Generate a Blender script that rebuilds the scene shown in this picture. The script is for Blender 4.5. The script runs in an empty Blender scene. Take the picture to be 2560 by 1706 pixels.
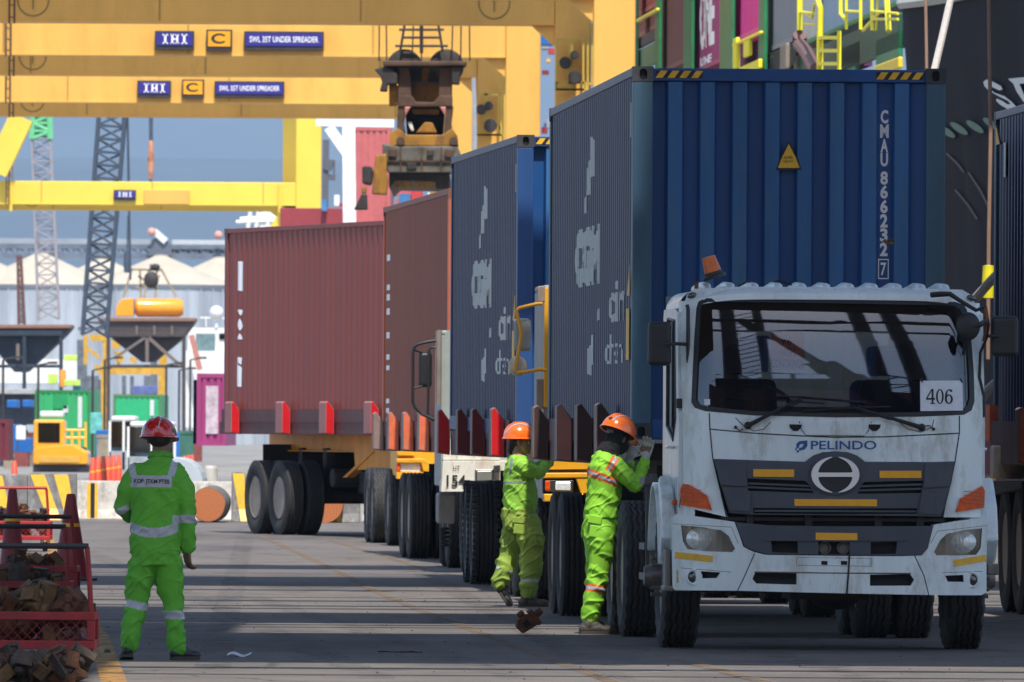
import bpy, bmesh, math, random
from math import sin, cos, pi, radians, sqrt, atan2
from mathutils import Vector, Matrix, noise
from mathutils.geometry import tessellate_polygon
random.seed(7)
SC = bpy.context.scene
COL = SC.collection
# ------------------------------------------------------------------ camera
# focal length in photo pixels, horizon row, eye height, roll of the camera
FP, HZ, EYE, ROLL = 29500.0, 1078.0, 1.56, radians(0.35)
CAMP = Vector((0.0, 0.0, EYE))
cam = bpy.data.objects.new('camera', bpy.data.cameras.new('camera'))
COL.objects.link(cam); SC.camera = cam
cam.data.sensor_width = 36.0
cam.data.lens = 36.0 * FP / 2560.0
cam.data.clip_start = 1.0; cam.data.clip_end = 30000.0
PITCH = math.atan((HZ - 853.0) / FP)
cam.matrix_world = Matrix.Translation(CAMP) @ Matrix.Rotation(pi/2 + PITCH, 4, 'X') @ Matrix.Rotation(ROLL, 4, 'Z')
cam.data.dof.use_dof = True
cam.data.dof.focus_distance = 88.0
cam.data.dof.aperture_fstop = 18.0
# ------------------------------------------------------------------ sun and sky
SUN_EL, SUN_AZ = radians(60), radians(7)      # behind the camera, a little to its right
sdir = Vector((sin(SUN_AZ)*cos(SUN_EL), -cos(SUN_AZ)*cos(SUN_EL), sin(SUN_EL)))
w = bpy.data.worlds.new('World'); SC.world = w; w.use_nodes = True
nt = w.node_tree; nt.nodes.clear()
wo = nt.nodes.new('ShaderNodeOutputWorld'); bg = nt.nodes.new('ShaderNodeBackground')
sk = nt.nodes.new('ShaderNodeTexSky'); sk.sky_type = 'NISHITA'; sk.sun_disc = False
sk.sun_elevation = SUN_EL; sk.sun_rotation = radians(180) - SUN_AZ
sk.air_density = 1.0; sk.dust_density = 1.2; sk.ozone_density = 1.5
bg.inputs['Strength'].default_value = 0.15
nt.links.new(sk.outputs[0], bg.inputs[0]); nt.links.new(bg.outputs[0], wo.inputs[0])
sl = bpy.data.lights.new('sun', 'SUN'); sl.energy = 3.7; sl.angle = radians(0.5); sl.color = (1.0, 0.95, 0.86)
so = bpy.data.objects.new('sun', sl); COL.objects.link(so)
so.rotation_euler = sdir.to_track_quat('Z', 'Y').to_euler()
SC.view_settings.view_transform = 'Standard'; SC.view_settings.look = 'None'
SC.view_settings.exposure = 0.58; SC.view_settings.gamma = 1.0
SC.cycles.use_denoising = True
SC.cycles.max_bounces = 6; SC.cycles.volume_bounces = 0; SC.cycles.transparent_max_bounces = 8

# ------------------------------------------------------------------ measuring helpers
CR, SR = cos(ROLL), sin(ROLL)
def ray(px, py):
    dx, dy = px - 1280.0, py - 853.0
    x, y = dx*CR + dy*SR, 853.0 - dx*SR + dy*CR
    return Vector((x/FP, 1.0, (HZ - y)/FP))
def W(px, py, d): return CAMP + ray(px, py)*d
def G(px, py, z=0.0):
    v = ray(px, py); return CAMP + v*((z - EYE)/v.z)
RDX = 1483.0/FP
RZ = math.atan(RDX)
def RD(k, d, z=0.0): return Vector((k - RDX*d, d, z))     # k metres to the side, d metres along the lane
class Fr:
    def __init__(s, o, rz):
        s.o = Vector(o); s.rz = rz
        s.m = Matrix.Translation(s.o) @ Matrix.Rotation(rz, 4, 'Z'); s.i = s.m.inverted()
        s.c = s.i @ CAMP; s.r = s.i.to_3x3()
    def y(s, px, py, y=0.0):
        v = s.r @ ray(px, py); p = s.c + v*((y - s.c.y)/v.y); return p.x, p.z
    def x(s, px, py, x=0.0):
        v = s.r @ ray(px, py); p = s.c + v*((x - s.c.x)/v.x); return p.y, p.z
    def p(s, px, py, y=0.0):
        a, b = s.y(px, py, y); return Vector((a, y, b))

# ------------------------------------------------------------------ materials
def mat(name, col, rough=0.5, metal=0.0, var=0.12, scale=3.0, dirt=0.0, dirtcol=(0.05, 0.04, 0.03), streak=False,
        bump=0.0, bscale=40.0, emit=None, coat=0.0, rust=0.0, spec=0.5):
    m = bpy.data.materials.new(name); m.use_nodes = True
    n = m.node_tree; b = n.nodes['Principled BSDF']; L = n.links
    b.inputs['Roughness'].default_value = rough; b.inputs['Metallic'].default_value = metal
    b.inputs['Specular IOR Level'].default_value = spec
    if coat: b.inputs['Coat Weight'].default_value = coat
    tc = n.nodes.new('ShaderNodeTexCoord')
    mp = n.nodes.new('ShaderNodeMapping'); L.new(tc.outputs['Object'], mp.inputs[0])
    mp.inputs['Scale'].default_value = (1, 1, 0.08) if streak else (1, 1, 1)
    nz = n.nodes.new('ShaderNodeTexNoise'); nz.inputs['Scale'].default_value = scale; nz.inputs['Detail'].default_value = 7
    nz.inputs['Roughness'].default_value = 0.65
    L.new(mp.outputs[0], nz.inputs['Vector'])
    r = n.nodes.new('ShaderNodeMapRange'); r.inputs[1].default_value = 0.3; r.inputs[2].default_value = 0.7
    r.inputs[3].default_value = 1 - var; r.inputs[4].default_value = 1 + var
    L.new(nz.outputs[0], r.inputs[0])
    mx = n.nodes.new('ShaderNodeVectorMath'); mx.operation = 'SCALE'; mx.inputs[0].default_value = col[:3]
    L.new(r.outputs[0], mx.inputs['Scale']); out = mx.outputs[0]
    def layer(out, amt, c, sc, seed, lo):
        nn = n.nodes.new('ShaderNodeTexNoise'); nn.inputs['Scale'].default_value = sc; nn.inputs['Detail'].default_value = 9
        nn.inputs['Roughness'].default_value = 0.75
        m2 = n.nodes.new('ShaderNodeMapping'); m2.inputs['Location'].default_value = (seed, seed*2, 0)
        m2.inputs['Scale'].default_value = (1, 1, 0.35); L.new(tc.outputs['Object'], m2.inputs[0]); L.new(m2.outputs[0], nn.inputs['Vector'])
        rr = n.nodes.new('ShaderNodeMapRange'); rr.inputs[1].default_value = lo; rr.inputs[2].default_value = lo + 0.16
        rr.inputs[3].default_value = 0; rr.inputs[4].default_value = amt; L.new(nn.outputs[0], rr.inputs[0])
        mi = n.nodes.new('ShaderNodeMixRGB'); L.new(rr.outputs[0], mi.inputs[0]); L.new(out, mi.inputs[1]); mi.inputs[2].default_value = (*c, 1)
        return mi.outputs[0]
    if dirt: out = layer(out, dirt, dirtcol, scale*1.7, 3.1, 0.50)
    if rust: out = layer(out, rust, (0.16, 0.055, 0.02), scale*3.1, 9.7, 0.58)
    L.new(out, b.inputs['Base Color'])
    if bump:
        bn = n.nodes.new('ShaderNodeTexNoise'); bn.inputs['Scale'].default_value = bscale; bn.inputs['Detail'].default_value = 5
        L.new(tc.outputs['Object'], bn.inputs['Vector'])
        bp = n.nodes.new('ShaderNodeBump'); bp.inputs['Strength'].default_value = bump; bp.inputs['Distance'].default_value = 0.02
        L.new(bn.outputs[0], bp.inputs['Height']); L.new(bp.outputs[0], b.inputs['Normal'])
    if emit:
        b.inputs['Emission Color'].default_value = (*col[:3], 1); b.inputs['Emission Strength'].default_value = emit
    return m
def glass(name, tint=(0.55, 0.62, 0.66), refl=0.25):
    m = bpy.data.materials.new(name); m.use_nodes = True; n = m.node_tree; n.nodes.clear(); L = n.links
    o = n.nodes.new('ShaderNodeOutputMaterial'); t = n.nodes.new('ShaderNodeBsdfTransparent'); t.inputs[0].default_value = (*tint, 1)
    g = n.nodes.new('ShaderNodeBsdfGlossy'); g.inputs['Roughness'].default_value = 0.02; g.inputs[0].default_value = (0.9, 0.95, 1, 1)
    lw = n.nodes.new('ShaderNodeFresnel'); lw.inputs[0].default_value = 1.5
    ma = n.nodes.new('ShaderNodeMath'); ma.operation = 'ADD'; ma.inputs[1].default_value = refl; ma.use_clamp = True
    L.new(lw.outputs[0], ma.inputs[0]); mx = n.nodes.new('ShaderNodeMixShader'); L.new(ma.outputs[0], mx.inputs[0])
    L.new(t.outputs[0], mx.inputs[1]); L.new(g.outputs[0], mx.inputs[2]); L.new(mx.outputs[0], o.inputs[0])
    return m

M = {}
M['white'] = mat('white_paint', (0.74, 0.82, 0.84), 0.36, var=0.12, scale=2.6, dirt=0.55, dirtcol=(0.32, 0.28, 0.21), coat=0.2, streak=True, rust=0.30)
M['whiteclean'] = mat('white_coat', (0.78, 0.78, 0.75), 0.5, var=0.05)
M['whiterust'] = mat('white_rusted', (0.76, 0.73, 0.64), 0.55, var=0.1, dirt=0.55, dirtcol=(0.36, 0.17, 0.05), rust=0.95, scale=2.6)
M['greytrim'] = mat('grey_trim', (0.060, 0.072, 0.092), 0.55, var=0.12, dirt=0.25, dirtcol=(0.12, 0.12, 0.12))
M['black'] = mat('black_plastic', (0.018, 0.019, 0.022), 0.5, var=0.2)
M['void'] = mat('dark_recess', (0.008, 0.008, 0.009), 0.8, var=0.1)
M['seam'] = mat('panel_gap', (0.03, 0.032, 0.035), 0.8, var=0.1)
M['rubber'] = mat('tyre_rubber', (0.026, 0.026, 0.028), 0.78, var=0.25, scale=9, dirt=0.45, dirtcol=(0.09, 0.08, 0.07), bump=0.2, bscale=60)
M['rubberold'] = mat('tyre_dusty', (0.024, 0.023, 0.024), 0.85, var=0.25, scale=7, dirt=0.5, dirtcol=(0.07, 0.06, 0.055))
M['rim'] = mat('wheel_steel', (0.27, 0.22, 0.18), 0.6, var=0.2, dirt=0.6, dirtcol=(0.12, 0.08, 0.06), rust=0.4)
M['hub'] = mat('hub_steel', (0.20, 0.18, 0.17), 0.5, 0.4, var=0.2, dirt=0.5)
M['chassis'] = mat('chassis_steel', (0.022, 0.021, 0.022), 0.7, var=0.25, dirt=0.5, dirtcol=(0.07, 0.05, 0.04))
M['chassisyel'] = mat('chassis_yellow', (0.80, 0.30, 0.004), 0.5, var=0.15, dirt=0.30, dirtcol=(0.22, 0.08, 0.01))
M['chassismar'] = mat('chassis_maroon', (0.10, 0.035, 0.035), 0.6, var=0.2, dirt=0.4, dirtcol=(0.05, 0.03, 0.03))
M['amber'] = mat('amber_reflector', (0.90, 0.42, 0.03), 0.25, var=0.06, scale=20)
M['turn'] = mat('amber_lens', (0.70, 0.085, 0.004), 0.3, var=0.35, scale=30, spec=0.25)
M['chrome'] = mat('chrome', (0.93, 0.95, 0.97), 0.22, 0.35, var=0.03)
M['lens'] = mat('lamp_lens', (0.80, 0.83, 0.80), 0.12, 0.15, var=0.22, scale=30, coat=1.0)
M['lampbowl'] = mat('lamp_bowl', (0.09, 0.09, 0.09), 0.25, 0.5, var=0.1, coat=1.0)
M['glass'] = glass('windshield_glass', (0.45, 0.50, 0.55), 0.06)
M['glassdark'] = glass('dark_glass', (0.08, 0.10, 0.12), 0.04)
M['blueprint'] = mat('logo_blue', (0.012, 0.09, 0.30), 0.45, var=0.05)
M['paper'] = mat('paper', (0.72, 0.75, 0.82), 0.7, var=0.08, scale=14)
M['ink'] = mat('ink', (0.02, 0.02, 0.02), 0.7)
M['orangesheet'] = mat('orange_sheet', (0.80, 0.24, 0.13), 0.7, var=0.05)
M['seat'] = mat('seat_cloth', (0.025, 0.028, 0.045), 0.85)
M['beacon'] = mat('beacon_orange', (0.72, 0.16, 0.03), 0.35, var=0.2, scale=14, dirt=0.3, dirtcol=(0.4, 0.2, 0.12))
M['rust'] = mat('rusty_iron', (0.14, 0.060, 0.028), 0.85, 0.2, var=0.4, scale=18, dirt=0.5, dirtcol=(0.05, 0.03, 0.025), bump=0.5, bscale=60)
M['rust2'] = mat('greasy_iron', (0.060, 0.045, 0.035), 0.6, 0.3, var=0.4, scale=18, dirt=0.6, dirtcol=(0.12, 0.075, 0.045), bump=0.5, bscale=60)
M['rust3'] = mat('worn_yellow_iron', (0.15, 0.085, 0.035), 0.75, 0.1, var=0.4, scale=12, dirt=0.6, dirtcol=(0.06, 0.04, 0.03), bump=0.5)
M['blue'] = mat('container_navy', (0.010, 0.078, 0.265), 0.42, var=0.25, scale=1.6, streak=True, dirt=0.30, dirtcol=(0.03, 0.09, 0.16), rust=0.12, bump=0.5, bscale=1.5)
M['blueridge'] = mat('container_navy_ridge', (0.030, 0.125, 0.310), 0.5, var=0.25, scale=2.2, streak=True, dirt=0.5, dirtcol=(0.075, 0.15, 0.20), rust=0.15, bump=0.5, bscale=1.5)  # lighter navy for the outer ridge faces of the front
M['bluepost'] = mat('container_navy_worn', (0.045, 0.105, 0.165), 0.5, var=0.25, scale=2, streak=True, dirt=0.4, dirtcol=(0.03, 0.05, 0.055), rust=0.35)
M['blueside'] = mat('container_navy_side_shaded', (0.012, 0.022, 0.085), 0.42, var=0.35, scale=1.3, streak=True, dirt=0.25, dirtcol=(0.05, 0.07, 0.11))  # front navy darkened, the shade of the side put into the colour
M['brown'] = mat('container_brown', (0.27, 0.062, 0.026), 0.55, var=0.12, scale=1.5, streak=True, dirt=0.2, dirtcol=(0.2, 0.06, 0.04))
M['maroon'] = mat('container_maroon', (0.245, 0.052, 0.040), 0.55, var=0.08, scale=1.5, streak=True)
M['casting'] = mat('corner_casting', (0.05, 0.055, 0.065), 0.6, 0.2, var=0.2, dirt=0.4, dirtcol=(0.12, 0.06, 0.03), rust=0.6, scale=9)
M['decal'] = mat('white_marking', (0.62, 0.66, 0.64), 0.5, var=0.1, scale=6, dirt=0.2, dirtcol=(0.25, 0.28, 0.28))
M['decalw'] = mat('white_letters', (0.95, 0.95, 0.95), 0.5, var=0.03)
M['haz'] = mat('hazard_yellow', (0.85, 0.47, 0.03), 0.45, var=0.12, scale=12, dirt=0.2)
M['hazblk'] = mat('hazard_black', (0.012, 0.016, 0.025), 0.5)
M['craney'] = mat('crane_yellow', (0.80, 0.44, 0.085), 0.5, rust=0.22, var=0.14, scale=0.5, streak=True, dirt=0.38, dirtcol=(0.55, 0.27, 0.03))
M['craney2'] = mat('crane_lemon', (0.84, 0.60, 0.07), 0.5, var=0.08, scale=0.4, dirt=0.12, dirtcol=(0.6, 0.4, 0.05))
M['signblue'] = mat('sign_blue', (0.035, 0.025, 0.25), 0.4, var=0.05)
M['iron'] = mat('dark_iron', (0.045, 0.04, 0.04), 0.65, 0.3, var=0.3, dirt=0.4, dirtcol=(0.12, 0.06, 0.03))
M['finred'] = mat('fin_red', (0.62, 0.012, 0.018), 0.35, var=0.08, coat=0.3)
M['findark'] = mat('fin_dark', (0.055, 0.028, 0.026), 0.6, var=0.2, dirt=0.4, dirtcol=(0.09, 0.03, 0.02))
M['finmar'] = mat('fin_maroon', (0.13, 0.008, 0.012), 0.45, var=0.15)
M['finorg'] = mat('fin_orange', (0.75, 0.16, 0.07), 0.55, var=0.2, scale=6, dirt=0.5, dirtcol=(0.42, 0.26, 0.18))
M['finpink'] = mat('fin_pink', (0.50, 0.20, 0.16), 0.6, var=0.1, scale=6, dirt=0.4, dirtcol=(0.4, 0.2, 0.15))
M['finedge'] = mat('fin_edge', (0.27, 0.18, 0.16), 0.6, var=0.2, dirt=0.4)
M['finsideR'] = mat('fin_side_faded', (0.38, 0.15, 0.14), 0.6, var=0.12)

# ------------------------------------------------------------------ mesh builder
class MB:
    def __init__(s): s.v = []; s.f = []; s.mi = []
    def add(s, vs, fs, mi=0):
        b = len(s.v); s.v += [tuple(v) for v in vs]; s.f += [tuple(b + i for i in f) for f in fs]; s.mi += [mi]*len(fs); return s
    def box(s, x0, x1, y0, y1, z0, z1, mi=0, rot=None, c=None):
        vs = [Vector((x, y, z)) for x in (x0, x1) for y in (y0, y1) for z in (z0, z1)]
        if rot is not None:
            cc = Vector(c) if c is not None else Vector(((x0+x1)/2, (y0+y1)/2, (z0+z1)/2)); vs = [rot @ (v - cc) + cc for v in vs]
        return s.add(vs, [(0, 1, 3, 2), (4, 6, 7, 5), (0, 4, 5, 1), (2, 3, 7, 6), (0, 2, 6, 4), (1, 5, 7, 3)], mi)
    def beam(s, a, b, w, h, mi=0, up=(0, 0, 1)):
        a, b = Vector(a), Vector(b); d = (b - a).normalized(); u = Vector(up)
        if abs(d.dot(u)) > 0.99: u = Vector((0, 1, 0))
        r = d.cross(u).normalized()*w/2; u = r.cross(d).normalized()*h/2
        vs = [p + x + y for p in (a, b) for x, y in ((-r, -u), (r, -u), (r, u), (-r, u))]
        return s.add(vs, [(3, 2, 1, 0), (4, 5, 6, 7), (0, 1, 5, 4), (1, 2, 6, 5), (2, 3, 7, 6), (3, 0, 4, 7)], mi)
    def tube(s, pts, r, n=8, mi=0, cap=True):
        pts = [Vector(p) for p in pts]; rs = r if isinstance(r, (list, tuple)) else [r]*len(pts)
        b = len(s.v); prev = None
        for i, p in enumerate(pts):
            d = (pts[min(i+1, len(pts)-1)] - pts[max(i-1, 0)]).normalized()
            if prev is None:
                u = d.cross(Vector((0, 0, 1)));
                if u.length < 0.05: u = d.cross(Vector((1, 0, 0)))
            else: u = prev - d*prev.dot(d)
            u.normalize(); prev = u; v = d.cross(u)
            for k in range(n):
                a = 2*pi*k/n; s.v.append(tuple(p + (u*cos(a) + v*sin(a))*rs[i]))
        for i in range(len(pts)-1):
            for k in range(n):
                k2 = (k+1) % n; s.f.append((b+i*n+k, b+i*n+k2, b+(i+1)*n+k2, b+(i+1)*n+k)); s.mi.append(mi)
        if cap:
            s.f.append(tuple(b + k for k in range(n))[::-1]); s.f.append(tuple(b + (len(pts)-1)*n + k for k in range(n))); s.mi += [mi, mi]
        return s
    def rev(s, prof, o=(0, 0, 0), ax='z', n=24, mi=0, zig=0.0):
        # prof: (radius, height) pairs round an axis
        b = len(s.v); o = Vector(o)
        for j, (r, h) in enumerate(prof):
            for k in range(n):
                a = 2*pi*k/n; hh = h + (zig if (k//2) % 2 else -zig)*(1 if zig and 0 < j < len(prof)-1 and abs(r) > 0.9*max(p[0] for p in prof) else 0)
                c1, c2 = r*cos(a), r*sin(a)
                p = {'z': (c1, c2, hh), 'x': (hh, c1, c2), 'y': (c1, hh, c2)}[ax]; s.v.append((o.x+p[0], o.y+p[1], o.z+p[2]))
        for j in range(len(prof)-1):
            for k in range(n):
                k2 = (k+1) % n; s.f.append((b+j*n+k, b+j*n+k2, b+(j+1)*n+k2, b+(j+1)*n+k)); s.mi.append(mi)
        for j in (0, len(prof)-1):
            if prof[j][0] > 1e-4: s.f.append(tuple(b + j*n + k for k in range(n))); s.mi.append(mi)
        return s
    def ball(s, c, rx, ry=None, rz=None, n=16, m=10, mi=0, rot=None):
        ry = ry or rx; rz = rz or rx; vs = []; fs = []; c = Vector(c)
        for j in range(m+1):
            t = pi*j/m
            for k in range(n):
                a = 2*pi*k/n; p = Vector((rx*sin(t)*cos(a), ry*sin(t)*sin(a), rz*cos(t)))
                if rot is not None: p = rot @ p
                vs.append(c + p)
        for j in range(m):
            for k in range(n):
                k2 = (k+1) % n; fs.append((j*n+k, (j+1)*n+k, (j+1)*n+k2, j*n+k2))
        return s.add(vs, fs, mi)
    def prism(s, poly, ax, a0, a1, mi=0):
        # poly in the two remaining axes, extruded along ax
        def P(p, a): return {'x': (a, p[0], p[1]), 'y': (p[0], a, p[1]), 'z': (p[0], p[1], a)}[ax]
        n = len(poly); vs = [P(p, a0) for p in poly] + [P(p, a1) for p in poly]
        tr = tessellate_polygon([[Vector((p[0], p[1], 0)) for p in poly]])
        fs = [tuple(t) for t in tr] + [tuple(n + i for i in t)[::-1] for t in tr] + [(i, (i+1) % n, n + (i+1) % n, n + i) for i in range(n)]
        return s.add(vs, fs, mi)
    def grid(s, fn, nu, nv, mi=0):
        vs = [fn(i/nu, j/nv) for j in range(nv+1) for i in range(nu+1)]
        fs = [(j*(nu+1)+i, j*(nu+1)+i+1, (j+1)*(nu+1)+i+1, (j+1)*(nu+1)+i) for j in range(nv) for i in range(nu)]
        return s.add(vs, fs, mi)
    def build(s, name, mats, parent=None, smooth=False, bevel=0.0, loc=None, fix=True, merge=0.0, solid=0.0, seg=2):
        me = bpy.data.meshes.new(name); me.from_pydata(s.v, [], s.f)
        for m_ in (mats if isinstance(mats, (list, tuple)) else [mats]): me.materials.append(m_)
        me.polygons.foreach_set('material_index', s.mi)
        if fix or merge:
            bm = bmesh.new(); bm.from_mesh(me)
            if merge: bmesh.ops.remove_doubles(bm, verts=bm.verts, dist=merge)
            if fix: bmesh.ops.recalc_face_normals(bm, faces=bm.faces)
            bm.to_mesh(me); bm.free()
        if smooth:
            me.polygons.foreach_set('use_smooth', [True]*len(me.polygons))
            try: me.set_sharp_from_angle(angle=radians(40))
            except Exception: pass
        o = bpy.data.objects.new(name, me); COL.objects.link(o)
        if parent is not None: o.parent = parent
        if loc is not None: o.location = loc
        if solid:
            md = o.modifiers.new('s', 'SOLIDIFY'); md.thickness = solid; md.offset = 0
        if bevel:
            md = o.modifiers.new('b', 'BEVEL'); md.width = bevel; md.segments = seg; md.limit_method = 'ANGLE'; md.angle_limit = radians(35)
        return o
def tag(o, label, cat, group=None, kind=None):
    o['label'] = label; o['category'] = cat
    if group: o['group'] = group
    if kind: o['kind'] = kind
    return o
def thing(name, label, cat, loc=(0, 0, 0), rz=0.0, group=None):
    o = bpy.data.objects.new(name, None); COL.objects.link(o); o.location = loc; o.rotation_euler = (0, 0, rz); o.empty_display_size = 0.2
    return tag(o, label, cat, group)
def struct(o): o['kind'] = 'structure'; return o
def copy_tree(o, parent=None):
    c = o.copy(); COL.objects.link(c); c.parent = parent
    for ch in list(o.children): copy_tree(ch, c)
    return c

# flat glyph outlines as triangles in (u, v)
_tc = {}
def glyphs(txt, weight=0.0):
    if (txt, weight) in _tc: return _tc[(txt, weight)]
    cu = bpy.data.curves.new('t', 'FONT'); cu.body = txt; cu.size = 1; cu.offset = weight; cu.resolution_u = 3
    ob = bpy.data.objects.new('t', cu); COL.objects.link(ob); dg = bpy.context.evaluated_depsgraph_get(); dg.update()
    me = ob.evaluated_get(dg).to_mesh(); me.calc_loop_triangles()
    vs = [(v.co.x, v.co.y) for v in me.vertices]; tris = [tuple(vs[i] for i in t.vertices) for t in me.loop_triangles]
    ob.evaluated_get(dg).to_mesh_clear(); bpy.data.objects.remove(ob); bpy.data.curves.remove(cu)
    xs = [p[0] for t in tris for p in t]; ys = [p[1] for t in tris for p in t]
    x0, x1, y0, y1 = min(xs), max(xs), min(ys), max(ys)
    r = [tuple(((p[0]-x0)/(x1-x0), (p[1]-y0)/(y1-y0)) for p in t) for t in tris]   # 0..1 box
    _tc[(txt, weight)] = r; return r
def text_tris(txt, u0, u1, v0, v1, weight=0.0):
    return [tuple((u0 + p[0]*(u1-u0), v0 + p[1]*(v1-v0)) for p in t) for t in glyphs(txt, weight)]
def poly_tris(poly, holes=()):
    loops = [[Vector((p[0], p[1], 0)) for p in poly]] + [[Vector((p[0], p[1], 0)) for p in h] for h in holes]
    flat = [tuple(v[:2]) for l in loops for v in l]
    return [tuple(flat[i] for i in t) for t in tessellate_polygon(loops)]
def clip(poly, ax, lim, keep_less):
    out = []
    for i in range(len(poly)):
        a, b = poly[i-1], poly[i]; ia = (a[ax] <= lim + 1e-9) if keep_less else (a[ax] >= lim - 1e-9); ib = (b[ax] <= lim + 1e-9) if keep_less else (b[ax] >= lim - 1e-9)
        if ia != ib:
            t = (lim - a[ax])/(b[ax] - a[ax]); out.append((a[0]+(b[0]-a[0])*t, a[1]+(b[1]-a[1])*t))
        if ib: out.append(b)
    return out
def strips(tris, cuts, ax=0):
    out = []
    for t in tris:
        lo, hi = min(p[ax] for p in t), max(p[ax] for p in t)
        cs = [c for c in cuts if lo < c < hi]; bounds = [-1e9] + cs + [1e9]
        for a, b in zip(bounds, bounds[1:]):
            p = list(t)
            if a > -1e8: p = clip(p, ax, a, False)
            if b < 1e8 and p: p = clip(p, ax, b, True)
            if len(p) >= 3: out.append(tuple(p))
    return out
# ================================================================== containers
def corr(L, y0, pitch=0.278, fl=0.072, sl=0.068, dep=0.036):
    # knots (u, inward depth) of a trapezoid corrugation between y0 and L - y0
    k = [(y0, dep)]; u = y0 + 0.02
    while u + pitch < L - y0:
        k += [(u, dep), (u+sl, 0.0), (u+sl+fl, 0.0), (u+2*sl+fl, dep)]; u += pitch
    k.append((L - y0, dep)); return k
def kdepth(k, u):
    for a, b in zip(k, k[1:]):
        if a[0] <= u <= b[0]:
            return a[1] if b[0] - a[0] < 1e-9 else a[1] + (b[1]-a[1])*(u-a[0])/(b[0]-a[0])
    return k[-1][1] if u > k[-1][0] else k[0][1]
def decal(parent, tris, knots, plane, m, name='lettering', ax='x', proud=0.004, sgn=-1):
    mb = MB(); cuts = [a[0] for a in knots]
    for p in strips(tris, cuts):
        cu = sum(q[0] for q in p)/len(p); vs = []
        for q in p:
            dd = kdepth(knots, q[0] + (cu - q[0])*1e-4) - proud
            vs.append((plane - sgn*dd, q[0], q[1]) if ax == 'x' else (q[0], plane + dd, q[1]))
        mb.add(vs, [tuple(range(len(vs)))])
    return mb.build(name, m, parent, fix=False)
def container(loc, rz, label, mats, dep=0.036, L=12.19, h=2.896, group=None, pitchx=0.0, name='shipping_container', front='rib', hazard=False, hs=None):
    """mats: side, front, post, casting"""
    ms, mf, mp, mc = mats; hw = 1.219
    t = thing(name, label, 'container', loc, rz, group); t.rotation_euler = (pitchx, 0, rz)
    zt, zb = h - 0.075, 0.15
    kn = corr(L, 0.165, dep=dep)
    for sg in (-1, 1):
        mb = MB(); pl = sg*(hw - 0.010); vs = []; fs = []
        rows = [zb, zb+0.03, zt-0.03, zt]
        for z in rows: vs += [(pl - sg*d, u, z) for u, d in kn]
        n = len(kn)
        fs = [(j*n+i, j*n+i+1, (j+1)*n+i+1, (j+1)*n+i) for j in range(len(rows)-1) for i in range(n-1)]
        mb.add(vs, fs); mb.build('side_panel', ms, t)
        a = MB(); a.box(sg*hw, sg*(hw-0.06), 0.17, L-0.17, h-0.075, h-0.005); a.build('top_rail', ms if sg > 0 else mats[0], t, bevel=0.006)
        a = MB(); a.box(sg*hw, sg*(hw-0.055), 0.17, L-0.17, 0.012, 0.155); a.build('bottom_rail', mp, t, bevel=0.006)
        for y0 in (0.0, L):
            ys = (y0, y0+0.165) if y0 == 0 else (y0-0.165, y0)
            a = MB(); a.box(sg*(hw-0.004), sg*(hw-0.155), ys[0]+0.004, ys[1]-0.004, 0.118, h-0.118); a.build('corner_post', mp, t, bevel=0.01)
            for z0 in (0.0, h-0.118):
                c = MB(); x0, x1 = sorted((sg*hw, sg*(hw-0.162)))
                # casting with a real oval hole in its front face: a frame round a recessed dark pocket
                yf, yb = (ys[0], ys[1]) if y0 == 0 else (ys[1], ys[0]); dirn = 1 if y0 == 0 else -1
                cx, cz = (x0+x1)/2, z0+0.059; ov = []
                for q in range(16):
                    an = 2*pi*q/16; ov.append((cx + 0.030*cos(an), cz + 0.020*(1 if sin(an) > 0 else -1)*(abs(sin(an)) > 0.05) + 0.022*sin(an)))
                rect = [(x0, z0), (x1, z0), (x1, z0+0.118), (x0, z0+0.118)]
                for tr in poly_tris(rect, [ov]): c.add([(p[0], yf, p[1]) for p in tr], [(0, 1, 2)])
                nn = len(ov)
                c.add([(p[0], yf, p[1]) for p in ov] + [(p[0], yf + dirn*0.03, p[1]) for p in ov], [(i, (i+1) % nn, nn+(i+1) % nn, nn+i) for i in range(nn)] + [tuple(range(nn, 2*nn))], 1)
                c.add([(x, y, z) for x in (x0, x1) for y in (yf, yb) for z in (z0, z0+0.118)], [(4, 6, 7, 5), (0, 1, 3, 2), (2, 3, 7, 6), (0, 2, 6, 4), (1, 5, 7, 3)])
                c.build('corner_casting', [mc, M['void']], t)
    # roof
    mb = MB(); mb.box(-hw+0.06, hw-0.06, 0.12, L-0.12, h-0.05, h-0.03); mb.build('roof_panel', ms, t)
    # front end
    W2 = hw - 0.155
    if front == 'rib':
        fk = []; u = -W2; P = 0.252; fk.append((u, 0.065))
        u = -W2 + 0.005 - 0.0
        while u + P < W2 + 0.03:
            fk += [(u+0.018, 0.065), (u+0.096, 0.065), (u+0.118, 0.0), (u+0.226, 0.0), (u+0.248, 0.065)]; u += P
        fk = [(min(a, W2), b) for a, b in fk]; fk.append((W2, 0.045))
        fk2 = [fk[0]]
        for a in fk[1:]:
            if a[0] > fk2[-1][0] + 1e-4: fk2.append(a)
        fk = fk2
    else: fk = [(-W2, 0.02), (-0.4, 0.02), (-0.36, 0.0), (0.36, 0.0), (0.4, 0.02), (W2, 0.02)]
    vs = []
    for z in (0.12, h-0.118): vs += [(u, 0.030 + d, z) for u, d in fk]
    n = len(fk); mb = MB(); fs = [(i, i+1, n+i+1, n+i) for i in range(n-1)]; mb.add(vs, fs); mb.mi = [1 if (fk[i][1] == 0 and fk[i+1][1] == 0) else 0 for i in range(n-1)]; mb.build('front_panel', [mf, M['blueridge'] if mf == M['blue'] else mf], t)
    mb = MB(); mb.box(-hw+0.162, hw-0.162, 0.012, 0.07, h-0.112, h-0.012); mb.build('header', mf, t, bevel=0.008)
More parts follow.
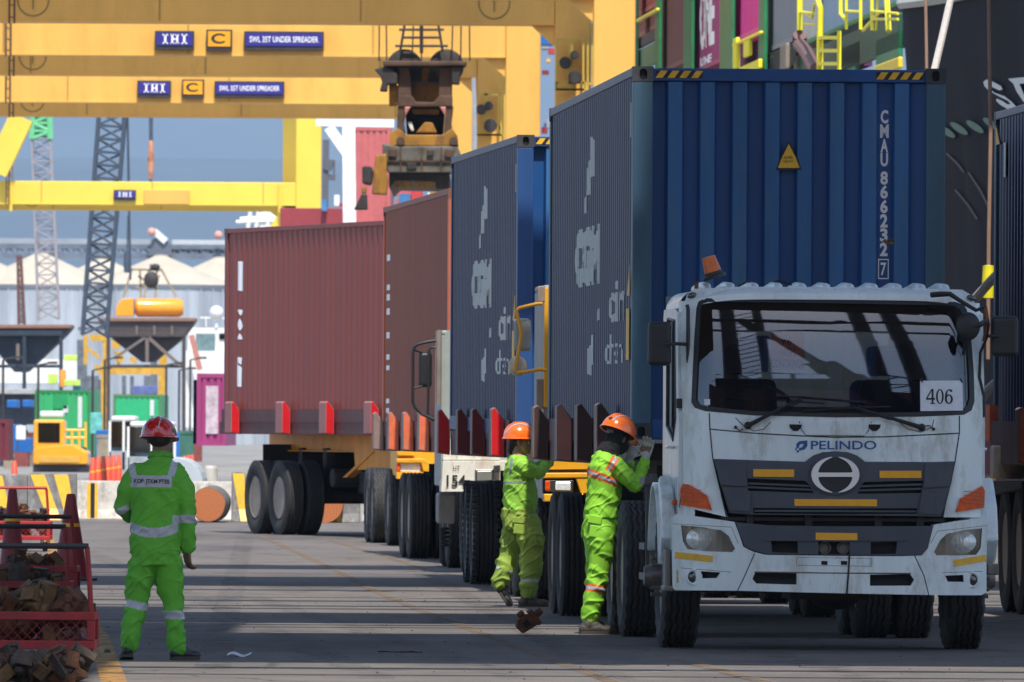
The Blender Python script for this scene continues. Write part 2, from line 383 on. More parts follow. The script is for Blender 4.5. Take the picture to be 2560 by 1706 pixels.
    mb = MB(); mb.box(-hw+0.162, hw-0.162, 0.010, 0.07, 0.0, 0.16); mb.build('sill', mf, t, bevel=0.008)
    # door end
    mb = MB()
    mb.box(-W2, -0.01, L-0.06, L-0.02, 0.14, h-0.12); mb.box(0.01, W2, L-0.06, L-0.02, 0.14, h-0.12); mb.build('door', ms, t)
    mb = MB()
    for x in (-0.85, -0.35, 0.35, 0.85): mb.tube([(x, L-0.005, 0.1), (x, L-0.005, h-0.1)], 0.02)
    mb.build('locking_bar', mc, t)
    if hazard:
        for sg, xr in ((-1, (-hw+0.175, -hw+0.545)), (1, (hw-0.545, hw-0.175))):
            b = MB(); x = xr[0]
            b.box(xr[0], xr[1], 0.0085, 0.012, h-0.090, h-0.030, 1)
            while x < xr[1]:
                p = clip(clip([(x, h-0.088), (x+0.055, h-0.088), (x+0.095, h-0.032), (x+0.040, h-0.032)], 0, xr[1], True), 0, xr[0], False)
                if len(p) > 2: b.add([(q[0], 0.0065, q[1]) for q in p], [tuple(range(len(p)))], 0)
                x += 0.092
            b.build('hazard_stripe', [M['haz'], M['hazblk']], t, fix=False)
    t_k = (kn, -(hw-0.010), fk)
    return t, t_k

DECK = 1.50
# nearest, on the white truck
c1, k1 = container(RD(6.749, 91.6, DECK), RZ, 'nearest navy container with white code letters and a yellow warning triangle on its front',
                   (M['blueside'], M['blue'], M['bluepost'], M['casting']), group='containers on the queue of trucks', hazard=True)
F1 = Fr(RD(6.749, 91.6, 0), RZ)
def zc(x, y): return 1300 + x*0.4675, 100 + y*0.4675
for ch, zy in zip('CMAU866232', (410, 487, 565, 640, 738, 812, 890, 967, 1043, 1120)):
    px, py = zc(1953 - (zy-410)*0.006, zy); a, b = F1.y(px, py, 0.03)
    wd = 0.030 if ch != 'M' else 0.034
    decal(c1, text_tris(ch, a-wd, a+wd, b-DECK-0.053, b-DECK+0.053, 0.04), k1[2], 0.030, M['decalw'], ax='y', proud=0.003)
px, py = zc(1947, 1225); a, b = F1.y(px, py, 0.03); b -= DECK
decal(c1, text_tris('7', a-0.022, a+0.022, b-0.05, b+0.05, 0.02), k1[2], 0.030, M['decalw'], ax='y')
decal(c1, poly_tris([(a-0.042, b-0.078), (a+0.042, b-0.078), (a+0.042, b+0.078), (a-0.042, b+0.078)], [[(a-0.034, b-0.070), (a+0.034, b-0.070), (a+0.034, b+0.070), (a-0.034, b+0.070)]]), k1[2], 0.030, M['decalw'], ax='y', name='check_digit_box')
def tri_sticker():
    def q(x, y):
        a, b = F1.y(*zc(x, y), 0.03); return a, b - DECK
    out = [q(1437, 543), (q(1392, 625)), q(1368, 697), q(1506, 697), q(1484, 625)]
    inn = [q(1437, 556), q(1400, 632), q(1379, 685), q(1495, 685), q(1475, 632)]
    b = MB(); b.add([(p[0], 0.026, p[1]) for p in out], [(0, 1, 2, 3, 4)], 1); b.add([(p[0], 0.0225, p[1]) for p in inn], [(0, 1, 2, 3, 4)], 0)
    s = b.build('warning_triangle', [M['haz'], M['hazblk']], c1, fix=False)
    for tx, x0, x1, y0, y1 in (('SUPER', 1410, 1460, 636, 622), ('HEAVY', 1409, 1460, 657, 643)):
        a0, b0 = q(x0, y0); a1, b1 = q(x1, y1); m = MB()
        for t in text_tris(tx, a0, a1, b0, b1): m.add([(p[0], 0.019, p[1]) for p in t], [(0, 1, 2)])
        m.build('lettering', M['hazblk'], s, fix=False)
tri_sticker()
def side_marks(t, k, hz=0.0):
    kn, pl, _ = k; D = M['decal']
    def dz(y, d): return EYE + (HZ - y)*d/FP - DECK
    def d_(tr, m=D, n='lettering'): decal(t, tr, kn, pl, m, n)
    def quad(a, b, c, e): return poly_tris([a, b, c, e])
    # ragged stroke of the upper row
    d_(quad((5.5, 2.16), (5.9, 2.16), (5.9, 2.50), (5.5, 2.46)) + quad((5.9, 2.02), (6.4, 2.02), (6.4, 2.24), (5.9, 2.34)) + quad((6.4, 1.90), (6.8, 1.86), (6.8, 1.98), (6.4, 2.06)))
    d_(text_tris('CGM', 8.1, 4.5, 1.26, 1.76, 0.09))
    d_(text_tris('cin', 3.15, 1.10, 0.93, 1.26, 0.02))
    d_(text_tris('dhon', 3.65, 1.35, 0.60, 0.84, 0.0))
    d_(quad((5.3, 0.62), (5.7, 0.60), (5.7, 0.84), (5.3, 0.88)) + quad((5.7, 0.52), (6.2, 0.54), (6.2, 0.74), (5.7, 0.78)) + quad((4.6, 0.98), (4.9, 0.94), (4.9, 1.02), (4.6, 1.08)))
    # small plates
    b = MB(); b.box(-1.222, -1.2195, 0.19, 0.24, 2.35, 2.62); b.build('data_plate', D, t)
    b = MB(); b.box(-1.226, -1.2195, 0.25, 0.62, 0.62, 1.02); b.build('warning_label', M['haz'], t)
    b = MB(); b.prism([(0.22, 1.12), (0.5, 1.12), (0.22, 1.36)], 'x', -1.226, -1.2195); b.build('warning_label', M['haz'], t)
side_marks(c1, k1)
# second
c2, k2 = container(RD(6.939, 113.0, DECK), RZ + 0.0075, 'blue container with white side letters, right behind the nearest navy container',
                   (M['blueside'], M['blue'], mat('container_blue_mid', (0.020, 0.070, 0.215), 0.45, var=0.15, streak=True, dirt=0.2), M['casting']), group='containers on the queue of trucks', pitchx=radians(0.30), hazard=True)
side_marks(c2, k2)
# third
c3, k3 = container(RD(7.399, 138.0, DECK), RZ + 0.0233, 'rust brown container with an orange corner post and small white dots',
                   (M['brown'], M['brown'], mat('container_orange_post', (0.55, 0.13, 0.05), 0.5, var=0.1), mat('brown_casting', (0.25, 0.08, 0.045), 0.6)), dep=0.030, group='containers on the queue of trucks')
for z0, z1 in ((2.2, 2.28), (1.83, 1.90), (1.7, 1.78), (1.52, 1.60), (1.22, 1.30), (0.95, 1.02), (0.82, 0.88), (0.4, 0.46), (0.28, 0.34), (-0.04+0.2, 0.22)):
    decal(c3, poly_tris([(11.0, z0), (11.5, z0), (11.5, z1), (11.0, z1)]), k3[0], k3[1], M['decalw'], 'marking')
# fourth, turned
RZ4 = radians(17.1)
A4 = W(561, 575, 178.0); O4 = Vector((A4.x + sin(RZ4)*12.19, A4.y - cos(RZ4)*12.19, 0))
o4 = O4 + Vector((cos(RZ4), sin(RZ4), 0))*1.219
DECK4 = 1.69
c4, k4 = container((o4.x, o4.y, DECK4), RZ4, 'long maroon container turned broadside with three white block markings at its rear end',
                   (M['maroon'], M['maroon'], mat('container_maroon_post', (0.20, 0.05, 0.045), 0.55), mat('maroon_casting', (0.15, 0.05, 0.045), 0.6)), dep=0.020, group='containers on the queue of trucks')
F4 = Fr((o4.x, o4.y, 0), RZ4)
def z4(zx, zy): a, b = F4.x(zx*0.3655, 560 + zy*0.3655, -1.219); return a, b - DECK4
for poly in ([(1616, 255), (1660, 258), (1655, 462), (1622, 455)], [(1618, 585), (1656, 590), (1638, 628)], [(1634, 648), (1652, 700), (1634, 730), (1618, 690)], [(1634, 750), (1652, 790), (1616, 790)],
             [(1616, 910), (1645, 915), (1640, 965), (1614, 935)], [(1610, 945), (1644, 985), (1640, 1115), (1610, 1112)]):
    decal(c4, poly_tris([z4(*p) for p in poly]), k4[0], k4[1], M['decalw'], 'marking')
# fifth, right lane: its far end stands at the left corner we see
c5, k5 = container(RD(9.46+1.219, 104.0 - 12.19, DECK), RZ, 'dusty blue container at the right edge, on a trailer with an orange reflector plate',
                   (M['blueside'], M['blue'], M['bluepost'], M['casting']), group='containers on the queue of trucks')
b = MB(); b.prism([(11.6, 2.60), (11.92, 2.60), (11.92, 2.75)], 'x', -1.226, -1.2195); b.build('warning_label', M['haz'], c5)
b = MB(); b.box(-1.222, -1.2195, 11.05, 11.2, 2.3, 2.6); b.build('data_plate', M['decalw'], c5)

# ================================================================== wheels and trailers
def tyre_prof(R, wd, grooves=4):
    hw = wd/2; p = [(R*0.56, -hw*0.62), (R*0.66, -hw*0.92), (R*0.82, -hw*1.0), (R*0.93, -hw*0.96), (R*0.985, -hw*0.84)]
    q = []; n = grooves; bw = (1.64*hw)/(n + 1)
    for i in range(n + 1):
        a = -0.82*hw + i*bw; q += [(R, a + (0.010 if i else 0)), (R, a + bw - (0.010 if i < n else 0))]
        if i < n: q += [(R-0.016, a+bw-0.008), (R-0.016, a+bw+0.008)]
    return p + q + [(a, -b) for a, b in p[::-1]]
_wh = {}
def wheel(parent, x, y, R=0.52, wd=0.27, out=-1, style='new', z=None, name='wheel', seg=88, mats=None):
    """one wheel as a part: tyre and rim are its sub-parts; out = side of the dished face"""
    key = (R, wd, out, style)
    e = bpy.data.objects.new(name, None); COL.objects.link(e); e.parent = parent; e.location = (x, y, z if z is not None else R); e.empty_display_size = 0.1
    if key in _wh:
        for me, nm in _wh[key]:
            o = bpy.data.objects.new(nm, me); COL.objects.link(o); o.parent = e
        return e
    t = MB(); t.rev(tyre_prof(R, wd), ax='x', n=seg, zig=0.006 if style == 'new' else 0.0)
    if style == 'lug':
        n = 46
        for k in range(n):
            a = 2*pi*k/n
            for s_ in (-1, 1):
                p = Vector((s_*wd*0.42, cos(a + s_*0.03)*R, sin(a + s_*0.03)*R)); t.box(p.x-0.028, p.x+0.028, -0.020, 0.020, -0.014, 0.012)
                for i in range(len(t.v)-8, len(t.v)):
                    v = Vector(t.v[i]); vv = Matrix.Rotation(a + s_*0.03 - pi/2, 3, 'X') @ Vector((v.x, v.y, v.z)); t.v[i] = (vv.x, vv.y + cos(a)*R, vv.z + sin(a)*R)
    o1 = t.build('tyre', M['rubber' if style != 'old' else 'rubberold'], e, smooth=True)
    s = out; r = MB()
    pr = [(R*0.57, s*wd*0.40), (R*0.55, s*wd*0.42), (R*0.53, s*wd*0.36), (R*0.50, s*wd*0.10), (R*0.44, -s*wd*0.02), (R*0.32, s*wd*0.02), (R*0.27, s*wd*0.10), (R*0.26, s*wd*0.32), (R*0.18, s*wd*0.36), (0.001, s*wd*0.36)]
    r.rev(pr, ax='x', n=36)
    for k in range(10):
        a = 2*pi*k/10; r.tube([(s*wd*0.02, cos(a)*R*0.37, sin(a)*R*0.37), (s*wd*0.22, cos(a)*R*0.37, sin(a)*R*0.37)], 0.016, 6)
    o2 = r.build('rim', M['rim'], e, smooth=True)
    r = MB(); r.rev([(R*0.57, -s*wd*0.42), (R*0.45, -s*wd*0.2), (0.001, -s*wd*0.2)], ax='x', n=24); o3 = r.build('brake_drum', M['chassis'], e)
    _wh[key] = [(o1.data, 'tyre'), (o2.data, 'rim'), (o3.data, 'brake_drum')]
    return e
def fin(parent, y, mface, mside, zb=1.32, zt=1.79, dep=0.36, x0=-1.245, wd=0.13, sgn=-1):
    """pentagonal container guide standing out from the trailer side"""
    xo = x0 + sgn*wd
    pts = [(x0, zb), (xo, zb+0.02), (xo, zt-0.02), (xo - sgn*0.035, zt), (x0, zt-0.13)]
    e = MB(); e.prism(pts, 'y', y, y+dep, 0)
    cx, cz = sum(p[0] for p in pts)/5, sum(p[1] for p in pts)/5
    ins = [(cx + (p[0]-cx)*0.86, cz + (p[1]-cz)*0.95) for p in pts]
    o = e.build('guide_fin', mside, parent, bevel=0.008)
    f = MB(); f.prism(ins, 'y', y-0.006, y+0.001); f.build('fin_face', mface, o)
    return o
def trailer(loc, rz, label, fins, beam, deck=DECK, L=12.4, axles=(8.3, 9.6), half=1.25, wstyle='old', rail=None, group='container trailers in the queue', finsides=(-1,), R=0.52, dark=False):
    t = thing('container_trailer', label, 'trailer', loc, rz, group)
    zt = deck - 0.01
    for sx in (-1, 1):
        b = MB(); x = sx*0.45
        b.prism([(0.4, zt-0.16), (2.8, zt-0.16), (3.8, zt-0.42), (L-0.2, zt-0.42), (L-0.2, zt-0.06), (0.4, zt-0.06)], 'x', x-0.012, x+0.012)
        b.box(x-0.07, x+0.07, 0.4, L-0.2, zt-0.055, zt-0.035); b.box(x-0.07, x+0.07, 3.8, L-0.2, zt-0.445, zt-0.425)
        b.build('main_beam', beam, t)
        b = MB(); b.box(sx*1.234, sx*1.175, 0.35, L-0.15, deck-0.20, deck-0.012) ; b.build('side_rail', rail or M['chassismar'], t, bevel=0.008)
        b = MB(); b.box(sx*1.245, sx*1.232, 0.6, L-0.3, deck-0.02, deck+0.17); b.build('edge_plate', rail or M['chassismar'], t)
    yy = 0.5; b = MB()
    while yy < L:
        b.box(-1.17, 1.17, yy, yy+0.12, zt-0.15, zt-0.03); yy += 1.45
    b.build('cross_member', beam, t)
    for (y, mf, msd) in fins:
        for sg in finsides: fin(t, y, mf, msd, zb=deck-0.20, zt=deck+0.29, sgn=sg, x0=sg*1.248)
    for y in axles:
        b = MB(); b.tube([(-1.1, y, R), (1.1, y, R)], 0.075, 12); b.box(-0.52, -0.40, y-0.1, y+0.1, R, deck-0.4); b.box(0.40, 0.52, y-0.1, y+0.1, R, deck-0.4); b.build('axle', M['chassis'], t)
        for sx in (-1, 1):
            wheel(t, sx*(half-0.14), y, R=R, wd=0.27, out=sx, style=wstyle, z=R); wheel(t, sx*(half-0.14-0.32), y, R=R, wd=0.27, out=-sx, style=wstyle, z=R)
    b = MB(); b.box(-0.9, 0.9, axles[-1]+0.7, axles[-1]+0.72, 0.45, deck-0.35); b.build('mudflap', M['black'], t)
    for sx in (-1, 1):
        b = MB(); b.box(sx*0.75-0.06, sx*0.75+0.06, 3.3, 3.42, 0.55, zt-0.2); b.box(sx*0.75-0.14, sx*0.75+0.14, 3.25, 3.47, 0.50, 0.53); b.build('landing_leg', M['chassis'], t)
    b = MB(); b.box(-0.4, 0.4, axles[0]-2.0, axles[0]-1.4, 0.62, 0.95); b.tube([(-0.7, axles[0]-1.0, 0.85), (0.7, axles[0]-1.0, 0.85)], 0.14, 12); b.build('air_tank', M['chassis'], t, bevel=0.03)
    return t
t1 = trailer(RD(6.749, 91.6), RZ, 'dark steel trailer with blackened guide fins under the navy container behind the white truck',
             [(1.9, M['findark'], M['finedge']), (4.7, M['findark'], M['finedge']), (7.7, M['finpink'], M['finedge']), (11.5, M['findark'], M['finedge'])], M['chassis'], half=1.33)
t2 = trailer(RD(6.93, 113.0), RZ, 'trailer with glossy red and dark maroon guide fins under the second blue container',
             [(1.4, M['finred'], M['finedge']), (5.4, M['finmar'], M['finedge']), (8.6, M['finmar'], M['finedge']), (13.1, M['finred'], M['finsideR'])], M['chassisyel'], wstyle='lug', half=1.30, axles=(7.2, 8.5), L=13.4)
t3 = trailer(RD(7.399, 138.0), RZ + 0.0233, 'trailer with faded orange guide fins under the rust brown container',
             [(2.6, M['finorg'], M['finedge']), (5.5, M['finorg'], M['finedge']), (8.3, M['finorg'], M['finedge']), (11.3, M['finedge'], M['finedge'])], M['chassis'], axles=(5.9, 7.2), L=12.5, half=1.30)
def ly(px): return F4.x(px, 1010, -1.4)[0]
t4 = trailer((o4.x, o4.y, 0), RZ4, 'yellow framed trailer with bright red fins, turned across the road under the maroon container',
             [(ly(918)-0.1, M['finred'], M['finsideR']), (ly(806)-0.1, M['finred'], M['finsideR']), (ly(697)-0.1, M['finred'], M['finsideR']), (ly(570)-0.1, M['finred'], M['finsideR'])], M['chassisyel'], deck=DECK4, axles=(9.1, 10.4), L=12.5, R=0.55)
b = MB()
for y0, y1 in ((3.9, 5.6), (6.2, 7.8)):
    b.prism([(y0, 1.25), (y0+0.15, 1.25), (y1, 0.86), (y1-0.2, 0.86)], 'x', -0.62, -0.5)
b.prism([(1.6, 1.62), (7.4, 1.62), (7.2, 0.98), (4.0, 0.98), (2.4, 1.26)], 'x', -0.60, -0.57)
b.build('web_plate', M['chassisyel'], t4)
t5 = trailer(RD(9.46+1.219-0.0, 104.0 - 12.19), RZ, 'trailer at the right edge with an orange reflector plate and hanging hoses',
             [(8.0, M['finorg'], M['finedge'])], M['chassis'], axles=(10.4, 11.7), half=1.17, R=0.56)
b = MB(); b.prism([(-1.26, 1.50), (-1.0, 1.50), (-1.0, 1.70), (-1.05, 1.80), (-1.26, 1.82)], 'y', 12.0, 12.5); b.build('reflector_plate', M['finorg'], t5)
# the rear box, light guard and hoses seen below the container's far corner
p = Fr(RD(9.46+1.219, 104.0-12.19), RZ)
b = MB(); b.box(-1.30, -0.93, 11.2, 11.5, 1.17, 1.46); b.build('rear_box', M['whiterust'], t5, bevel=0.02)
b = MB()
for x in (-0.89, -0.84, -0.79): b.box(x, x+0.03, 11.2, 11.3, 1.17, 1.44)
b.box(-0.92, -0.74, 11.19, 11.24, 1.26, 1.32); b.build('lamp_guard', M['rim'], t5)
b = MB()
for i in range(4):
    x = -1.02 + i*0.05; b.tube([(x, 11.15, 1.17), (x-0.02, 11.1, 1.02), (x+0.06, 11.1, 0.97), (x+0.08, 11.15, 1.16)], 0.013, 6)
b.tube([(-0.95, 11.1, 1.16), (-0.93, 11.0, 1.0), (-1.0, 11.0, 0.85), (-1.07, 11.0, 0.62), (-1.08, 11.0, 0.52)], [0.02, 0.025, 0.03, 0.028, 0.02], 8); b.ball((-1.0, 11.1, 1.02), 0.05); b.build('air_hose', M['black'], t5, smooth=True)
b = MB(); b.prism([(9.6, 1.15), (12.4, 1.15), (12.5, 1.0), (12.5, 0.8), (12.42, 0.8), (12.38, 1.02), (9.6, 1.1)], 'x', -1.2, -0.55); b.box(-1.2, -0.55, 9.55, 9.6, 0.8, 1.13); b.build('mudguard', M['chassis'], t5, bevel=0.01)
# ================================================================== white truck, facing the camera
TK = RD(6.543, 84.3)
FT = Fr(TK, RZ)
def A(x, y): return 1600 + x*0.40799, 600 + y*0.40799
def B(x, y): return 1600 + x*0.40799, 1106 + y*0.40799
def yc(z):
    if z < 0.9: return 0.02
    if z < 1.62: return 0.02 + (z-0.9)*0.05
    if z < 2.52: return 0.056 + (z-1.62)*0.08 + (z-1.62)**2*0.20
    return 0.290 + (z-2.52)*1.1
def surf(x, z):
    a = abs(x); y = yc(z) + 0.03*(a/1.0)**2
    if a > 0.86: y += 1.15*(a-0.86)**1.6
    return y
def bsurf(x, z):
    a = abs(x); y = -0.10 + 0.05*(a/1.0)**2
    if a > 0.80: y += 0.9*(a-0.80)**1.5
    return y
def tr(pts, S=surf, V=A):
    out = []
    for q in pts:
        px, py = V(*q); y = 0.1
        for _ in range(5):
            x, z = FT.y(px, py, y); y = S(x, z)
        out.append((x, z))
    return out
XC = [i*0.06 for i in range(-20, 21)] + [-0.86, 0.86, -0.80, 0.80]; XC.sort()
ZC = [0.9, 1.62, 2.52] + [1.62 + 0.06*i for i in range(1, 15)]
ZC.sort()
def skin(parent, name, poly, m, off=0.0, thick=0.03, holes=(), S=surf, V=A, raw=False, bevel=0.0, smooth=False):
    P_ = poly if raw else tr(poly, S, V); Hs = holes if raw else [tr(h, S, V) for h in holes]
    tris = strips(strips(poly_tris(P_, Hs), XC, 0), ZC, 1)
    bm = bmesh.new()
    for p in tris:
        vs = [bm.verts.new((q[0], S(q[0], q[1]) - off, q[1])) for q in p]
        try: bm.faces.new(vs)
        except ValueError: pass
    bmesh.ops.remove_doubles(bm, verts=bm.verts, dist=0.0006)
    bmesh.ops.dissolve_degenerate(bm, edges=bm.edges, dist=0.0004)
    bmesh.ops.recalc_face_normals(bm, faces=bm.faces)
    if thick:
        be = [e for e in bm.edges if len(e.link_faces) == 1]
        r = bmesh.ops.extrude_edge_only(bm, edges=be)
        bmesh.ops.translate(bm, verts=[v for v in r['geom'] if isinstance(v, bmesh.types.BMVert)], vec=(0, thick, 0))
        bmesh.ops.recalc_face_normals(bm, faces=bm.faces)
    me = bpy.data.meshes.new(name); bm.to_mesh(me); bm.free(); me.materials.append(m)
    if smooth:
        me.polygons.foreach_set('use_smooth', [True]*len(me.polygons))
        try: me.set_sharp_from_angle(angle=radians(40))
        except Exception: pass
    o = bpy.data.objects.new(name, me); COL.objects.link(o); o.parent = parent
    return o
def ribbon(pts, w_):
    L_, R_ = [], []
    for i, p in enumerate(pts):
        a, b = pts[max(i-1, 0)], pts[min(i+1, len(pts)-1)]; dx, dy = b[0]-a[0], b[1]-a[1]; l = sqrt(dx*dx+dy*dy) or 1
        L_.append((p[0] - dy/l*w_/2, p[1] + dx/l*w_/2)); R_.append((p[0] + dy/l*w_/2, p[1] - dx/l*w_/2))
    return L_ + R_[::-1]
def line(parent, name, pts, w_, m, off=0.002, S=surf, V=A, thick=0.0):
    return skin(parent, name, ribbon(pts, w_), m, off, thick, (), S, V)
def mirx(pts): return [(2386 - p[0], p[1] + (p[0] - 1193)*-0.012) for p in pts]
TR = thing('tractor_truck', 'white truck facing the camera with an oval chrome emblem and a 406 sheet', 'truck', TK, RZ, 'trucks in the queue')
Wm = M['white']
ws_out = [(345, 420), (358, 378), (400, 357), (800, 360), (1200, 366), (1600, 373), (1930, 380), (1985, 398), (2003, 430), (2030, 620), (2045, 800), (2050, 990), (2032, 1045), (1985, 1072), (1700, 1084), (1200, 1088), (700, 1076), (400, 1050), (335, 1030), (314, 995), (320, 850), (332, 600)]
ws_in = [(371, 425), (382, 392), (415, 380), (800, 383), (1200, 389), (1600, 397), (1915, 403), (1955, 420), (1972, 445), (2000, 620), (2014, 800), (2020, 970), (2002, 1022), (1960, 1045), (1700, 1056), (1200, 1062), (700, 1050), (415, 1022), (362, 1006), (343, 975), (350, 850), (362, 600)]
# front shell with windshield opening
sh = [(262, 420), (290, 340), (345, 300), (600, 288), (1200, 290), (1700, 298), (1975, 306), (2040, 345), (2060, 420), (2080, 620), (2092, 900), (2102, 1130), (2096, 1440), (2090, 1600), (2085, 1700),
      (1860, 1700), (1885, 1560), (1925, 1362), (1380, 1360), (1330, 1322), (1270, 1300), (1120, 1300), (1060, 1322), (1010, 1360), (452, 1342), (500, 1560), (535, 1700), (285, 1640), (268, 1440), (262, 1130), (258, 900), (258, 620)]
skin(TR, 'cab_front', sh, Wm, 0.0, 0.05, [ws_out], smooth=True)
skin(TR, 'windshield_gasket', ws_out, M['black'], 0.004, 0.04, [ws_in])
g = skin(TR, 'windshield', ws_in, M['glass'], -0.012, 0.0, smooth=True)
# panel gaps, and dark ribbons painting the shade of pressed lines
sm = M['seam']
for pts, w_ in (([(424, 1062), (428, 1160), (446, 1340), (470, 1440), (530, 1700)], 7), ([(1957, 1078), (1957, 1180), (1930, 1360), (1900, 1500), (1850, 1700)], 7),
                ([(430, 1160), (700, 1185), (1000, 1202), (1193, 1210), (1500, 1207), (1955, 1185)], 7), ([(240, 1640), (262, 1500)], 5)):
    line(TR, 'panel_gap', pts, w_, sm, 0.003)
for pts in ([(975, 1112), (990, 1168), (1020, 1200), (1370, 1203), (1400, 1170), (1418, 1115)], [(585, 1090), (640, 1145), (700, 1172), (760, 1160), (800, 1115)], [(1580, 1110), (1640, 1160), (1720, 1178), (1790, 1150), (1800, 1100)]):
    line(TR, 'pressed_line_shade', pts, 5, M['lampbowl'], 0.0025)
skin(TR, 'pressed_panel', [(990, 1112), (1408, 1114), (1380, 1196), (1015, 1194)], Wm, 0.007, 0.01)
for x in (952, 1435):
    skin(TR, 'hood_vent', [(x-38, 1130), (x+40, 1132), (x+36, 1152), (x+14, 1172), (x-12, 1172), (x-34, 1152)], M['void'], 0.004, 0.0)
    line(TR, 'vent_rim', [(x-40, 1127), (x+42, 1129)], 6, Wm, 0.008, thick=0.006)
# grille
gr = [(452, 102), (600, 108), (1012, 120), (1060, 84), (1115, 62), (1193, 55), (1272, 62), (1330, 86), (1378, 121), (1700, 124), (1930, 117), (1905, 250), (1862, 400), (1840, 456), (1690, 452), (1193, 447), (690, 443), (545, 432), (500, 280)]
s1 = [(655, 222), (1008, 236), (1040, 262), (1062, 312), (660, 298)]
s2 = [(1372, 243), (1735, 235), (1722, 312), (1332, 316), (1350, 268)]
s3 = [(690, 402), (1193, 406), (1696, 404), (1690, 438), (1193, 441), (692, 436)]
skin(TR, 'grille', gr, M['greytrim'], 0.030, 0.07, [s1, s2, s3], V=B)
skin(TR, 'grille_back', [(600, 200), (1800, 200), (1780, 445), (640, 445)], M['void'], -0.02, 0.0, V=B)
for a, b in (((662, 252), (1040, 268)), ((1345, 270), (1728, 258)), ((660, 275), (1050, 292)), ((1335, 296), (1725, 285)), ((700, 420), (1690, 424))):
    line(TR, 'grille_slat', [a, b], 12, M['greytrim'], 0.022, V=B, thick=0.03)
for q in ([(455, 112), (640, 130), (655, 270), (492, 262)], [(1745, 135), (1918, 126), (1892, 268), (1735, 280)], [(505, 290), (680, 310), (665, 425), (545, 415)], [(1722, 318), (1880, 300), (1838, 440), (1700, 436)]):
    skin(TR, 'grille_wing', q, M['greytrim'], 0.048, 0.02, V=B)
for a, b, w_ in (((692, 188), (942, 190), 46), ((1466, 197), (1722, 197), 44), ((944, 369), (1450, 371), 42)):
    line(TR, 'reflector_strip', [a, b], w_, M['amber'], 0.036, V=B, thick=0.006)
# emblem: two crescents and a waisted bar inside a dark oval
ex, ey = 1193, 199
def el(rx, ry, a0=0, a1=2*pi, n=40): return [(ex + rx*cos(a0+(a1-a0)*i/n), ey + ry*sin(a0+(a1-a0)*i/n)) for i in range(n+1)]
skin(TR, 'emblem_plate', el(160, 124)[:-1], M['greytrim'], 0.045, 0.03, V=B)
skin(TR, 'emblem_ground', el(140, 105)[:-1], M['black'], 0.050, 0.0, V=B)
EM = bpy.data.objects.new('emblem', None); COL.objects.link(EM); EM.parent = TR
for a0, a1 in ((radians(98), radians(262)), (radians(-82), radians(82))):
    n = 30; o_, i_ = [], []
    for k in range(n+1):
        a = a0 + (a1-a0)*k/n; f = sin(pi*k/n); th = 6 + 35*f**0.7
        o_.append((ex + 147*cos(a), ey + 111*sin(a))); i_.append((ex + (147-th)*cos(a), ey + (111-th*0.55)*sin(a)))
    skin(EM, 'crescent', o_ + i_[::-1], M['chrome'], 0.064, 0.014, V=B)
skin(EM, 'cross_bar', [(1062, 178), (1100, 186), (1285, 186), (1322, 178), (1330, 200), (1322, 222), (1285, 212), (1100, 212), (1062, 222), (1055, 200)], M['chrome'], 0.068, 0.016, V=B)
# name and swirl mark on the nose
def put_text(parent, txt, x0, x1, y0, y1, m, off, S=surf, V=A, weight=0.0, shear=0.0):
    t = text_tris(txt, x0, x1, y0, y1, weight); mb = MB()
    for q in t:
        P_ = tr(q, S, V); mb.add([(p[0], S(*p) - off, p[1]) for p in P_], [(0, 1, 2)])
    return mb.build('lettering', m, parent, fix=False)
put_text(TR, 'PELINDO', 1047, 1448, 1285, 1231, M['blueprint'], 0.004, weight=0.012)
mk = [(958, 1275), (958, 1250), (975, 1234), (1025, 1229), (1026, 1262), (1010, 1284), (975, 1292), (975, 1276), (995, 1270), (1005, 1252), (985, 1250), (975, 1262), (975, 1275)]
skin(TR, 'company_mark', mk, M['blueprint'], 0.004, 0.0)
for q in ((950, 1275, 962), (960, 1290, 974), (974, 1276, 985)):
    skin(TR, 'company_mark', [(q[0], q[1]), (q[2], q[1]), (q[2], q[1]+13), (q[0], q[1]+13)], mat('logo_cyan', (0.02, 0.30, 0.50), 0.5) if q[0] == 950 else M['blueprint'], 0.0045, 0.0)
# dark gap under the grille, radiator behind
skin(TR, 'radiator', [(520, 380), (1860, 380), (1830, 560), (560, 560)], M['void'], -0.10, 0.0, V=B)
b = MB()
for x in (-0.62, -0.2, 0.3, 0.6): b.box(x, x+0.05, 0.05, 0.09, 0.80, 1.02)
b.box(-0.8, 0.8, 0.06, 0.08, 0.93, 0.955); b.build('radiator_bracket', M['chassis'], TR)
# lamps at the corners of the nose
for q, lab in (([(262, 255), (300, 260), (408, 326), (440, 416), (250, 385), (247, 290)], 0), ([(2095, 268), (2112, 300), (2106, 400), (1935, 428), (1962, 345), (2060, 290)], 1)):
    o = skin(TR, 'turn_signal', q, M['turn'], 0.026, 0.05, V=B)
    c_ = (sum(p[0] for p in q)/len(q), sum(p[1] for p in q)/len(q))
    for k in range(4):
        f = 0.9 - k*0.0; y0 = -34 + k*24
        line(o, 'lens_rib', [(c_[0]-62, c_[1]+y0-4), (c_[0]+58, c_[1]+y0+6)], 4, mat('amber_deep', (0.35, 0.05, 0.005), 0.2) if k == 0 and lab == 0 else bpy.data.materials['amber_deep'], 0.029, V=B)
b = MB(); b.box(-1.135, -1.08, 0.30, 0.42, 1.04, 1.072); b.build('side_repeater', M['turn'], TR, bevel=0.008)
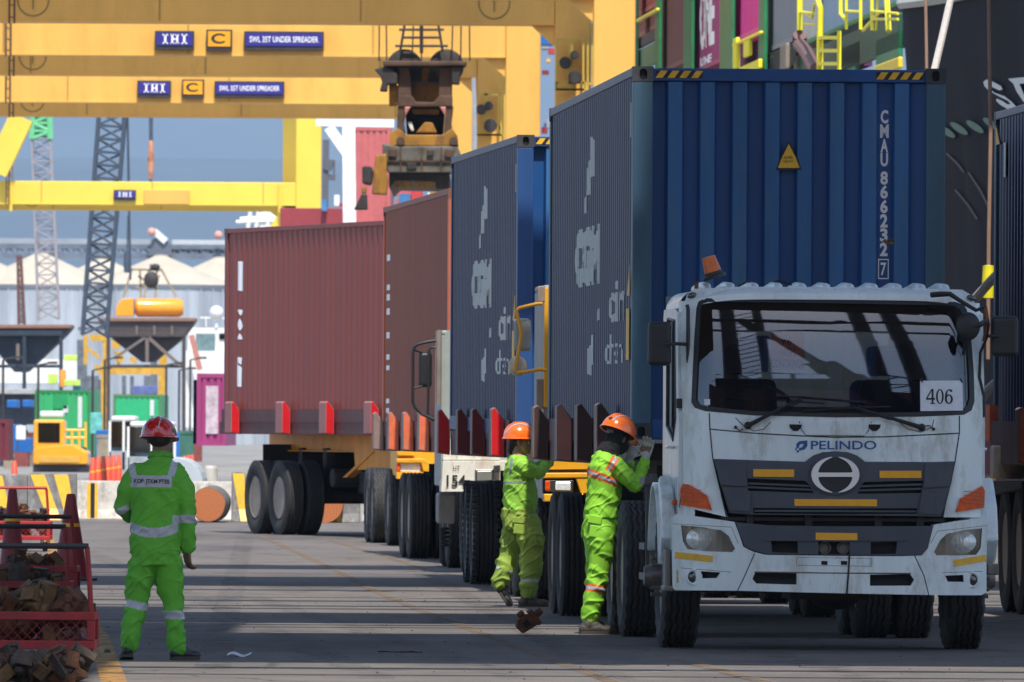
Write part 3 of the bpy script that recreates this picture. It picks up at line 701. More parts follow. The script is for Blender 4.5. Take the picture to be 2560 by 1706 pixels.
# lower dark trim of the bumper
GT = M['greytrim']
lt = [(585, 490), (800, 510), (1193, 516), (1795, 514), (1762, 650), (1725, 690), (1620, 694), (1193, 690), (770, 684), (700, 665), (640, 640)]
lh = [(802, 600), (966, 606), (966, 680), (808, 674)]; lh2 = [(1092, 608), (1284, 612), (1284, 688), (1092, 686)]; lh3 = [(1412, 612), (1575, 610), (1566, 684), (1412, 688)]
skin(TR, 'bumper_trim', lt, GT, 0.02, 0.06, [lh, lh2, lh3], S=bsurf, V=B)
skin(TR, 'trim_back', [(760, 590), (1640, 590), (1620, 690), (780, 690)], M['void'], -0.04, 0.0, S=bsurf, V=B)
line(TR, 'trim_lip', [(765, 600), (1193, 604), (1625, 600)], 7, GT, 0.032, S=bsurf, V=B, thick=0.02)
line(TR, 'reflector_strip', [(1075, 576), (1330, 579)], 44, M['amber'], 0.028, S=bsurf, V=B, thick=0.006)
for x in (1133, 1246):
    px, py = B(x, 648); p = FT.p(px, py, -0.09); h_ = MB(); h_.rev([(0.001, 0.03), (0.028, 0.03), (0.040, 0.0), (0.044, 0.0), (0.044, 0.05)], o=p, ax='y', n=20); h_.build('horn', M['hub'], TR, smooth=True)
for x in (866, 1490):
    px, py = B(x, 650); p = FT.p(px, py, -0.05); h_ = MB(); h_.box(p.x-0.05, p.x+0.04, p.y, p.y+0.05, p.z-0.015, p.z+0.01); h_.build('tow_eye', M['hub'], TR, bevel=0.005)
# bumper
bo = [(228, 438), (400, 462), (578, 488), (606, 560), (632, 640), (695, 672), (770, 690), (1193, 696), (1620, 698), (1725, 694), (1756, 655), (1800, 506), (1960, 480), (2112, 462), (2130, 485), (2122, 700), (2122, 920), (2092, 937), (1770, 936), (1250, 926), (600, 910), (215, 906), (200, 890), (196, 700), (200, 460)]
hl = [(250, 508), (380, 520), (500, 540), (545, 575), (582, 652), (565, 674), (400, 668), (290, 656), (262, 605)]
hr = [(2096, 527), (2000, 536), (1880, 560), (1838, 600), (1800, 672), (1815, 693), (1950, 694), (2058, 690), (2086, 650)]
ol = [(705, 797), (960, 803), (960, 873), (712, 866), (688, 838)]; orr = [(1408, 811), (1655, 807), (1680, 843), (1660, 879), (1408, 880)]
fl_, fr_ = [(372, 790), (492, 798), (470, 833), (380, 834)], [(1868, 817), (1980, 813), (1985, 856), (1885, 855)]
skin(TR, 'bumper', bo, Wm, 0.012, 0.30, [hl, hr, ol, orr, fl_, fr_], S=bsurf, V=B)
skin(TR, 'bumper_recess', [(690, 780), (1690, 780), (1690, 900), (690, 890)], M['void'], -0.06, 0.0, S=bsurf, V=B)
skin(TR, 'plate_panel', [(960, 805), (1408, 812), (1408, 878), (960, 872)], Wm, 0.006, 0.02, S=bsurf, V=B)
line(TR, 'bumper_crease_shade', [(700, 795), (1193, 802), (1660, 804)], 8, M['lampbowl'], 0.0135, S=bsurf, V=B)  # dark ribbon paints the shade along the crease
for p_ in ([(597, 910), (640, 820), (702, 680)], [(1768, 936), (1740, 820), (1680, 692)]): line(TR, 'panel_gap', p_, 6, sm, 0.0135, S=bsurf, V=B)
for p_ in ([(958, 706), (1418, 712)], [(1416, 714), (1414, 760)], [(1416, 760), (960, 754)], [(958, 752), (958, 708)]): line(TR, 'pressed_line_shade', p_, 2.5, M['lampbowl'], 0.0135, S=bsurf, V=B)  # plate outline drawn as painted shade
for x in (1129, 1249): skin(TR, 'plate_slot', [(x-19, 727), (x+19, 728), (x+19, 752), (x-19, 751)], M['void'], 0.0135, 0.0, S=bsurf, V=B)
line(TR, 'rubber_strap', [(1282, 690), (1276, 800), (1266, 926)], 11, M['black'], 0.020, S=bsurf, V=B, thick=0.006)
for p_ in ([(213, 690), (443, 716)], [(1922, 742), (2120, 708)]):
    ln = ribbon(p_, 40); skin(TR, 'reflector_strip', ln, M['haz'], 0.017, 0.004, S=bsurf, V=B)
for p_ in ([(250, 770), (560, 796)], [(1850, 800), (2100, 790)], [(205, 500), (560, 520), (600, 620)], [(2125, 510), (1820, 545), (1780, 620)]):
    line(TR, 'bumper_crease_shade', p_, 3, M['lampbowl'], 0.0132, S=bsurf, V=B)  # crease shade painted as thin dark ribbons
skin(TR, 'scuff', [(222, 790), (232, 780), (236, 860), (222, 864)], mat('yellow_scuff', (0.62, 0.42, 0.16), 0.7, var=0.4, scale=30), 0.0133, 0.0, S=bsurf, V=B)
for q, c_, rx in ((hl, (393, 592), 106), (hr, (1958, 612), 106)):
    o = skin(TR, 'headlight', q, M['lampbowl'], -0.045, 0.0, S=bsurf, V=B)
    px, py = B(*c_); x, z = tr([c_], bsurf, B)[0]; yy = bsurf(x, z) + 0.055
    b = MB(); rr = 0.124; rz_ = 0.088
    b.grid(lambda u, v: (x + rr*u_(u, v)[0], yy - 0.045*(1 - u_(u, v)[0]**2 - u_(u, v)[1]**2) - (0.004 if int(u*26) % 2 else 0), z + rz_*u_(u, v)[1]), 26, 16) if False else None
    for i in range(14):
        r0, r1 = i/14, (i+1)/14
        for k in range(40):
            a0, a1 = 2*pi*k/40, 2*pi*(k+1)/40
            f = lambda r_, a: (x + rr*r_*cos(a), yy - 0.045*(1-r_*r_) - 0.0012*sin(260*rr*r_*cos(a)), z + rz_*r_*sin(a))
            b.add([f(r0, a0), f(r1, a0), f(r1, a1), f(r0, a1)], [(0, 1, 2, 3)])
    b.build('lens', M['lens'], o, smooth=False)
    g = skin(o, 'cover', q, glass('lamp_cover', (0.9, 0.9, 0.9), 0.05) if 'lamp_cover' not in bpy.data.materials else bpy.data.materials['lamp_cover'], 0.005, 0.0, S=bsurf, V=B)
for c_ in ((330, 826), (2031, 843)):
    x, z = tr([c_], bsurf, B)[0]; yy = bsurf(x, z)
    b = MB(); b.tube([(x+0.052*cos(a*pi/16), yy-0.016, z+0.052*sin(a*pi/16)) for a in range(33)], 0.009, 8); o = b.build('fog_lamp', Wm, TR, smooth=True)
    b = MB(); b.rev([(0.001, -0.022), (0.030, -0.018), (0.042, -0.006)], o=(x, yy, z), ax='y', n=24); b.build('lens', M['lampbowl'], o, smooth=True)
for q in (fl_, fr_): skin(TR, 'fog_slot', q, M['void'], -0.05, 0.0, S=bsurf, V=B)
# cab body behind the front: sides, roof, back wall
hwx = 1.085
def cabside(sg):
    x = sg*hwx
    zz = 2.60
    out = [(surf(hwx, 0.75)+0.02, 0.62), (surf(hwx, 1.6)+0.02, 1.6), (surf(hwx, 2.45)+0.02, 2.42), (0.80, 2.45), (1.95, 2.45), (2.0, 2.4), (2.0, 0.95), (1.45, 0.95), (1.2, 1.12), (0.7, 1.12), (0.5, 0.95), (0.45, 0.62)]
    win = [(0.50, 1.66), (0.66, 2.36), (1.45, 2.38), (1.50, 2.2), (1.50, 1.60), (0.80, 1.50)]
    b = MB()
    for t in poly_tris(out, [win]): b.add([(x, p[0], p[1]) for p in t], [(0, 1, 2)])
    b.build('door_side', Wm, TR, solid=0.03)
    g = MB()
    for t in poly_tris(win): g.add([(x - sg*0.01, p[0], p[1]) for p in t], [(0, 1, 2)])
    g.build('side_window', M['glassdark'], TR)
    b = MB(); b.tube([(x+sg*0.012, p[0], p[1]) for p in win + win[:1]], 0.014, 6); b.build('window_seal', M['black'], TR)
    b = MB(); b.tube([(x+sg*0.02, 0.62, 1.45), (x+sg*0.06, 0.64, 1.45), (x+sg*0.06, 0.80, 1.45), (x+sg*0.02, 0.82, 1.45)], 0.012, 6); b.build('door_handle', M['chrome'], TR)
cabside(-1); cabside(1)
for sg in (-1, 1):
    b = MB(); b.grid(lambda u, v: (sg*(0.96 + 0.125*sin(u*pi/2)), 0.50 + v*1.46, 2.45 + 0.125*cos(u*pi/2)), 6, 4); b.build('roof_edge', Wm, TR, smooth=True)
# rounded corner pieces between the flat front sheet and the sides
for sg in (-1, 1):
    b = MB(); rows = [0.62, 0.8, 1.0, 1.2, 1.4, 1.6, 1.8, 2.0, 2.2, 2.4, 2.5]; n = 7
    def cf(u, v):
        j = min(int(v*(len(rows)-1)), len(rows)-2); z = rows[0] + (rows[-1]-rows[0])*v
        xa = 0.985; ya = surf(xa, z) + 0.03; xb = hwx; yb = surf(hwx, z) + 0.10
        a = u*pi/2; return (sg*(xa + (xb-xa)*sin(a)), ya + (yb-ya)*(1-cos(a)), z)
    b.grid(cf, 8, 16); b.build('corner_panel', Wm, TR, smooth=True)
b = MB()
b.grid(lambda u, v: ((u-0.5)*2*1.03 if 0 < u < 1 else (u-0.5)*2*1.07, 0.42 + v*1.55, 2.585 + 0.02*sin(pi*min(1, v*1.0)) - (0.10 if u in (0, 1) else 0) - 0.02*abs((u-0.5)*2)**4), 20, 6)
b.build('roof', Wm, TR, smooth=True)
b = MB()
for i in range(11):
    x = -0.88 + i*0.172
    b.tube([(x, 0.50, 2.575), (x, 0.60, 2.602), (x, 1.2, 2.612), (x, 1.85, 2.60)], [0.02, 0.036, 0.040, 0.03], 10)
b.build('roof_rib', Wm, TR, smooth=True)
# brow over the windshield
b = MB()
for i in range(24):
    x0, x1 = -1.0 + i*2.0/24, -1.0 + (i+1)*2.0/24
    def pr(x): e = 0.06*abs(x)**6; return [(surf(x, 2.50)-0.006, 2.515-e), (surf(x, 2.50)+0.004, 2.56-e), (surf(x, 2.5)+0.07, 2.592-e), (surf(x, 2.5)+0.16, 2.600-e)]
    for (a, c), (d, e) in zip(zip(pr(x0), pr(x0)[1:]), zip(pr(x1), pr(x1)[1:])): b.add([(x0, *a), (x1, *d), (x1, *e), (x0, *c)], [(0, 1, 2, 3)])
b.build('roof_brow', Wm, TR, smooth=True, merge=0.0005)
b = MB(); rw = [(-0.55, 1.75), (0.55, 1.75), (0.55, 2.30), (-0.55, 2.30)]
for t in poly_tris([(-hwx, 0.95), (hwx, 0.95), (hwx, 2.55), (-hwx, 2.55)], [rw]): b.add([(p[0], 1.98, p[1]) for p in t], [(0, 1, 2)])
b.build('back_wall', mat('cab_lining', (0.22, 0.22, 0.22), 0.8), TR)
b = MB(); b.box(-0.55, 0.55, 1.985, 1.99, 1.75, 2.30); b.build('rear_window', M['glass'], TR)
b = MB(); b.box(-1.02, 1.02, 0.30, 1.95, 0.98, 1.02); b.build('cab_floor', M['chassis'], TR)
# inside: dashboard, seats, wheel
b = MB(); b.prism([(0.14, 1.2), (0.14, 1.62), (0.30, 1.70), (0.50, 1.66), (0.55, 1.2)], 'x', -1.0, 1.0); b.build('dashboard', M['seat'], TR, bevel=0.03)
for x in (-0.55, 0.55):
    b = MB(); b.prism([(0.95, 1.15), (0.95, 1.33), (1.36, 1.32), (1.50, 1.95), (1.62, 1.95), (1.52, 1.15)], 'x', x-0.25, x+0.25); o = b.build('seat', M['seat'], TR, bevel=0.05)
    b = MB(); b.box(x-0.13, x+0.13, 1.50, 1.60, 1.98, 2.20); b.build('headrest', M['seat'], o, bevel=0.04)
b = MB(); c_ = Vector((-0.52, 0.62, 1.78)); R3 = Matrix.Rotation(radians(28), 3, 'X')
b.tube([c_ + R3 @ Vector((0.24*cos(a*pi/18), 0.24*sin(a*pi/18), 0)) for a in range(37)], 0.016, 8)
for a in (0.3, pi-0.3, -pi/2): b.tube([c_, c_ + R3 @ Vector((0.24*cos(a), 0.24*sin(a), 0))], 0.014, 6)
b.tube([c_, (-0.52, 0.45, 1.5)], 0.03, 8); b.build('steering_wheel', M['black'], TR, smooth=True)
o = skin(TR, 'notice_sheet', [(805, 568), (1010, 565), (1010, 795), (805, 795)], M['orangesheet'], -0.05, 0.0)
for tx, z0, z1, x0, x1 in (("9'6", 595, 645, 868, 930), ('HIGH', 662, 712, 866, 950), ('CONTAINER', 732, 782, 808, 1005)):
    put_text(o, tx, x0, x1, z1, z0, M['ink'], -0.046)
# paper number sheet
sp_ = [(1715, 864), (1974, 862), (1978, 1046), (1717, 1050)]
NS = skin(TR, 'number_sheet', sp_, M['paper'], 0.018, 0.003)
def serif(parent, glyph, X0, X1, Y0, Y1, m, off, put):
    """block serif figures and capitals drawn as strokes in a unit box"""
    def P_(u, v): return (X0 + (X1-X0)*u, Y0 + (Y1-Y0)*v)
    sh_ = {'4': [[(0.62, 0), (0.62, 1), (0.84, 1), (0.84, 0)], [(0.0, 0.72), (0.0, 0.60), (0.60, 0.0), (0.70, 0.06), (0.16, 0.60), (1.0, 0.60), (1.0, 0.72)], [(0.45, 0.93), (1.0, 0.93), (1.0, 1.0), (0.45, 1.0)]],
           'I': [[(0.3, 0), (0.7, 0), (0.7, 1), (0.3, 1)], [(0, 0), (1, 0), (1, 0.14), (0, 0.14)], [(0, 0.86), (1, 0.86), (1, 1), (0, 1)]],
           'H': [[(0.1, 0), (0.32, 0), (0.32, 1), (0.1, 1)], [(0.68, 0), (0.9, 0), (0.9, 1), (0.68, 1)], [(0.3, 0.44), (0.7, 0.44), (0.7, 0.58), (0.3, 0.58)], [(0, 0), (0.44, 0), (0.44, 0.12), (0, 0.12)], [(0.56, 0), (1, 0), (1, 0.12), (0.56, 0.12)], [(0, 0.88), (0.44, 0.88), (0.44, 1), (0, 1)], [(0.56, 0.88), (1, 0.88), (1, 1), (0.56, 1)]]}
    rings = []
    if glyph == '0': rings = [((0.5, 0.5), 0.5, 0.5, 0.26, 0.43)]
    if glyph == '6': rings = [((0.5, 0.68), 0.5, 0.32, 0.24, 0.24)]
    for q in sh_.get(glyph, []): put(parent, [P_(*p) for p in q], m, off)
    for c_, a, b_, a2, b2 in rings:
        o_ = [P_(c_[0]+a*cos(t*pi/12), c_[1]+b_*sin(t*pi/12)) for t in range(24)]; i_ = [P_(c_[0]+a2*cos(t*pi/12), c_[1]+b2*sin(t*pi/12)) for t in range(24)]
        put(parent, o_, m, off, [i_])
    if glyph == '6': put(parent, [P_(*p) for p in [(0.0, 0.68), (0.04, 0.35), (0.22, 0.10), (0.55, 0.0), (0.9, 0.06), (0.92, 0.20), (0.62, 0.18), (0.55, 0.06), (0.36, 0.16), (0.27, 0.4), (0.26, 0.68)]], m, off)
def put_skin(parent, q, m, off, holes=()): skin(parent, 'lettering', q, m, off, 0.0, holes)
for g_, x0, x1 in (('4', 1752, 1806), ('0', 1812, 1860), ('6', 1866, 1916)): serif(NS, g_, x0, x1, 914, 1006, M['ink'], 0.020, put_skin)
for q in ((1722, 856), (1966, 856)): line(NS, 'clip', [(q[0]-8, q[1]-8), (q[0]+8, q[1]+18)], 9, M['iron'], 0.024, thick=0.004)
skin(TR, 'window_sticker', [(393, 975), (430, 976), (430, 1012), (396, 1012)], M['paper'], -0.008, 0.0)
# wipers
for piv, elb, b0, b1 in (((660, 1138), (985, 968), (832, 954), (1378, 997)), ((1725, 1150), (1312, 1026), (1002, 1050), (1532, 1022))):
    def q3(p, off):
        x, z = tr([p])[0]; return Vector((x, surf(x, z) - off, z))
    mid = ((piv[0]*0.62 + elb[0]*0.38), (piv[1]*0.62 + elb[1]*0.38))
    b = MB(); b.tube([q3(piv, 0.03), q3(mid, 0.055), q3(elb, 0.045)], [0.017, 0.013, 0.007], 8)
    b.ball(q3(piv, 0.02), 0.028, 0.028, 0.028); b.tube([q3((piv[0]*0.5+elb[0]*0.5+14, piv[1]*0.5+elb[1]*0.5+16), 0.04), q3((elb[0]+10, elb[1]+14), 0.035)], 0.004, 5)
    o = b.build('wiper', M['black'], TR, smooth=True)
    n_ = 8; b = MB(); b.tube([q3((b0[0]+(b1[0]-b0[0])*i/n_, b0[1]+(b1[1]-b0[1])*i/n_), 0.020) for i in range(n_+1)], 0.008, 6)
    b.tube([q3((b0[0]*0.75+b1[0]*0.25, b0[1]*0.75+b1[1]*0.25-6), 0.035), q3(((b0[0]+b1[0])/2, (b0[1]+b1[1])/2-4), 0.05), q3((b0[0]*0.25+b1[0]*0.75, b0[1]*0.25+b1[1]*0.75-6), 0.035)], 0.006, 6)
    b.build('wiper_blade', M['black'], o)
    b = MB(); a_, c_ = (585, 1148), (632, 1160)
    if piv[0] > 1000: a_, c_ = (1798, 1160), (1750, 1140)
    b.tube([q3(a_, 0.012), q3(((a_[0]+c_[0])/2, a_[1]+22 if piv[0] < 1000 else a_[1]-22), 0.012), q3(c_, 0.012)], 0.004, 5); b.ball(q3(a_, 0.012), 0.012); b.build('washer_hose', M['black'], TR)
# mirrors
def at(p, y, V=A): px, py = V(*p); return FT.p(px, py, y)
def mirror_box(p0, p1, y, name='wing_mirror'):
    a, c_ = at(p0, y), at(p1, y); b = MB(); b.box(min(a.x, c_.x), max(a.x, c_.x), y, y+0.10, min(a.z, c_.z), max(a.z, c_.z)); return b.build(name, M['black'], TR, bevel=0.035, seg=4)
m1 = mirror_box((52, 500), (192, 772), 0.10); m2 = mirror_box((2154, 465), (2320, 716), 0.10)
for mm, p in ((m1, ((158, 637), (290, 640))), (m2, ((2200, 590), (2120, 588)))):
    b = MB(); b.tube([at(p[0], 0.06), at(((p[0][0]+p[1][0])/2, p[0][1]), 0.05), at(p[1], 0.28)], 0.013, 8); b.build('mirror_arm', M['black'], mm, smooth=True)
b = MB(); b.tube([at((288, 400), 0.30), at((294, 420), 0.29), at((294, 960), 0.22), at((292, 995), 0.22)], 0.014, 8); b.box(-1.115, -1.07, 0.22, 0.28, 1.73, 1.80); b.build('mirror_bar', M['black'], TR, smooth=True)
b = MB(); b.tube([at((2118, 410), 0.2), at((2136, 520), 0.1), at((2125, 600), 0.12), at((2085, 690), 0.2), at((2080, 840), 0.22), at((2108, 960), 0.22), at((2110, 1080), 0.22), at((2055, 1092), 0.22)], 0.011, 8); b.build('mirror_bar', M['black'], TR, smooth=True)
b = MB(); b.tube([at((1782, 338), 0.20), at((1850, 332), 0.17), at((1900, 332), 0.16), at((1960, 372), 0.15), at((2060, 432), 0.10), at((2112, 412), 0.12)], [0.020, 0.02, 0.018, 0.015, 0.014, 0.012], 8); b.build('mirror_bar', M['black'], TR, smooth=True)
b = MB(); b.tube([at((2112, 412), 0.12), at((2122, 470), 0.11), at((2118, 560), 0.11), at((2106, 620), 0.14)], 0.012, 8); b.build('mirror_bar', mat('rusted_bar', (0.20, 0.06, 0.03), 0.8, rust=0.6), TR, smooth=True)
p = at((2010, 530), 0.02); b = MB(); b.ball(p, 0.088, 0.04, 0.102, 24, 12); b.tube([p + Vector((0.02, -0.02, 0.0)), p + Vector((0.08, -0.03, 0.01)), at((2110, 505), 0.1)], 0.02, 8); b.build('convex_mirror', M['black'], TR, smooth=True)
p = at((1815, 706), 0.28); b = MB(); b.ball(p, 0.066, 0.03, 0.096, 24, 12); b.tube([p + Vector((0.05, 0, -0.02)), at((1925, 735), 0.3)], 0.01, 6); b.build('inside_mirror', M['black'], TR, smooth=True)
a, c_ = at((1925, 622), 0.3), at((1980, 820), 0.3); b = MB(); b.box(a.x, c_.x, 0.3, 0.34, c_.z, a.z); b.build('inside_mirror', M['black'], TR, bevel=0.02)
b = MB(); b.tube([at((1870, 850), 0.28), at((1900, 760), 0.3), at((1905, 560), 0.33), at((1870, 450), 0.36)], 0.006, 6); b.build('cable', M['black'], TR)
# beacon on its bent bracket
p0, p1 = at((452, 212), 0.55), at((416, 92), 0.55); ax_ = (p1-p0).normalized(); b = MB(); R_ = ax_.to_track_quat('Z', 'Y').to_matrix(); ln = (p1-p0).length
def revt(prof, m, nm, par):
    q = MB(); q.rev(prof, ax='z', n=28); q.v = [tuple(p0 + R_ @ Vector(v)) for v in q.v]; return q.build(nm, m, par, smooth=True)
bc = revt([(0.001, -0.03), (0.085, -0.03), (0.085, -0.008), (0.068, -0.002), (0.066, 0.02)], M['black'], 'beacon', TR)
revt([(0.064, 0.015)] + [(0.062 - 0.014*(i/12) + 0.0015*(i % 2), 0.015 + (ln-0.03)*i/12) for i in range(13)] + [(0.001, ln-0.012)], M['beacon'], 'beacon_dome', bc)
b = MB(); b.beam(p0 + Vector((0.0, 0, -0.03)), at((345, 262), 0.55), 0.03, 0.008); b.beam(at((348, 258), 0.55), at((345, 300), 0.55), 0.03, 0.008); b.build('bracket', mat('rust_plain', (0.16, 0.07, 0.04), 0.8), bc)
for c_ in ((318, 340), (2030, 356)):
    p = at(c_, 0.36); b = MB(); b.ball(p, 0.035, 0.02, 0.022, 12, 8, rot=Matrix.Rotation(radians(-20 if c_[0] < 1000 else 20), 3, 'Y')); b.build('marker_lamp', M['lampbowl'], TR, smooth=True)
b = MB(); b.tube([at((700, 268), 0.9), at((660, 255), 0.9), at((600, 285), 0.9)], 0.008, 5); b.tube([at((820, 262), 0.9), at((850, 250), 0.9), at((930, 275), 0.9)], 0.008, 5); b.build('loose_wire', M['black'], TR)
# mudguards over the steering wheels
for sg in (-1, 1):
    pts = [(0.42 + 0.62*(1-cos(t)) + 0.0, 0.52 + 0.66*sin(t)) for t in [radians(a) for a in range(8, 173, 12)]]
    b = MB(); w0, w1 = (-1.22, -0.86) if sg < 0 else (0.86, 1.19)
    for (a, c_), (d, e) in zip(pts, pts[1:]):
        vs = [(w0, a+0.15, c_), (w1, a+0.15, c_), (w1, d+0.15, e), (w0, d+0.15, e)]
        b.add(vs, [(0, 1, 2, 3)])
    b.build('mudguard', Wm, TR, solid=0.03, smooth=True, merge=0.001)
    b = MB(); b.prism([(0.52, 0.62), (0.30, 0.80), (0.42, 1.05), (0.75, 1.25), (0.75, 1.16), (0.58, 1.0), (0.50, 0.78)], 'x', sg*1.16-0.05, sg*1.16+0.05); b.build('fender_flare', Wm, TR, bevel=0.02)
b = MB(); b.box(-1.20, -1.0, 0.15, 0.55, 0.42, 0.46); b.box(-1.19, -1.15, 0.2, 0.5, 0.44, 0.72); b.build('step', M['hub'], TR, bevel=0.01)
b = MB(); b.box(1.12, 1.20, 0.15, 0.35, 0.55, 0.63); b.build('step', M['hub'], TR, bevel=0.01)
# steering wheels, hubs, drive wheels
for sx in (-1, 1):
    w_ = wheel(TR, sx*1.035, 1.3, R=0.515, wd=0.27, out=sx, style='new')
    b = MB(); b.rev([(0.001, sx*0.24), (0.07, sx*0.24), (0.085, sx*0.20), (0.09, sx*0.12), (0.17, sx*0.11), (0.19, sx*0.05)], ax='x', n=20)
    for k in range(10):
        a = 2*pi*k/10; b.tube([(sx*0.10, cos(a)*0.14, sin(a)*0.14), (sx*0.19, cos(a)*0.14, sin(a)*0.14)], 0.017, 6)
    b.build('hub', M['hub'], w_, smooth=True)
for y in (5.75, 7.1):
    for sx in (-1, 1):
        wheel(TR, sx*1.05, y, R=0.515, wd=0.27, out=sx, style='old2' if False else 'new'); wheel(TR, sx*0.73, y, R=0.515, wd=0.27, out=-sx, style='new')
    b = MB(); b.tube([(-0.9, y, 0.515), (0.9, y, 0.515)], 0.08, 12); b.ball((0, y, 0.53), 0.22, 0.2, 0.2); b.build('axle', M['chassis'], TR, smooth=True)
b = MB(); b.box(-0.9, 0.9, 1.24, 1.36, 0.40, 0.52); b.box(-0.25, 0.3, 0.7, 1.6, 0.36, 0.8); b.ball((0.1, 1.1, 0.42), 0.2, 0.3, 0.14); b.build('front_axle', M['chassis'], TR, smooth=False)
b = MB()
for x in (-0.42, 0.42): b.box(x-0.04, x+0.04, 0.15, 7.9, 0.68, 0.93)
for y in (2.2, 3.4, 4.6, 6.4, 7.8): b.box(-0.42, 0.42, y, y+0.12, 0.70, 0.90)
b.build('frame_rail', M['chassis'], TR)
b = MB(); b.box(-1.1, -0.6, 2.1, 2.9, 0.55, 1.1); b.build('battery_box', M['chassis'], TR, bevel=0.03)
b = MB(); b.tube([(-0.80, 3.2, 0.76), (-0.80, 4.6, 0.76)], 0.26, 20); b.build('fuel_tank', M['chassis'], TR, smooth=True)
b = MB(); b.box(0.6, 1.1, 2.2, 3.9, 0.55, 1.1); b.build('tool_box', M['chassis'], TR, bevel=0.03)
b = MB(); b.box(-0.9, 0.9, 0.25, 1.9, 0.62, 0.98); b.box(-0.45, 0.5, 1.2, 2.6, 0.5, 1.2); b.build('engine', M['chassis'], TR, bevel=0.03)
b = MB(); b.box(-0.55, 0.55, 6.0, 7.0, 1.06, 1.18); b.box(-0.5, 0.5, 6.2, 6.8, 0.93, 1.06); b.build('fifth_wheel', M['iron'], TR, bevel=0.02)
# ladder and bracket work beside the step, left side behind the cab
b = MB()
for y in (2.25, 2.75): b.beam((-1.15, y, 0.45), (-1.15, y, 1.25), 0.05, 0.04)
for z in (0.5, 0.72, 1.2): b.beam((-1.17, 2.2, z), (-1.17, 2.8, z), 0.10, 0.05, up=(0, 0, 1))
b.build('side_ladder', mat('ladder_grey', (0.16, 0.15, 0.145), 0.6, var=0.3, dirt=0.5), TR)
b = MB(); b.tube([(-0.95, 2.6, 1.35), (-0.9, 2.8, 1.1), (-0.6, 3.2, 1.0)], 0.09, 10); b.build('intake_hose', M['black'], TR, smooth=True)
b = MB()
for q in range(4): b.tube([(-0.5+q*0.12, 2.1, 1.7), (-0.5+q*0.12, 2.9, 1.2), (-0.4+q*0.1, 4.2, 1.25), (-0.3+q*0.1, 6.0, 1.45)], 0.016, 6)
b.build('air_line', M['black'], TR, smooth=True)

# ================================================================== plain tractors further back
def box_truck(loc, rz, label, paint, top, xl, xr, kind):
    """cab-over terminal tractor, local x from xl to xr, front plate at y = 0"""
    t = thing('tractor_truck', label, 'truck', loc, rz, 'trucks in the queue')
    pm = paint
    b = MB()
    fr = [(xl, 0.95), (xr, 0.95), (xr, top-0.12), (xr-0.1, top), (xl+0.06, top), (xl, top-0.10)]; wn = [(xl+0.12, 1.65), (xr-0.12, 1.65), (xr-0.15, top-0.25), (xl+0.14, top-0.25)]
    for q in poly_tris(fr, [wn]): b.add([(p[0], 0.05, p[1]) for p in q], [(0, 1, 2)])
    b.build('cab_front', pm, t, solid=0.05)
    g = MB(); g.box(xl+0.12, xr-0.12, 0.06, 0.07, 1.65, top-0.25); g.build('windshield', M['glassdark'], t)
    b = MB(); b.box(xl, xr, 0.08, 1.7, top-0.05, top); b.box(xl, xl+0.03, 0.08, 1.7, 0.95, top-0.05); b.box(xr-0.03, xr, 0.08, 1.7, 0.95, top-0.05); b.box(xl, xr, 1.67, 1.7, 0.95, top-0.05); b.build('cab_body', pm, t, bevel=0.02)
    b = MB(); b.box(xl+0.04, xr-0.04, 0.3, 1.6, 0.93, 1.0); b.box(xl+0.2, xr-0.2, 0.2, 0.6, 1.0, 1.55); b.build('cab_floor', M['chassis'], t)
    for sx in (-1, 1):
        wheel(t, sx*1.04, 1.35, R=0.52, wd=0.27, out=sx, style='new')
        for y in (4.8, 6.1): wheel(t, sx*1.05, y, R=0.52, wd=0.27, out=sx, style='new'); wheel(t, sx*0.73, y, R=0.52, wd=0.27, out=-sx, style='new')
    b = MB()
    for x in (-0.42, 0.42): b.box(x-0.04, x+0.04, 0.2, 6.6, 0.7, 0.95)
    b.box(-0.9, 0.9, 0.3, 2.0, 0.5, 0.95); b.build('frame_rail', M['chassis'], t)
    return t
# second: yellow, its cab edge and mirror stand left of the nearest container
Y2 = M['chassisyel']; ycab = mat('cab_yellow', (0.80, 0.38, 0.012), 0.45, var=0.08, dirt=0.25, dirtcol=(0.3, 0.15, 0.05))
T2o = RD(6.80, 106.5); FT2 = Fr(T2o, RZ)
xl2 = FT2.y(1352, 900, 0)[0]; tt2 = box_truck(T2o, RZ, 'yellow tractor with a yellow mirror arm, mostly hidden behind the nearest container', mat('cab_grey_side', (0.30, 0.30, 0.29), 0.55, var=0.15, dirt=0.4), 2.88, xl2+0.03, xl2+2.3, 0)
def zt2(x, y): return 850 + x*0.3655, 500 + y*0.3655
def a2(x, y, d=0.0): px, py = zt2(x, y); return FT2.p(px, py, d)
p0, p1 = a2(1397, 600, 0), a2(1421, 1420, 0)
b = MB(); b.box(p0.x, p1.x, -0.03, 0.05, p1.z, p0.z); b.build('door_post', ycab, tt2, bevel=0.008)
b = MB(); q = a2(1352, 590); r = a2(1400, 700); b.box(q.x, r.x, -0.04, 0.06, r.z, q.z); b.build('hinge_block', M['rim'], tt2, bevel=0.01)
q, r = a2(1345, 1225), a2(1397, 1430); b = MB(); b.box(q.x, r.x, -0.02, 0.05, r.z, q.z); b.build('fuse_box', M['rim'], tt2, bevel=0.01)
b = MB(); b.tube([a2(x, y, -0.1) for x, y in ((1385, 710), (1355, 710), (1300, 722), (1225, 740), (1206, 760), (1240, 905), (1232, 980), (1196, 1165), (1215, 1183), (1300, 1172), (1360, 1160), (1412, 1165))], 0.016, 8); arm2 = b.build('mirror_arm', ycab, tt2, smooth=True)
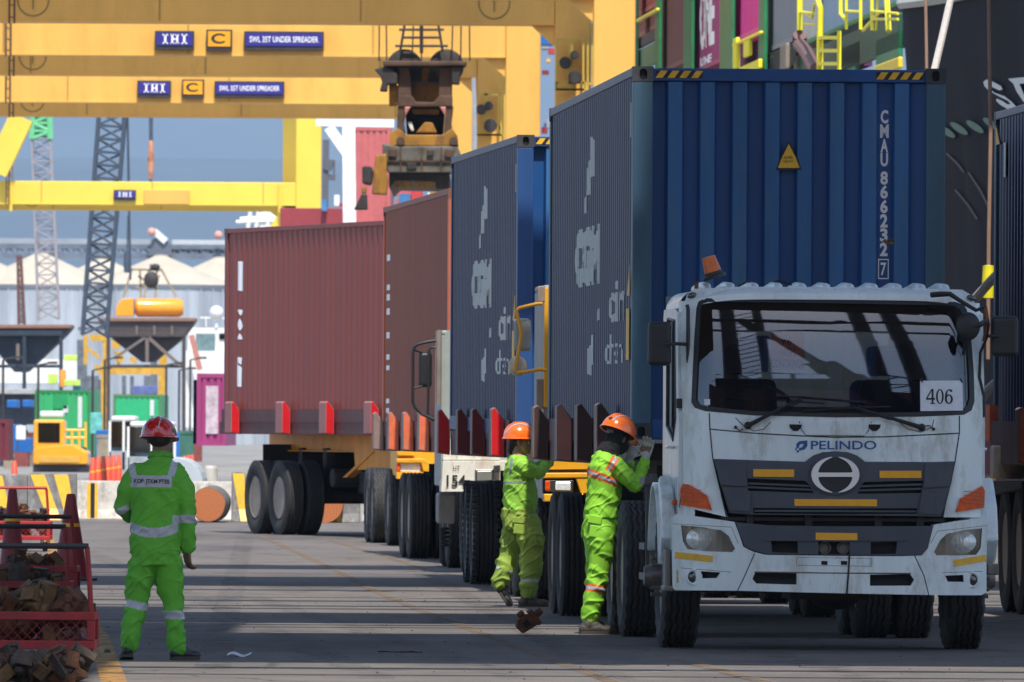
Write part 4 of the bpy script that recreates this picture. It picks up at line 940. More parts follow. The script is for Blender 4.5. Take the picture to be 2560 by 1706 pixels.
q, r = a2(1188, 812), a2(1304, 1035); b = MB(); b.box(q.x, r.x, -0.04, 0.03, r.z, q.z); b.build('wing_mirror', mat('mirror_back', (0.36, 0.37, 0.36), 0.45, dirt=0.3), tt2, bevel=0.03, seg=4)
q = a2(1213, 1137); b = MB(); b.ball((q.x, -0.05, q.z), 0.086, 0.03, 0.092, 28, 12); b.build('round_mirror', mat('mirror_back_cream', (0.62, 0.58, 0.48), 0.45, dirt=0.5), tt2, smooth=True)
# its bumper with lamp, seen under the container
def zs(x, y): return 850 + x*0.45026, 1000 + y*0.45026
def s2(x, y, d=0.0): px, py = zs(x, y); return FT2.p(px, py, d)
def plate(par, fn, pts, m, y0, y1, nm, bev=0.01):
    q = [fn(*p) for p in pts]; b = MB(); b.prism([(v.x, v.z) for v in q], 'y', y0, y1); return b.build(nm, m, par, bevel=bev)
plate(tt2, s2, [(1160, 330), (1385, 345), (1385, 385), (1125, 388)], ycab, -0.08, 0.2, 'bumper_top')
plate(tt2, s2, [(1128, 405), (1700, 402), (1700, 430), (1128, 436)], ycab, -0.10, 0.2, 'bumper_bar')
plate(tt2, s2, [(1305, 432), (1700, 428), (1700, 552), (1345, 552)], ycab, -0.09, 0.2, 'bumper_side')
plate(tt2, s2, [(1128, 522), (1700, 518), (1700, 556), (1132, 566)], ycab, -0.10, 0.2, 'bumper_bar')
plate(tt2, s2, [(1128, 432), (1320, 432), (1350, 524), (1128, 524)], M['void'], 0.0, 0.15, 'lamp_recess')
hl2 = plate(tt2, s2, [(1136, 446), (1295, 446), (1290, 512), (1136, 508)], M['lampbowl'], -0.09, 0.0, 'headlight')
plate(hl2, s2, [(1192, 455), (1278, 455), (1278, 505), (1192, 503)], M['lens'], -0.105, -0.08, 'lens'); plate(hl2, s2, [(1136, 448), (1164, 448), (1164, 506), (1136, 504)], M['turn'], -0.10, -0.08, 'turn_lens')
# third: white and rusty with numbers
T3o = RD(7.20, 129.5); FT3 = Fr(T3o, RZ); xl3 = FT3.y(1104, 1000, 0)[0]
tt3 = box_truck(T3o, RZ, 'rust streaked white tractor numbered 154 with a square headlight, behind the red trailer fins', mat('cab_pale', (0.34, 0.37, 0.35), 0.5, var=0.1, dirt=0.35, dirtcol=(0.3, 0.3, 0.26)), 2.66, xl3, xl3+2.3, 1)
def z44(x, y): return 550 + x*0.3061, 980 + y*0.3061
def s3(x, y, d=0.0): px, py = z44(x, y); return FT3.p(px, py, d)
plate(tt3, s3, [(1820, 478), (2286, 478), (2286, 556), (1815, 556)], M['whiterust'], -0.12, 0.3, 'cowl')
bp = plate(tt3, s3, [(1815, 562), (2400, 562), (2400, 812), (1800, 818)], M['whiterust'], -0.16, 0.3, 'bumper')
def put_plain(parent, txt, fn, x0, y0, x1, y1, yl, m, weight=0.0):
    a, c_ = fn(x0, y0), fn(x1, y1); mb = MB()
    for q in text_tris(txt, a.x, c_.x, c_.z, a.z, weight): mb.add([(p[0], yl, p[1]) for p in q], [(0, 1, 2)])
    return mb.build('lettering', m, parent, fix=False)
put_plain(bp, 'HT', s3, 1898, 604, 1952, 646, -0.175, M['ink']); put_plain(bp, '154', s3, 1845, 678, 2000, 776, -0.175, M['ink'], 0.02)
hl3 = plate(tt3, s3, [(2075, 632), (2228, 630), (2225, 738), (2078, 740)], M['lampbowl'], -0.20, -0.15, 'headlight', 0.012); plate(hl3, s3, [(2090, 645), (2215, 643), (2212, 726), (2092, 728)], mat('lamp_dull', (0.22, 0.22, 0.19), 0.2, coat=1.0), -0.21, -0.19, 'lens')
plate(tt3, s3, [(2225, 600), (2280, 596), (2280, 655), (2228, 658)], M['lampbowl'], -0.24, -0.17, 'marker_lamp')
plate(tt3, s3, [(1800, 826), (1945, 826), (1935, 1085), (1800, 1080)], mat('tank_grey', (0.20, 0.19, 0.18), 0.55, rust=0.7, dirt=0.4), 0.5, 1.2, 'fuel_tank', 0.03)
b = MB()
for y in (1118, 1150, 1185, 1220, 1250): q = s3(1835, y, 1.2); b.ball((q.x, 1.2, q.z), 0.06, 0.05, 0.02)
b.tube([s3(1812, 1110, 1.2), s3(1815, 1400, 1.2)], 0.03, 8); b.build('spring', M['chassis'], tt3, smooth=True)
def z3b(x, y): return 850 + x*0.3655, 500 + y*0.3655
def s3b(x, y, d=0.0): px, py = z3b(x, y); return FT3.p(px, py, d)
b = MB(); b.tube([s3b(x, y, -0.1) for x, y in ((655, 962), (600, 970), (530, 988), (505, 1010), (497, 1040), (497, 1380), (512, 1420), (560, 1465), (650, 1505))], 0.018, 8); b.tube([s3b(x, y, -0.08) for x, y in ((655, 1010), (620, 1008), (606, 1030), (604, 1280), (600, 1480))], 0.015, 8)
b.tube([s3b(500, 1025, -0.1), s3b(560, 1045, -0.06)], 0.013, 6); b.tube([s3b(500, 1290, -0.1), s3b(560, 1275, -0.06)], 0.013, 6); b.build('mirror_arm', M['black'], tt3, smooth=True)
q, r = s3b(537, 1043), s3b(628, 1283); b = MB(); b.box(q.x, r.x, -0.07, 0.02, r.z, q.z); b.build('wing_mirror', M['black'], tt3, bevel=0.04, seg=4)
q, r = s3b(663, 890), s3b(716, 1400); b = MB(); b.tube([(q.x+0.02, -0.02, r.z), (q.x+0.02, -0.02, q.z)], 0.03, 10); b.build('door_post', M['rim'], tt3, smooth=True)
# fourth: yellow, only lamp and bumper corner show
T4o = RD(7.55, 158.5); FT4 = Fr(T4o, RZ + 0.02); xl4 = FT4.y(985, 1170, 0)[0]
tt4 = box_truck(T4o, RZ + 0.02, 'yellow tractor showing only its black framed headlight and bumper under the rust brown container', ycab, 2.6, xl4+0.05, xl4+2.25, 2)
def s4(x, y, d=0.0): px, py = z44(x, y); return FT4.p(px, py, d)
plate(tt4, s4, [(1445, 488), (1560, 488), (1590, 522), (1445, 520)], ycab, -0.06, 0.2, 'bumper_top'); plate(tt4, s4, [(1440, 545), (1660, 545), (1735, 590), (1730, 655), (1660, 650), (1640, 582), (1440, 580)], ycab, -0.08, 0.2, 'bumper_bar')
plate(tt4, s4, [(1440, 655), (1660, 655), (1640, 720), (1440, 710)], ycab, -0.09, 0.2, 'bumper_bar'); plate(tt4, s4, [(1470, 582), (1636, 584), (1636, 655), (1470, 652)], M['lens'], -0.02, 0.1, 'headlight'); plate(tt4, s4, [(1440, 592), (1468, 592), (1468, 650), (1440, 650)], M['turn'], -0.05, 0.1, 'turn_signal')
plate(tt4, s4, [(1660, 650), (1760, 660), (1760, 780), (1680, 790)], M['black'], 0.0, 0.3, 'mudflap', 0.02)
# ================================================================== ground
def ground_mat(name, c1, c2, c3, sc, rough=0.85):
    m = bpy.data.materials.new(name); m.use_nodes = True; n = m.node_tree; L = n.links; b = n.nodes['Principled BSDF']
    b.inputs['Roughness'].default_value = rough; b.inputs['Specular IOR Level'].default_value = 0.3
    tc = n.nodes.new('ShaderNodeTexCoord')
    def nz(s, det, x=1.0, y=1.0):
        mp = n.nodes.new('ShaderNodeMapping'); mp.inputs['Scale'].default_value = (x, y, 1); L.new(tc.outputs['Object'], mp.inputs[0])
        t = n.nodes.new('ShaderNodeTexNoise'); t.inputs['Scale'].default_value = s; t.inputs['Detail'].default_value = det; t.inputs['Roughness'].default_value = 0.7; L.new(mp.outputs[0], t.inputs['Vector']); return t.outputs[0]
    def mix(f, a, c, lo, hi):
        r = n.nodes.new('ShaderNodeMapRange'); r.inputs[1].default_value = lo; r.inputs[2].default_value = hi; L.new(f, r.inputs[0])
        x = n.nodes.new('ShaderNodeMixRGB'); L.new(r.outputs[0], x.inputs[0])
        if isinstance(a, tuple): x.inputs[1].default_value = (*a, 1)
        else: L.new(a, x.inputs[1])
        x.inputs[2].default_value = (*c, 1); return x.outputs[0]
    o = mix(nz(sc, 8), c1, c2, 0.35, 0.65)
    o = mix(nz(sc*0.35, 6, 1.0, 0.25), o, c3, 0.50, 0.72)
    o = mix(nz(sc*7, 5), o, tuple(q*0.55 for q in c1), 0.60, 0.80)
    o = mix(nz(sc*0.9, 7, 0.5, 0.12), o, tuple(min(1, q*1.35) for q in c2), 0.58, 0.80)
    vo = n.nodes.new('ShaderNodeTexVoronoi'); vo.feature = 'DISTANCE_TO_EDGE'; vo.inputs['Scale'].default_value = 0.22
    wr = n.nodes.new('ShaderNodeVectorMath'); wr.operation = 'ADD'; nn_ = n.nodes.new('ShaderNodeTexNoise'); nn_.inputs['Scale'].default_value = 1.4; nn_.inputs['Detail'].default_value = 6; L.new(tc.outputs['Object'], nn_.inputs['Vector']); L.new(tc.outputs['Object'], wr.inputs[0]); L.new(nn_.outputs['Color'], wr.inputs[1]); L.new(wr.outputs[0], vo.inputs['Vector'])
    rv = n.nodes.new('ShaderNodeMapRange'); rv.inputs[1].default_value = 0.0; rv.inputs[2].default_value = 0.012; rv.inputs[3].default_value = 0.75; rv.inputs[4].default_value = 0.0; L.new(vo.outputs['Distance'], rv.inputs[0])
    xc = n.nodes.new('ShaderNodeMixRGB'); L.new(rv.outputs[0], xc.inputs[0]); L.new(o, xc.inputs[1]); xc.inputs[2].default_value = (0.03, 0.03, 0.032, 1); o = xc.outputs[0]
    o = mix(nz(0.55, 3, 1.0, 0.5), o, (0.035, 0.034, 0.036), 0.66, 0.74)
    L.new(o, b.inputs['Base Color'])
    bp = n.nodes.new('ShaderNodeBump'); bp.inputs['Strength'].default_value = 0.35; bp.inputs['Distance'].default_value = 0.01; L.new(nz(30, 6), bp.inputs['Height']); L.new(bp.outputs[0], b.inputs['Normal'])
    return m
def sheet(name, pts, z, m, kind='structure'):
    b = MB(); 
    for t in poly_tris(pts): b.add([(p[0], p[1], z) for p in t], [(0, 1, 2)])
    o = b.build(name, m)
    if kind: o['kind'] = kind
    return o
gm = ground_mat('quay_asphalt', (0.128, 0.115, 0.108), (0.180, 0.158, 0.140), (0.068, 0.064, 0.064), 0.9)
gc = ground_mat('quay_concrete', (0.25, 0.235, 0.215), (0.32, 0.30, 0.27), (0.15, 0.145, 0.135), 0.4)
def terr(u, v): return ((u-0.5)*9000, -400 + v*9400, -0.004)
b = MB(); b.grid(terr, 6, 6); struct(b.build('ground', gc))
sheet('road', [(-60, -60), (80, -60), (80, 201.0), (-60, 201.0)], 0.0, gm)
def worn(name, col, lo=0.42, hi=0.62, sc=6.0):
    m = mat(name, col, 0.8, var=0.2, scale=5); n = m.node_tree; L = n.links; b = n.nodes['Principled BSDF']; out = n.nodes['Material Output']
    t = n.nodes.new('ShaderNodeTexNoise'); t.inputs['Scale'].default_value = sc; t.inputs['Detail'].default_value = 8; t.inputs['Roughness'].default_value = 0.8
    tc = n.nodes.new('ShaderNodeTexCoord'); L.new(tc.outputs['Object'], t.inputs['Vector'])
    r = n.nodes.new('ShaderNodeMapRange'); r.inputs[1].default_value = lo; r.inputs[2].default_value = hi; L.new(t.outputs[0], r.inputs[0])
    tr_ = n.nodes.new('ShaderNodeBsdfTransparent'); mx = n.nodes.new('ShaderNodeMixShader'); L.new(r.outputs[0], mx.inputs[0]); L.new(tr_.outputs[0], mx.inputs[1]); L.new(b.outputs[0], mx.inputs[2]); L.new(mx.outputs[0], out.inputs[0])
    return m
yl = worn('road_yellow', (0.50, 0.26, 0.06), 0.36, 0.60); yf = worn('road_yellow_faded', (0.27, 0.17, 0.085), 0.42, 0.66, 3.0); ch_ = worn('chalk', (0.42, 0.40, 0.37), 0.46, 0.66, 9)
def gl(pts, w0, m, name='road_marking', z=0.004):
    P_ = [G(*p) for p in pts]; b = MB()
    for a, c_ in zip(P_, P_[1:]):
        d = (c_-a); nrm = Vector((-d.y, d.x, 0)).normalized()*w0/2
        b.add([(q.x, q.y, z) for q in (a-nrm, a+nrm, c_+nrm, c_-nrm)], [(0, 1, 2, 3)])
    return struct(b.build(name, m, fix=False))
gl([(118, 1345), (190, 1512), (245, 1590), (290, 1720)], 0.16, yl)
gl([(655, 1345), (696, 1360), (760, 1390), (850, 1432), (935, 1478), (1060, 1530), (1180, 1575), (1350, 1640), (1560, 1716)], 0.10, yf, z=0.005)
gl([(820, 1350), (960, 1390), (1080, 1430)], 0.10, yf, z=0.006)
gl([(1680, 1646), (1950, 1716)], 0.12, yf, z=0.007)
gl([(2440, 1560), (2560, 1552)], 0.14, yf, z=0.006)
for i, (a, c_) in enumerate((((1325, 1616), (1575, 1612)), ((1380, 1637), (1650, 1636)), ((1500, 1662), (1720, 1656)), ((1480, 1690), (1720, 1680)), ((1130, 1526), (1320, 1520)), ((1600, 1684), (1790, 1680)), ((990, 1500), (1120, 1494)), ((850, 1412), (960, 1408)))):
    gl([a, c_], 0.03, ch_, 'chalk_line', 0.008 + i*0.0005)
tm = worn('tyre_mark', (0.035, 0.034, 0.036), 0.50, 0.72, 2.2)
for i, (k0, d0, d1, sl0) in enumerate(((4.4, 74, 128, 0.02), (2.9, 74, 150, -0.01), (1.9, 76, 170, 0.03), (3.8, 74, 110, -0.02), (0.6, 78, 190, 0.01), (6.0, 72, 84, 0.0), (7.8, 72, 84, 0.0))):
    b = MB(); a, c_ = RD(k0, d0), RD(k0 + sl0*(d1-d0), d1); b.add([(a.x-0.12, a.y, 0.013+i*0.0006), (a.x+0.12, a.y, 0.013+i*0.0006), (c_.x+0.12, c_.y, 0.013+i*0.0006), (c_.x-0.12, c_.y, 0.013+i*0.0006)], [(0, 1, 2, 3)]); struct(b.build('tyre_mark', tm, fix=False))
# small litter
for q, lab in (((268, 1634), 'small dark bottle cap lying on the yellow line'), ((600, 1644), 'strip of pale plastic film lying on the asphalt right of the walking worker'), ((1000, 1634), 'thin dark strap lying on the asphalt')):
    p = G(*q); b = MB()
    if 'film' in lab: b.grid(lambda u, v: (p.x - 0.09 + u*0.16, p.y + v*0.3 + 0.2*u, 0.012 + 0.012*sin(u*7) + 0.01*v), 8, 3); b.build('plastic_film', M['paper']); o = bpy.context.scene.objects['plastic_film']
    elif 'strap' in lab: b.tube([(p.x-0.15+i*0.03, p.y+0.1*sin(i), 0.012) for i in range(11)], 0.006, 5); o = b.build('strap', M['black'])
    else: b.rev([(0.001, 0.03), (0.02, 0.03), (0.026, 0.0)], o=(p.x, p.y, 0), n=12); o = b.build('bottle_cap', M['black'])
    tag(o, lab, 'litter')
b = MB(); rr = random.Random(3)
for i in range(420):
    y = rr.uniform(72, 118); x = rr.uniform(-4.2, 4.2); s_ = rr.uniform(0.002, 0.006); b.box(x-s_, x+s_, y-s_, y+s_, 0.009, 0.009+s_, rot=Matrix.Rotation(rr.uniform(0, 3), 3, 'Z'))
o = b.build('grit', M['rust2']); o['kind'] = 'stuff'

# ================================================================== red cages and twistlocks
redp = mat('cage_red', (0.30, 0.020, 0.024), 0.6, var=0.2, scale=6, dirt=0.4, dirtcol=(0.05, 0.02, 0.02), rust=0.25)
redlit = mat('cage_red_sunlit', (0.42, 0.02, 0.025), 0.5, var=0.12, scale=5, dirt=0.2)  # brighter copy of the cart red, sunlight put into the paint
dkp = mat('handle_dark', (0.03, 0.028, 0.032), 0.5, var=0.2, rust=0.3)
def twistlock_mesh(seed, m):
    r = random.Random(seed); b = MB()
    b.prism([(-0.06, -0.03), (0.05, -0.045), (0.068, -0.01), (0.06, 0.035), (-0.02, 0.05), (-0.07, 0.02)], 'z', -0.028, 0.028)
    b.rev([(0.001, -0.075), (0.026, -0.07), (0.034, -0.05), (0.024, -0.028)], n=10); b.rev([(0.024, 0.028), (0.036, 0.045), (0.028, 0.075), (0.001, 0.085)], n=8)
    b.box(-0.075, 0.075, -0.05, -0.028, -0.04, 0.04); b.box(-0.075, 0.075, 0.028, 0.05, -0.04, 0.04); b.box(0.06, 0.082, -0.05, 0.05, -0.045, 0.045)
    return b
def tl_proto(m, name='twistlock'):
    o = twistlock_mesh(1, m).build(name, m, bevel=0.002, seg=1); return o
tlp = [tl_proto(M['rust']), tl_proto(M['rust2']), tl_proto(M['rust3'])]
used_tl = set()
def put_tl(x, y, z, k, r, lab, grp, s=1.0):
    src = tlp[k % 3]
    if k % 3 in used_tl: o = src.copy(); COL.objects.link(o)
    else: o = src; used_tl.add(k % 3)
    o.location = (x, y, z); o.rotation_euler = (r.uniform(0, 6.3), r.uniform(0, 6.3), r.uniform(0, 6.3)); o.scale = (s, s, s)
    tag(o, lab, 'twistlock', grp); return o
def cage(px_right, d, label, m, hm, seed, n, wheelz=0.10, piles=0.10, plab='', grp='', width=0.95):
    """low mesh-sided cart with a pipe handle; the right front corner is at px_right"""
    t = thing('mesh_cart', label, 'cart', W(px_right, 1400, d)*1.0, 0, 'red mesh carts of twistlocks'); X1 = W(px_right, 1500, d).x; X0 = X1 - width
    t.location = (X1, d, 0); zt, zb = 0.385, 0.145; D = 0.75
    def bar(name, q, mm=m, bev=0.006): b = MB(); b.box(*q); return b.build(name, mm, t, bevel=bev)
    bar('front_rail', (-width, 0, 0, 0.05, zt-0.055, zt)); bar('bottom_rail', (-width, 0, 0, 0.05, zb, zb+0.055))
    bar('back_rail', (-width, 0, D-0.05, D, zt-0.055, zt)); bar('bottom_rail', (-width, 0, D-0.05, D, zb, zb+0.055))
    for x in (-width, -0.052): bar('corner_post', (x, x+0.052, 0.002, 0.05, zb+0.055, zt-0.055)); bar('corner_post', (x, x+0.052, D-0.05, D-0.002, zb+0.055, zt-0.055)); bar('side_rail', (x+0.004, x+0.048, 0.05, D-0.05, zt-0.055, zt-0.003)); bar('side_rail', (x+0.004, x+0.048, 0.05, D-0.05, zb+0.003, zb+0.055))
    bar('floor_plate', (-width+0.05, -0.05, 0.05, D-0.05, zb+0.005, zb+0.015))
    for y in (0.025, D-0.025):
        b = MB(); st = 0.062; h0, h1 = zb+0.055, zt-0.055; hh = (h1-h0)/4; x = -width+0.05
        while x < -0.05 + 0.001:
            for j in range(4):
                a = (x if j % 2 == 0 else x+st/2); z = h0 + j*hh
                for dx in (-st/2, st/2):
                    p, q = Vector((max(-width+0.05, min(-0.05, a)), y, z)), Vector((max(-width+0.05, min(-0.05, a+dx)), y, z+hh))
                    if (q-p).length > 0.01: b.beam(p, q, 0.004, 0.004)
            x += st
        b.build('wire_mesh', m, t)
    b = MB(); b.tube([(-0.026, 0.03, zt), (-0.04, 0.03, 0.62), (-0.055, 0.03, 0.80)], 0.017, 8); b.build('upright', m, t, smooth=True); b = MB(); b.tube([(-width+0.03, 0.03, zt), (-width+0.04, 0.03, 0.80)], 0.017, 8); b.build('upright', m, t, smooth=True)
    b = MB(); b.tube([(-0.045, 0.03, 0.805), (-width+0.02, 0.03, 0.805)], 0.019, 8); b.build('handle_bar', hm, t, smooth=True)
    for x in (-0.08, -width+0.1):
        for y in (0.06, D-0.06):
            b = MB(); b.rev([(0.001, -0.02), (0.055, -0.018), (0.06, 0.0), (0.055, 0.018), (0.001, 0.02)], o=(x, y, 0.06), ax='x', n=16); o = b.build('caster', M['black'], t, smooth=True)
            b = MB(); b.box(x-0.045, x-0.03, y-0.02, y+0.02, 0.05, zb); b.box(x+0.03, x+0.045, y-0.02, y+0.02, 0.05, zb); b.build('caster_fork', M['iron'], o)
    r = random.Random(seed)
    for i in range(n):
        x = X1 - r.uniform(0.09, min(width-0.1, 0.72)); y = d + r.uniform(0.09, D-0.12); f = 1 - abs((X1-0.45)-x)/0.6
        z = zb + 0.07 + r.random()**0.7*(zt - zb - 0.05 + piles*max(0, f))
        put_tl(x, y, z, r.randrange(3), r, plab, grp)
    return t
cage(238, 75.6, 'nearest red mesh cart with a full height pipe handle, heaped with rusty twistlocks', redp, dkp, 11, 70, piles=0.13, plab='rusty twistlock heaped in the nearest red mesh cart', grp='twistlocks in the nearest cart')
cage(178, 90.6, 'dark red mesh cart right behind the nearest one, second in the row', redp, dkp, 12, 34, piles=0.05, plab='greasy twistlock lying in the second red mesh cart of the row', grp='twistlocks in the second cart')
cage(193, 100.7, 'dark red mesh cart third in the row, its black handle beside the tall cone', redp, dkp, 13, 26, piles=0.05, plab='twistlock lying in the third mesh cart, left of the tall cone', grp='twistlocks in the third cart')
cage(125, 149.0, 'sunlit bright red mesh cart farthest in the row, in front of the striped barrier', redlit, redlit, 14, 30, piles=0.16, plab='pale twistlock heaped in the sunlit bright red cart', grp='twistlocks in the sunlit cart')
r = random.Random(5)
for i in range(46):
    x = W(r.uniform(-40, 205), 1680, 72.2).x; y = r.uniform(71.6, 72.9); z = 0.04 + r.random()*0.12
    put_tl(x, y, z, r.randrange(3), r, 'rusty twistlock in the heap on the ground in front of the nearest red cart', 'twistlocks heaped on the ground')
for i in range(16):
    q = W(r.uniform(70, 135), 1395, 113); put_tl(q.x, 113 + r.uniform(-0.5, 0.5), 0.05+0.25*r.random(), r.randrange(3), r, 'weathered twistlock in the grey heap between the two dark red cones', 'twistlocks heaped between the cones')
p = G(1316, 1588); tl = put_tl(p.x, p.y, 0.075, 0, random.Random(2), 'single rusty twistlock lying on the asphalt in front of the two reaching workers', None, 1.0)
tl.data = bpy.data.meshes.new('twistlock'); tl.rotation_euler = (0, 0, 0.2)
q = MB(); Ry = Matrix.Rotation(radians(-38), 3, 'Y')
q.prism([(-0.075, -0.05), (0.055, -0.065), (0.075, -0.03), (0.070, 0.02), (0.03, 0.055), (-0.055, 0.055), (-0.085, 0.02)], 'y', -0.045, 0.045); q.prism([(-0.04, -0.03), (0.01, -0.03), (0.01, 0.02), (-0.04, 0.02)], 'y', -0.05, -0.044, 1); q.box(0.055, 0.085, -0.055, 0.055, -0.075, 0.06); q.rev([(0.001, 0.15), (0.028, 0.145), (0.030, 0.085)], ax='x', n=10); q.rev([(0.018, 0.05), (0.032, 0.07), (0.026, 0.095), (0.001, 0.10)], ax='z', n=8); q.v = [tuple(Ry @ Vector(v)) for v in q.v]
qq = q.build('tmp', [M['rust'], M['void']], bevel=0.004, seg=1); tl.data = qq.data; bpy.data.objects.remove(qq); tl.location.z = 0.10
# cones
corg = mat('cone_dark_red', (0.21, 0.012, 0.014), 0.5, var=0.12, dirt=0.3, dirtcol=(0.06, 0.01, 0.01)); corl = mat('cone_orange', (0.72, 0.075, 0.03), 0.45, var=0.1)
def cone(px, py, d, label, m, h=0.9, w_=0.34):
    X = W(px, py, d).x; t = thing('traffic_cone', label, 'traffic cone', (X, d, 0), 0.2, 'traffic cones by the carts')
    b = MB(); b.rev([(w_*0.46, 0.02), (w_*0.40, 0.08), (0.045, h-0.01), (0.035, h), (0.0, h)], n=28); b.build('cone_body', m, t, smooth=True)
    b = MB(); b.box(-w_*0.55, w_*0.55, -w_*0.55, w_*0.55, 0.0, 0.03); b.build('base_plate', M['black'], t, bevel=0.01)
    b = MB(); f = lambda z: w_*0.40 + (0.045 - w_*0.40)*(z-0.08)/(h-0.09) + 0.002
    b.rev([(f(h*0.62), h*0.62), (f(h*0.66), h*0.66)], n=28); b.build('band', M['haz'], t)
    return t
cone(177, 1300, 121.0, 'tall dark red traffic cone with a thin yellow band, beside the black cart handle', corg, 0.89, 0.44)
cone(31, 1300, 126.0, 'dark red traffic cone standing behind the third mesh cart, left of the tall cone', corg, 0.91, 0.34)
cone(36, 1200, 229.0, 'bright orange traffic cone in the sun in front of the yellow machine', corl, 0.92, 0.30)
cone(16, 1240, 205.0, 'faded orange cone at the left edge above the sunlit cart', corl, 0.75, 0.26)
for i in range(6): cone(232 + i*13, 1180, 268 + i*7, 'distant red cone in the row behind the striped barrier', corl, 0.9, 0.30)
for i in range(3): cone(462+i*9, 1180, 290 + i*6, 'distant red cone near the blue barrels right of the walking worker', corl, 0.9, 0.3)

# ================================================================== barriers, log, posts
conc = mat('barrier_concrete', (0.16, 0.155, 0.15), 0.85, var=0.3, scale=5, dirt=0.5, dirtcol=(0.45, 0.43, 0.40)); concw = mat('barrier_white', (0.54, 0.50, 0.44), 0.85, var=0.3, scale=4, dirt=0.8, dirtcol=(0.22, 0.19, 0.16))
def barrier(px0, px1, d, h, label, m, ch=(), grp='concrete barriers along the road edge', cats='barrier'):
    a, c_ = W(px0, 1250, d), W(px1, 1250, d); t = thing('concrete_barrier', label, cats, ((a.x+c_.x)/2, d, 0), 0, grp); w_ = (c_.x-a.x)
    b = MB(); b.prism([(0.0, 0), (0.12, 0.25*h), (0.20, h), (0.42, h), (0.50, 0.25*h), (0.62, 0)], 'x', -w_/2, w_/2); b.v = [(v[0], v[1], v[2]) for v in b.v]; b.build('block', m, t, bevel=0.02)
    def fy(z): return (0.12*z/(0.25*h) if z < 0.25*h else 0.12 + 0.08*(z-0.25*h)/(0.75*h)) - 0.006
    for (x0, x1, x2, x3) in ch:
        # slanted stripe: top edge x0..x1, bottom edge x2..x3, in fractions of the width
        X = [(-0.5+q)*w_ for q in (x0, x1, x3, x2)]; f = 0.25
        xm0, xm1 = X[0] + (X[3]-X[0])*0.75, X[1] + (X[2]-X[1])*0.75
        b = MB(); b.add([(X[0], fy(h*0.97), h*0.97), (X[1], fy(h*0.97), h*0.97), (xm1, fy(f*h), f*h), (xm0, fy(f*h), f*h), (X[2], fy(0.01), 0.01), (X[3], fy(0.01), 0.01)], [(0, 1, 2, 3), (3, 2, 4, 5)])
        b.build('chevron', M['haz'], t, fix=False)
    return t
barrier(72, 190, 199, 0.80, 'grey concrete barrier with two slanting yellow stripes behind the sunlit cart', conc, [(0.02, 0.32, 0.42, 0.68), (0.52, 0.82, 0.80, 1.0)])
barrier(-60, 68, 199, 0.78, 'grey concrete barrier at the left edge beside the two stripe barrier', conc, [(0.3, 0.5, 0.5, 0.7)])
barrier(578, 700, 199, 0.84, 'grey concrete barrier with one yellow stripe behind the trailer wheels', conc, [(0.02, 0.26, 0.20, 0.32)])
barrier(730, 900, 199, 0.62, 'grey barrier with a square yellow patch seen under the turned trailer', conc, [(0.55, 0.72, 0.55, 0.72)])
barrier(905, 1010, 201, 0.60, 'pale barrier seen under the turned trailer next to the yellow patch', concw)
barrier(2465, 2560, 175, 0.95, 'concrete barrier with a broad yellow stripe between the white truck and the right trailer', conc, [(0.02, 0.26, 0.20, 0.55)])
for i, (a, c_) in enumerate(((192, 330), (332, 470), (472, 582))):
    t = barrier(a, c_, 203, 0.66, ('sun bleached white block wall with a yellow and black post', 'sun bleached white block wall behind the walking worker\'s waist', 'pale block wall behind the sawn log')[i], concw)
b = MB()
for q, x0, x1 in ((0, 218, 227), (0, 237, 244), (1, 227, 237)):
    a, c_ = W(x0, 1215, 202.6), W(x1, 1300, 202.6); b.box(a.x, c_.x, 202.5, 202.6, 0.02, 0.62, q)
tag(b.build('striped_post', [M['haz'], M['hazblk']]), 'short yellow and black striped post against the white block wall', 'post')
sheet('kerb_paint', [(W(270, 1300, 200).x, 201.6), (W(300, 1300, 200).x, 201.6), (W(300, 1300, 200).x, 202.3), (W(285, 1300, 200).x, 202.3)], 0.004, M['haz'])
# log and its neighbours
wood = bpy.data.materials.new('sawn_wood'); wood.use_nodes = True; n = wood.node_tree; L = n.links; bb = n.nodes['Principled BSDF']; tc = n.nodes.new('ShaderNodeTexCoord'); wv = n.nodes.new('ShaderNodeTexWave'); wv.wave_type = 'RINGS'; wv.rings_direction = 'Y'; wv.inputs['Scale'].default_value = 6; wv.inputs['Distortion'].default_value = 5; wv.inputs['Detail'].default_value = 4; L.new(tc.outputs['Object'], wv.inputs['Vector'])
cr = n.nodes.new('ShaderNodeMixRGB'); cr.inputs[1].default_value = (0.40, 0.12, 0.038, 1); cr.inputs[2].default_value = (0.45, 0.15, 0.05, 1); L.new(wv.outputs[0], cr.inputs[0]); L.new(cr.outputs[0], bb.inputs['Base Color']); bb.inputs['Roughness'].default_value = 0.8
p = W(520, 1262, 197); t = thing('log', 'sawn log lying on the road edge with its orange brown end facing the camera', 'log', (p.x, 197, p.z))
b = MB(); b.rev([(0.287, 0.0), (0.295, 0.02), (0.30, 1.5), (0.31, 3.2)], ax='y', n=28); b.v = [(v[0]*(1+0.02*sin(5*atan2(v[2], v[0]))), v[1], v[2]) for v in b.v]; b.build('bark', mat('bark', (0.13, 0.13, 0.13), 0.9, var=0.4, scale=8, bump=0.6), t, smooth=True)
b = MB(); b.rev([(0.001, -0.006), (0.15, -0.006), (0.284, -0.003)], ax='y', n=28); b.v = [(v[0]*(1+0.02*sin(5*atan2(v[2], v[0]))), v[1], v[2]) for v in b.v]; b.build('cut_end', wood, t)
p = W(838, 1270, 199.5); b = MB(); b.rev([(0.001, 0.0), (0.30, 0.0), (0.30, 2.0)], o=(W(812, 1270, 198).x, 198, 0.30), ax='y', n=24); tag(b.build('log', wood), 'reddish log end glimpsed under the turned trailer left of the yellow patch', 'log')
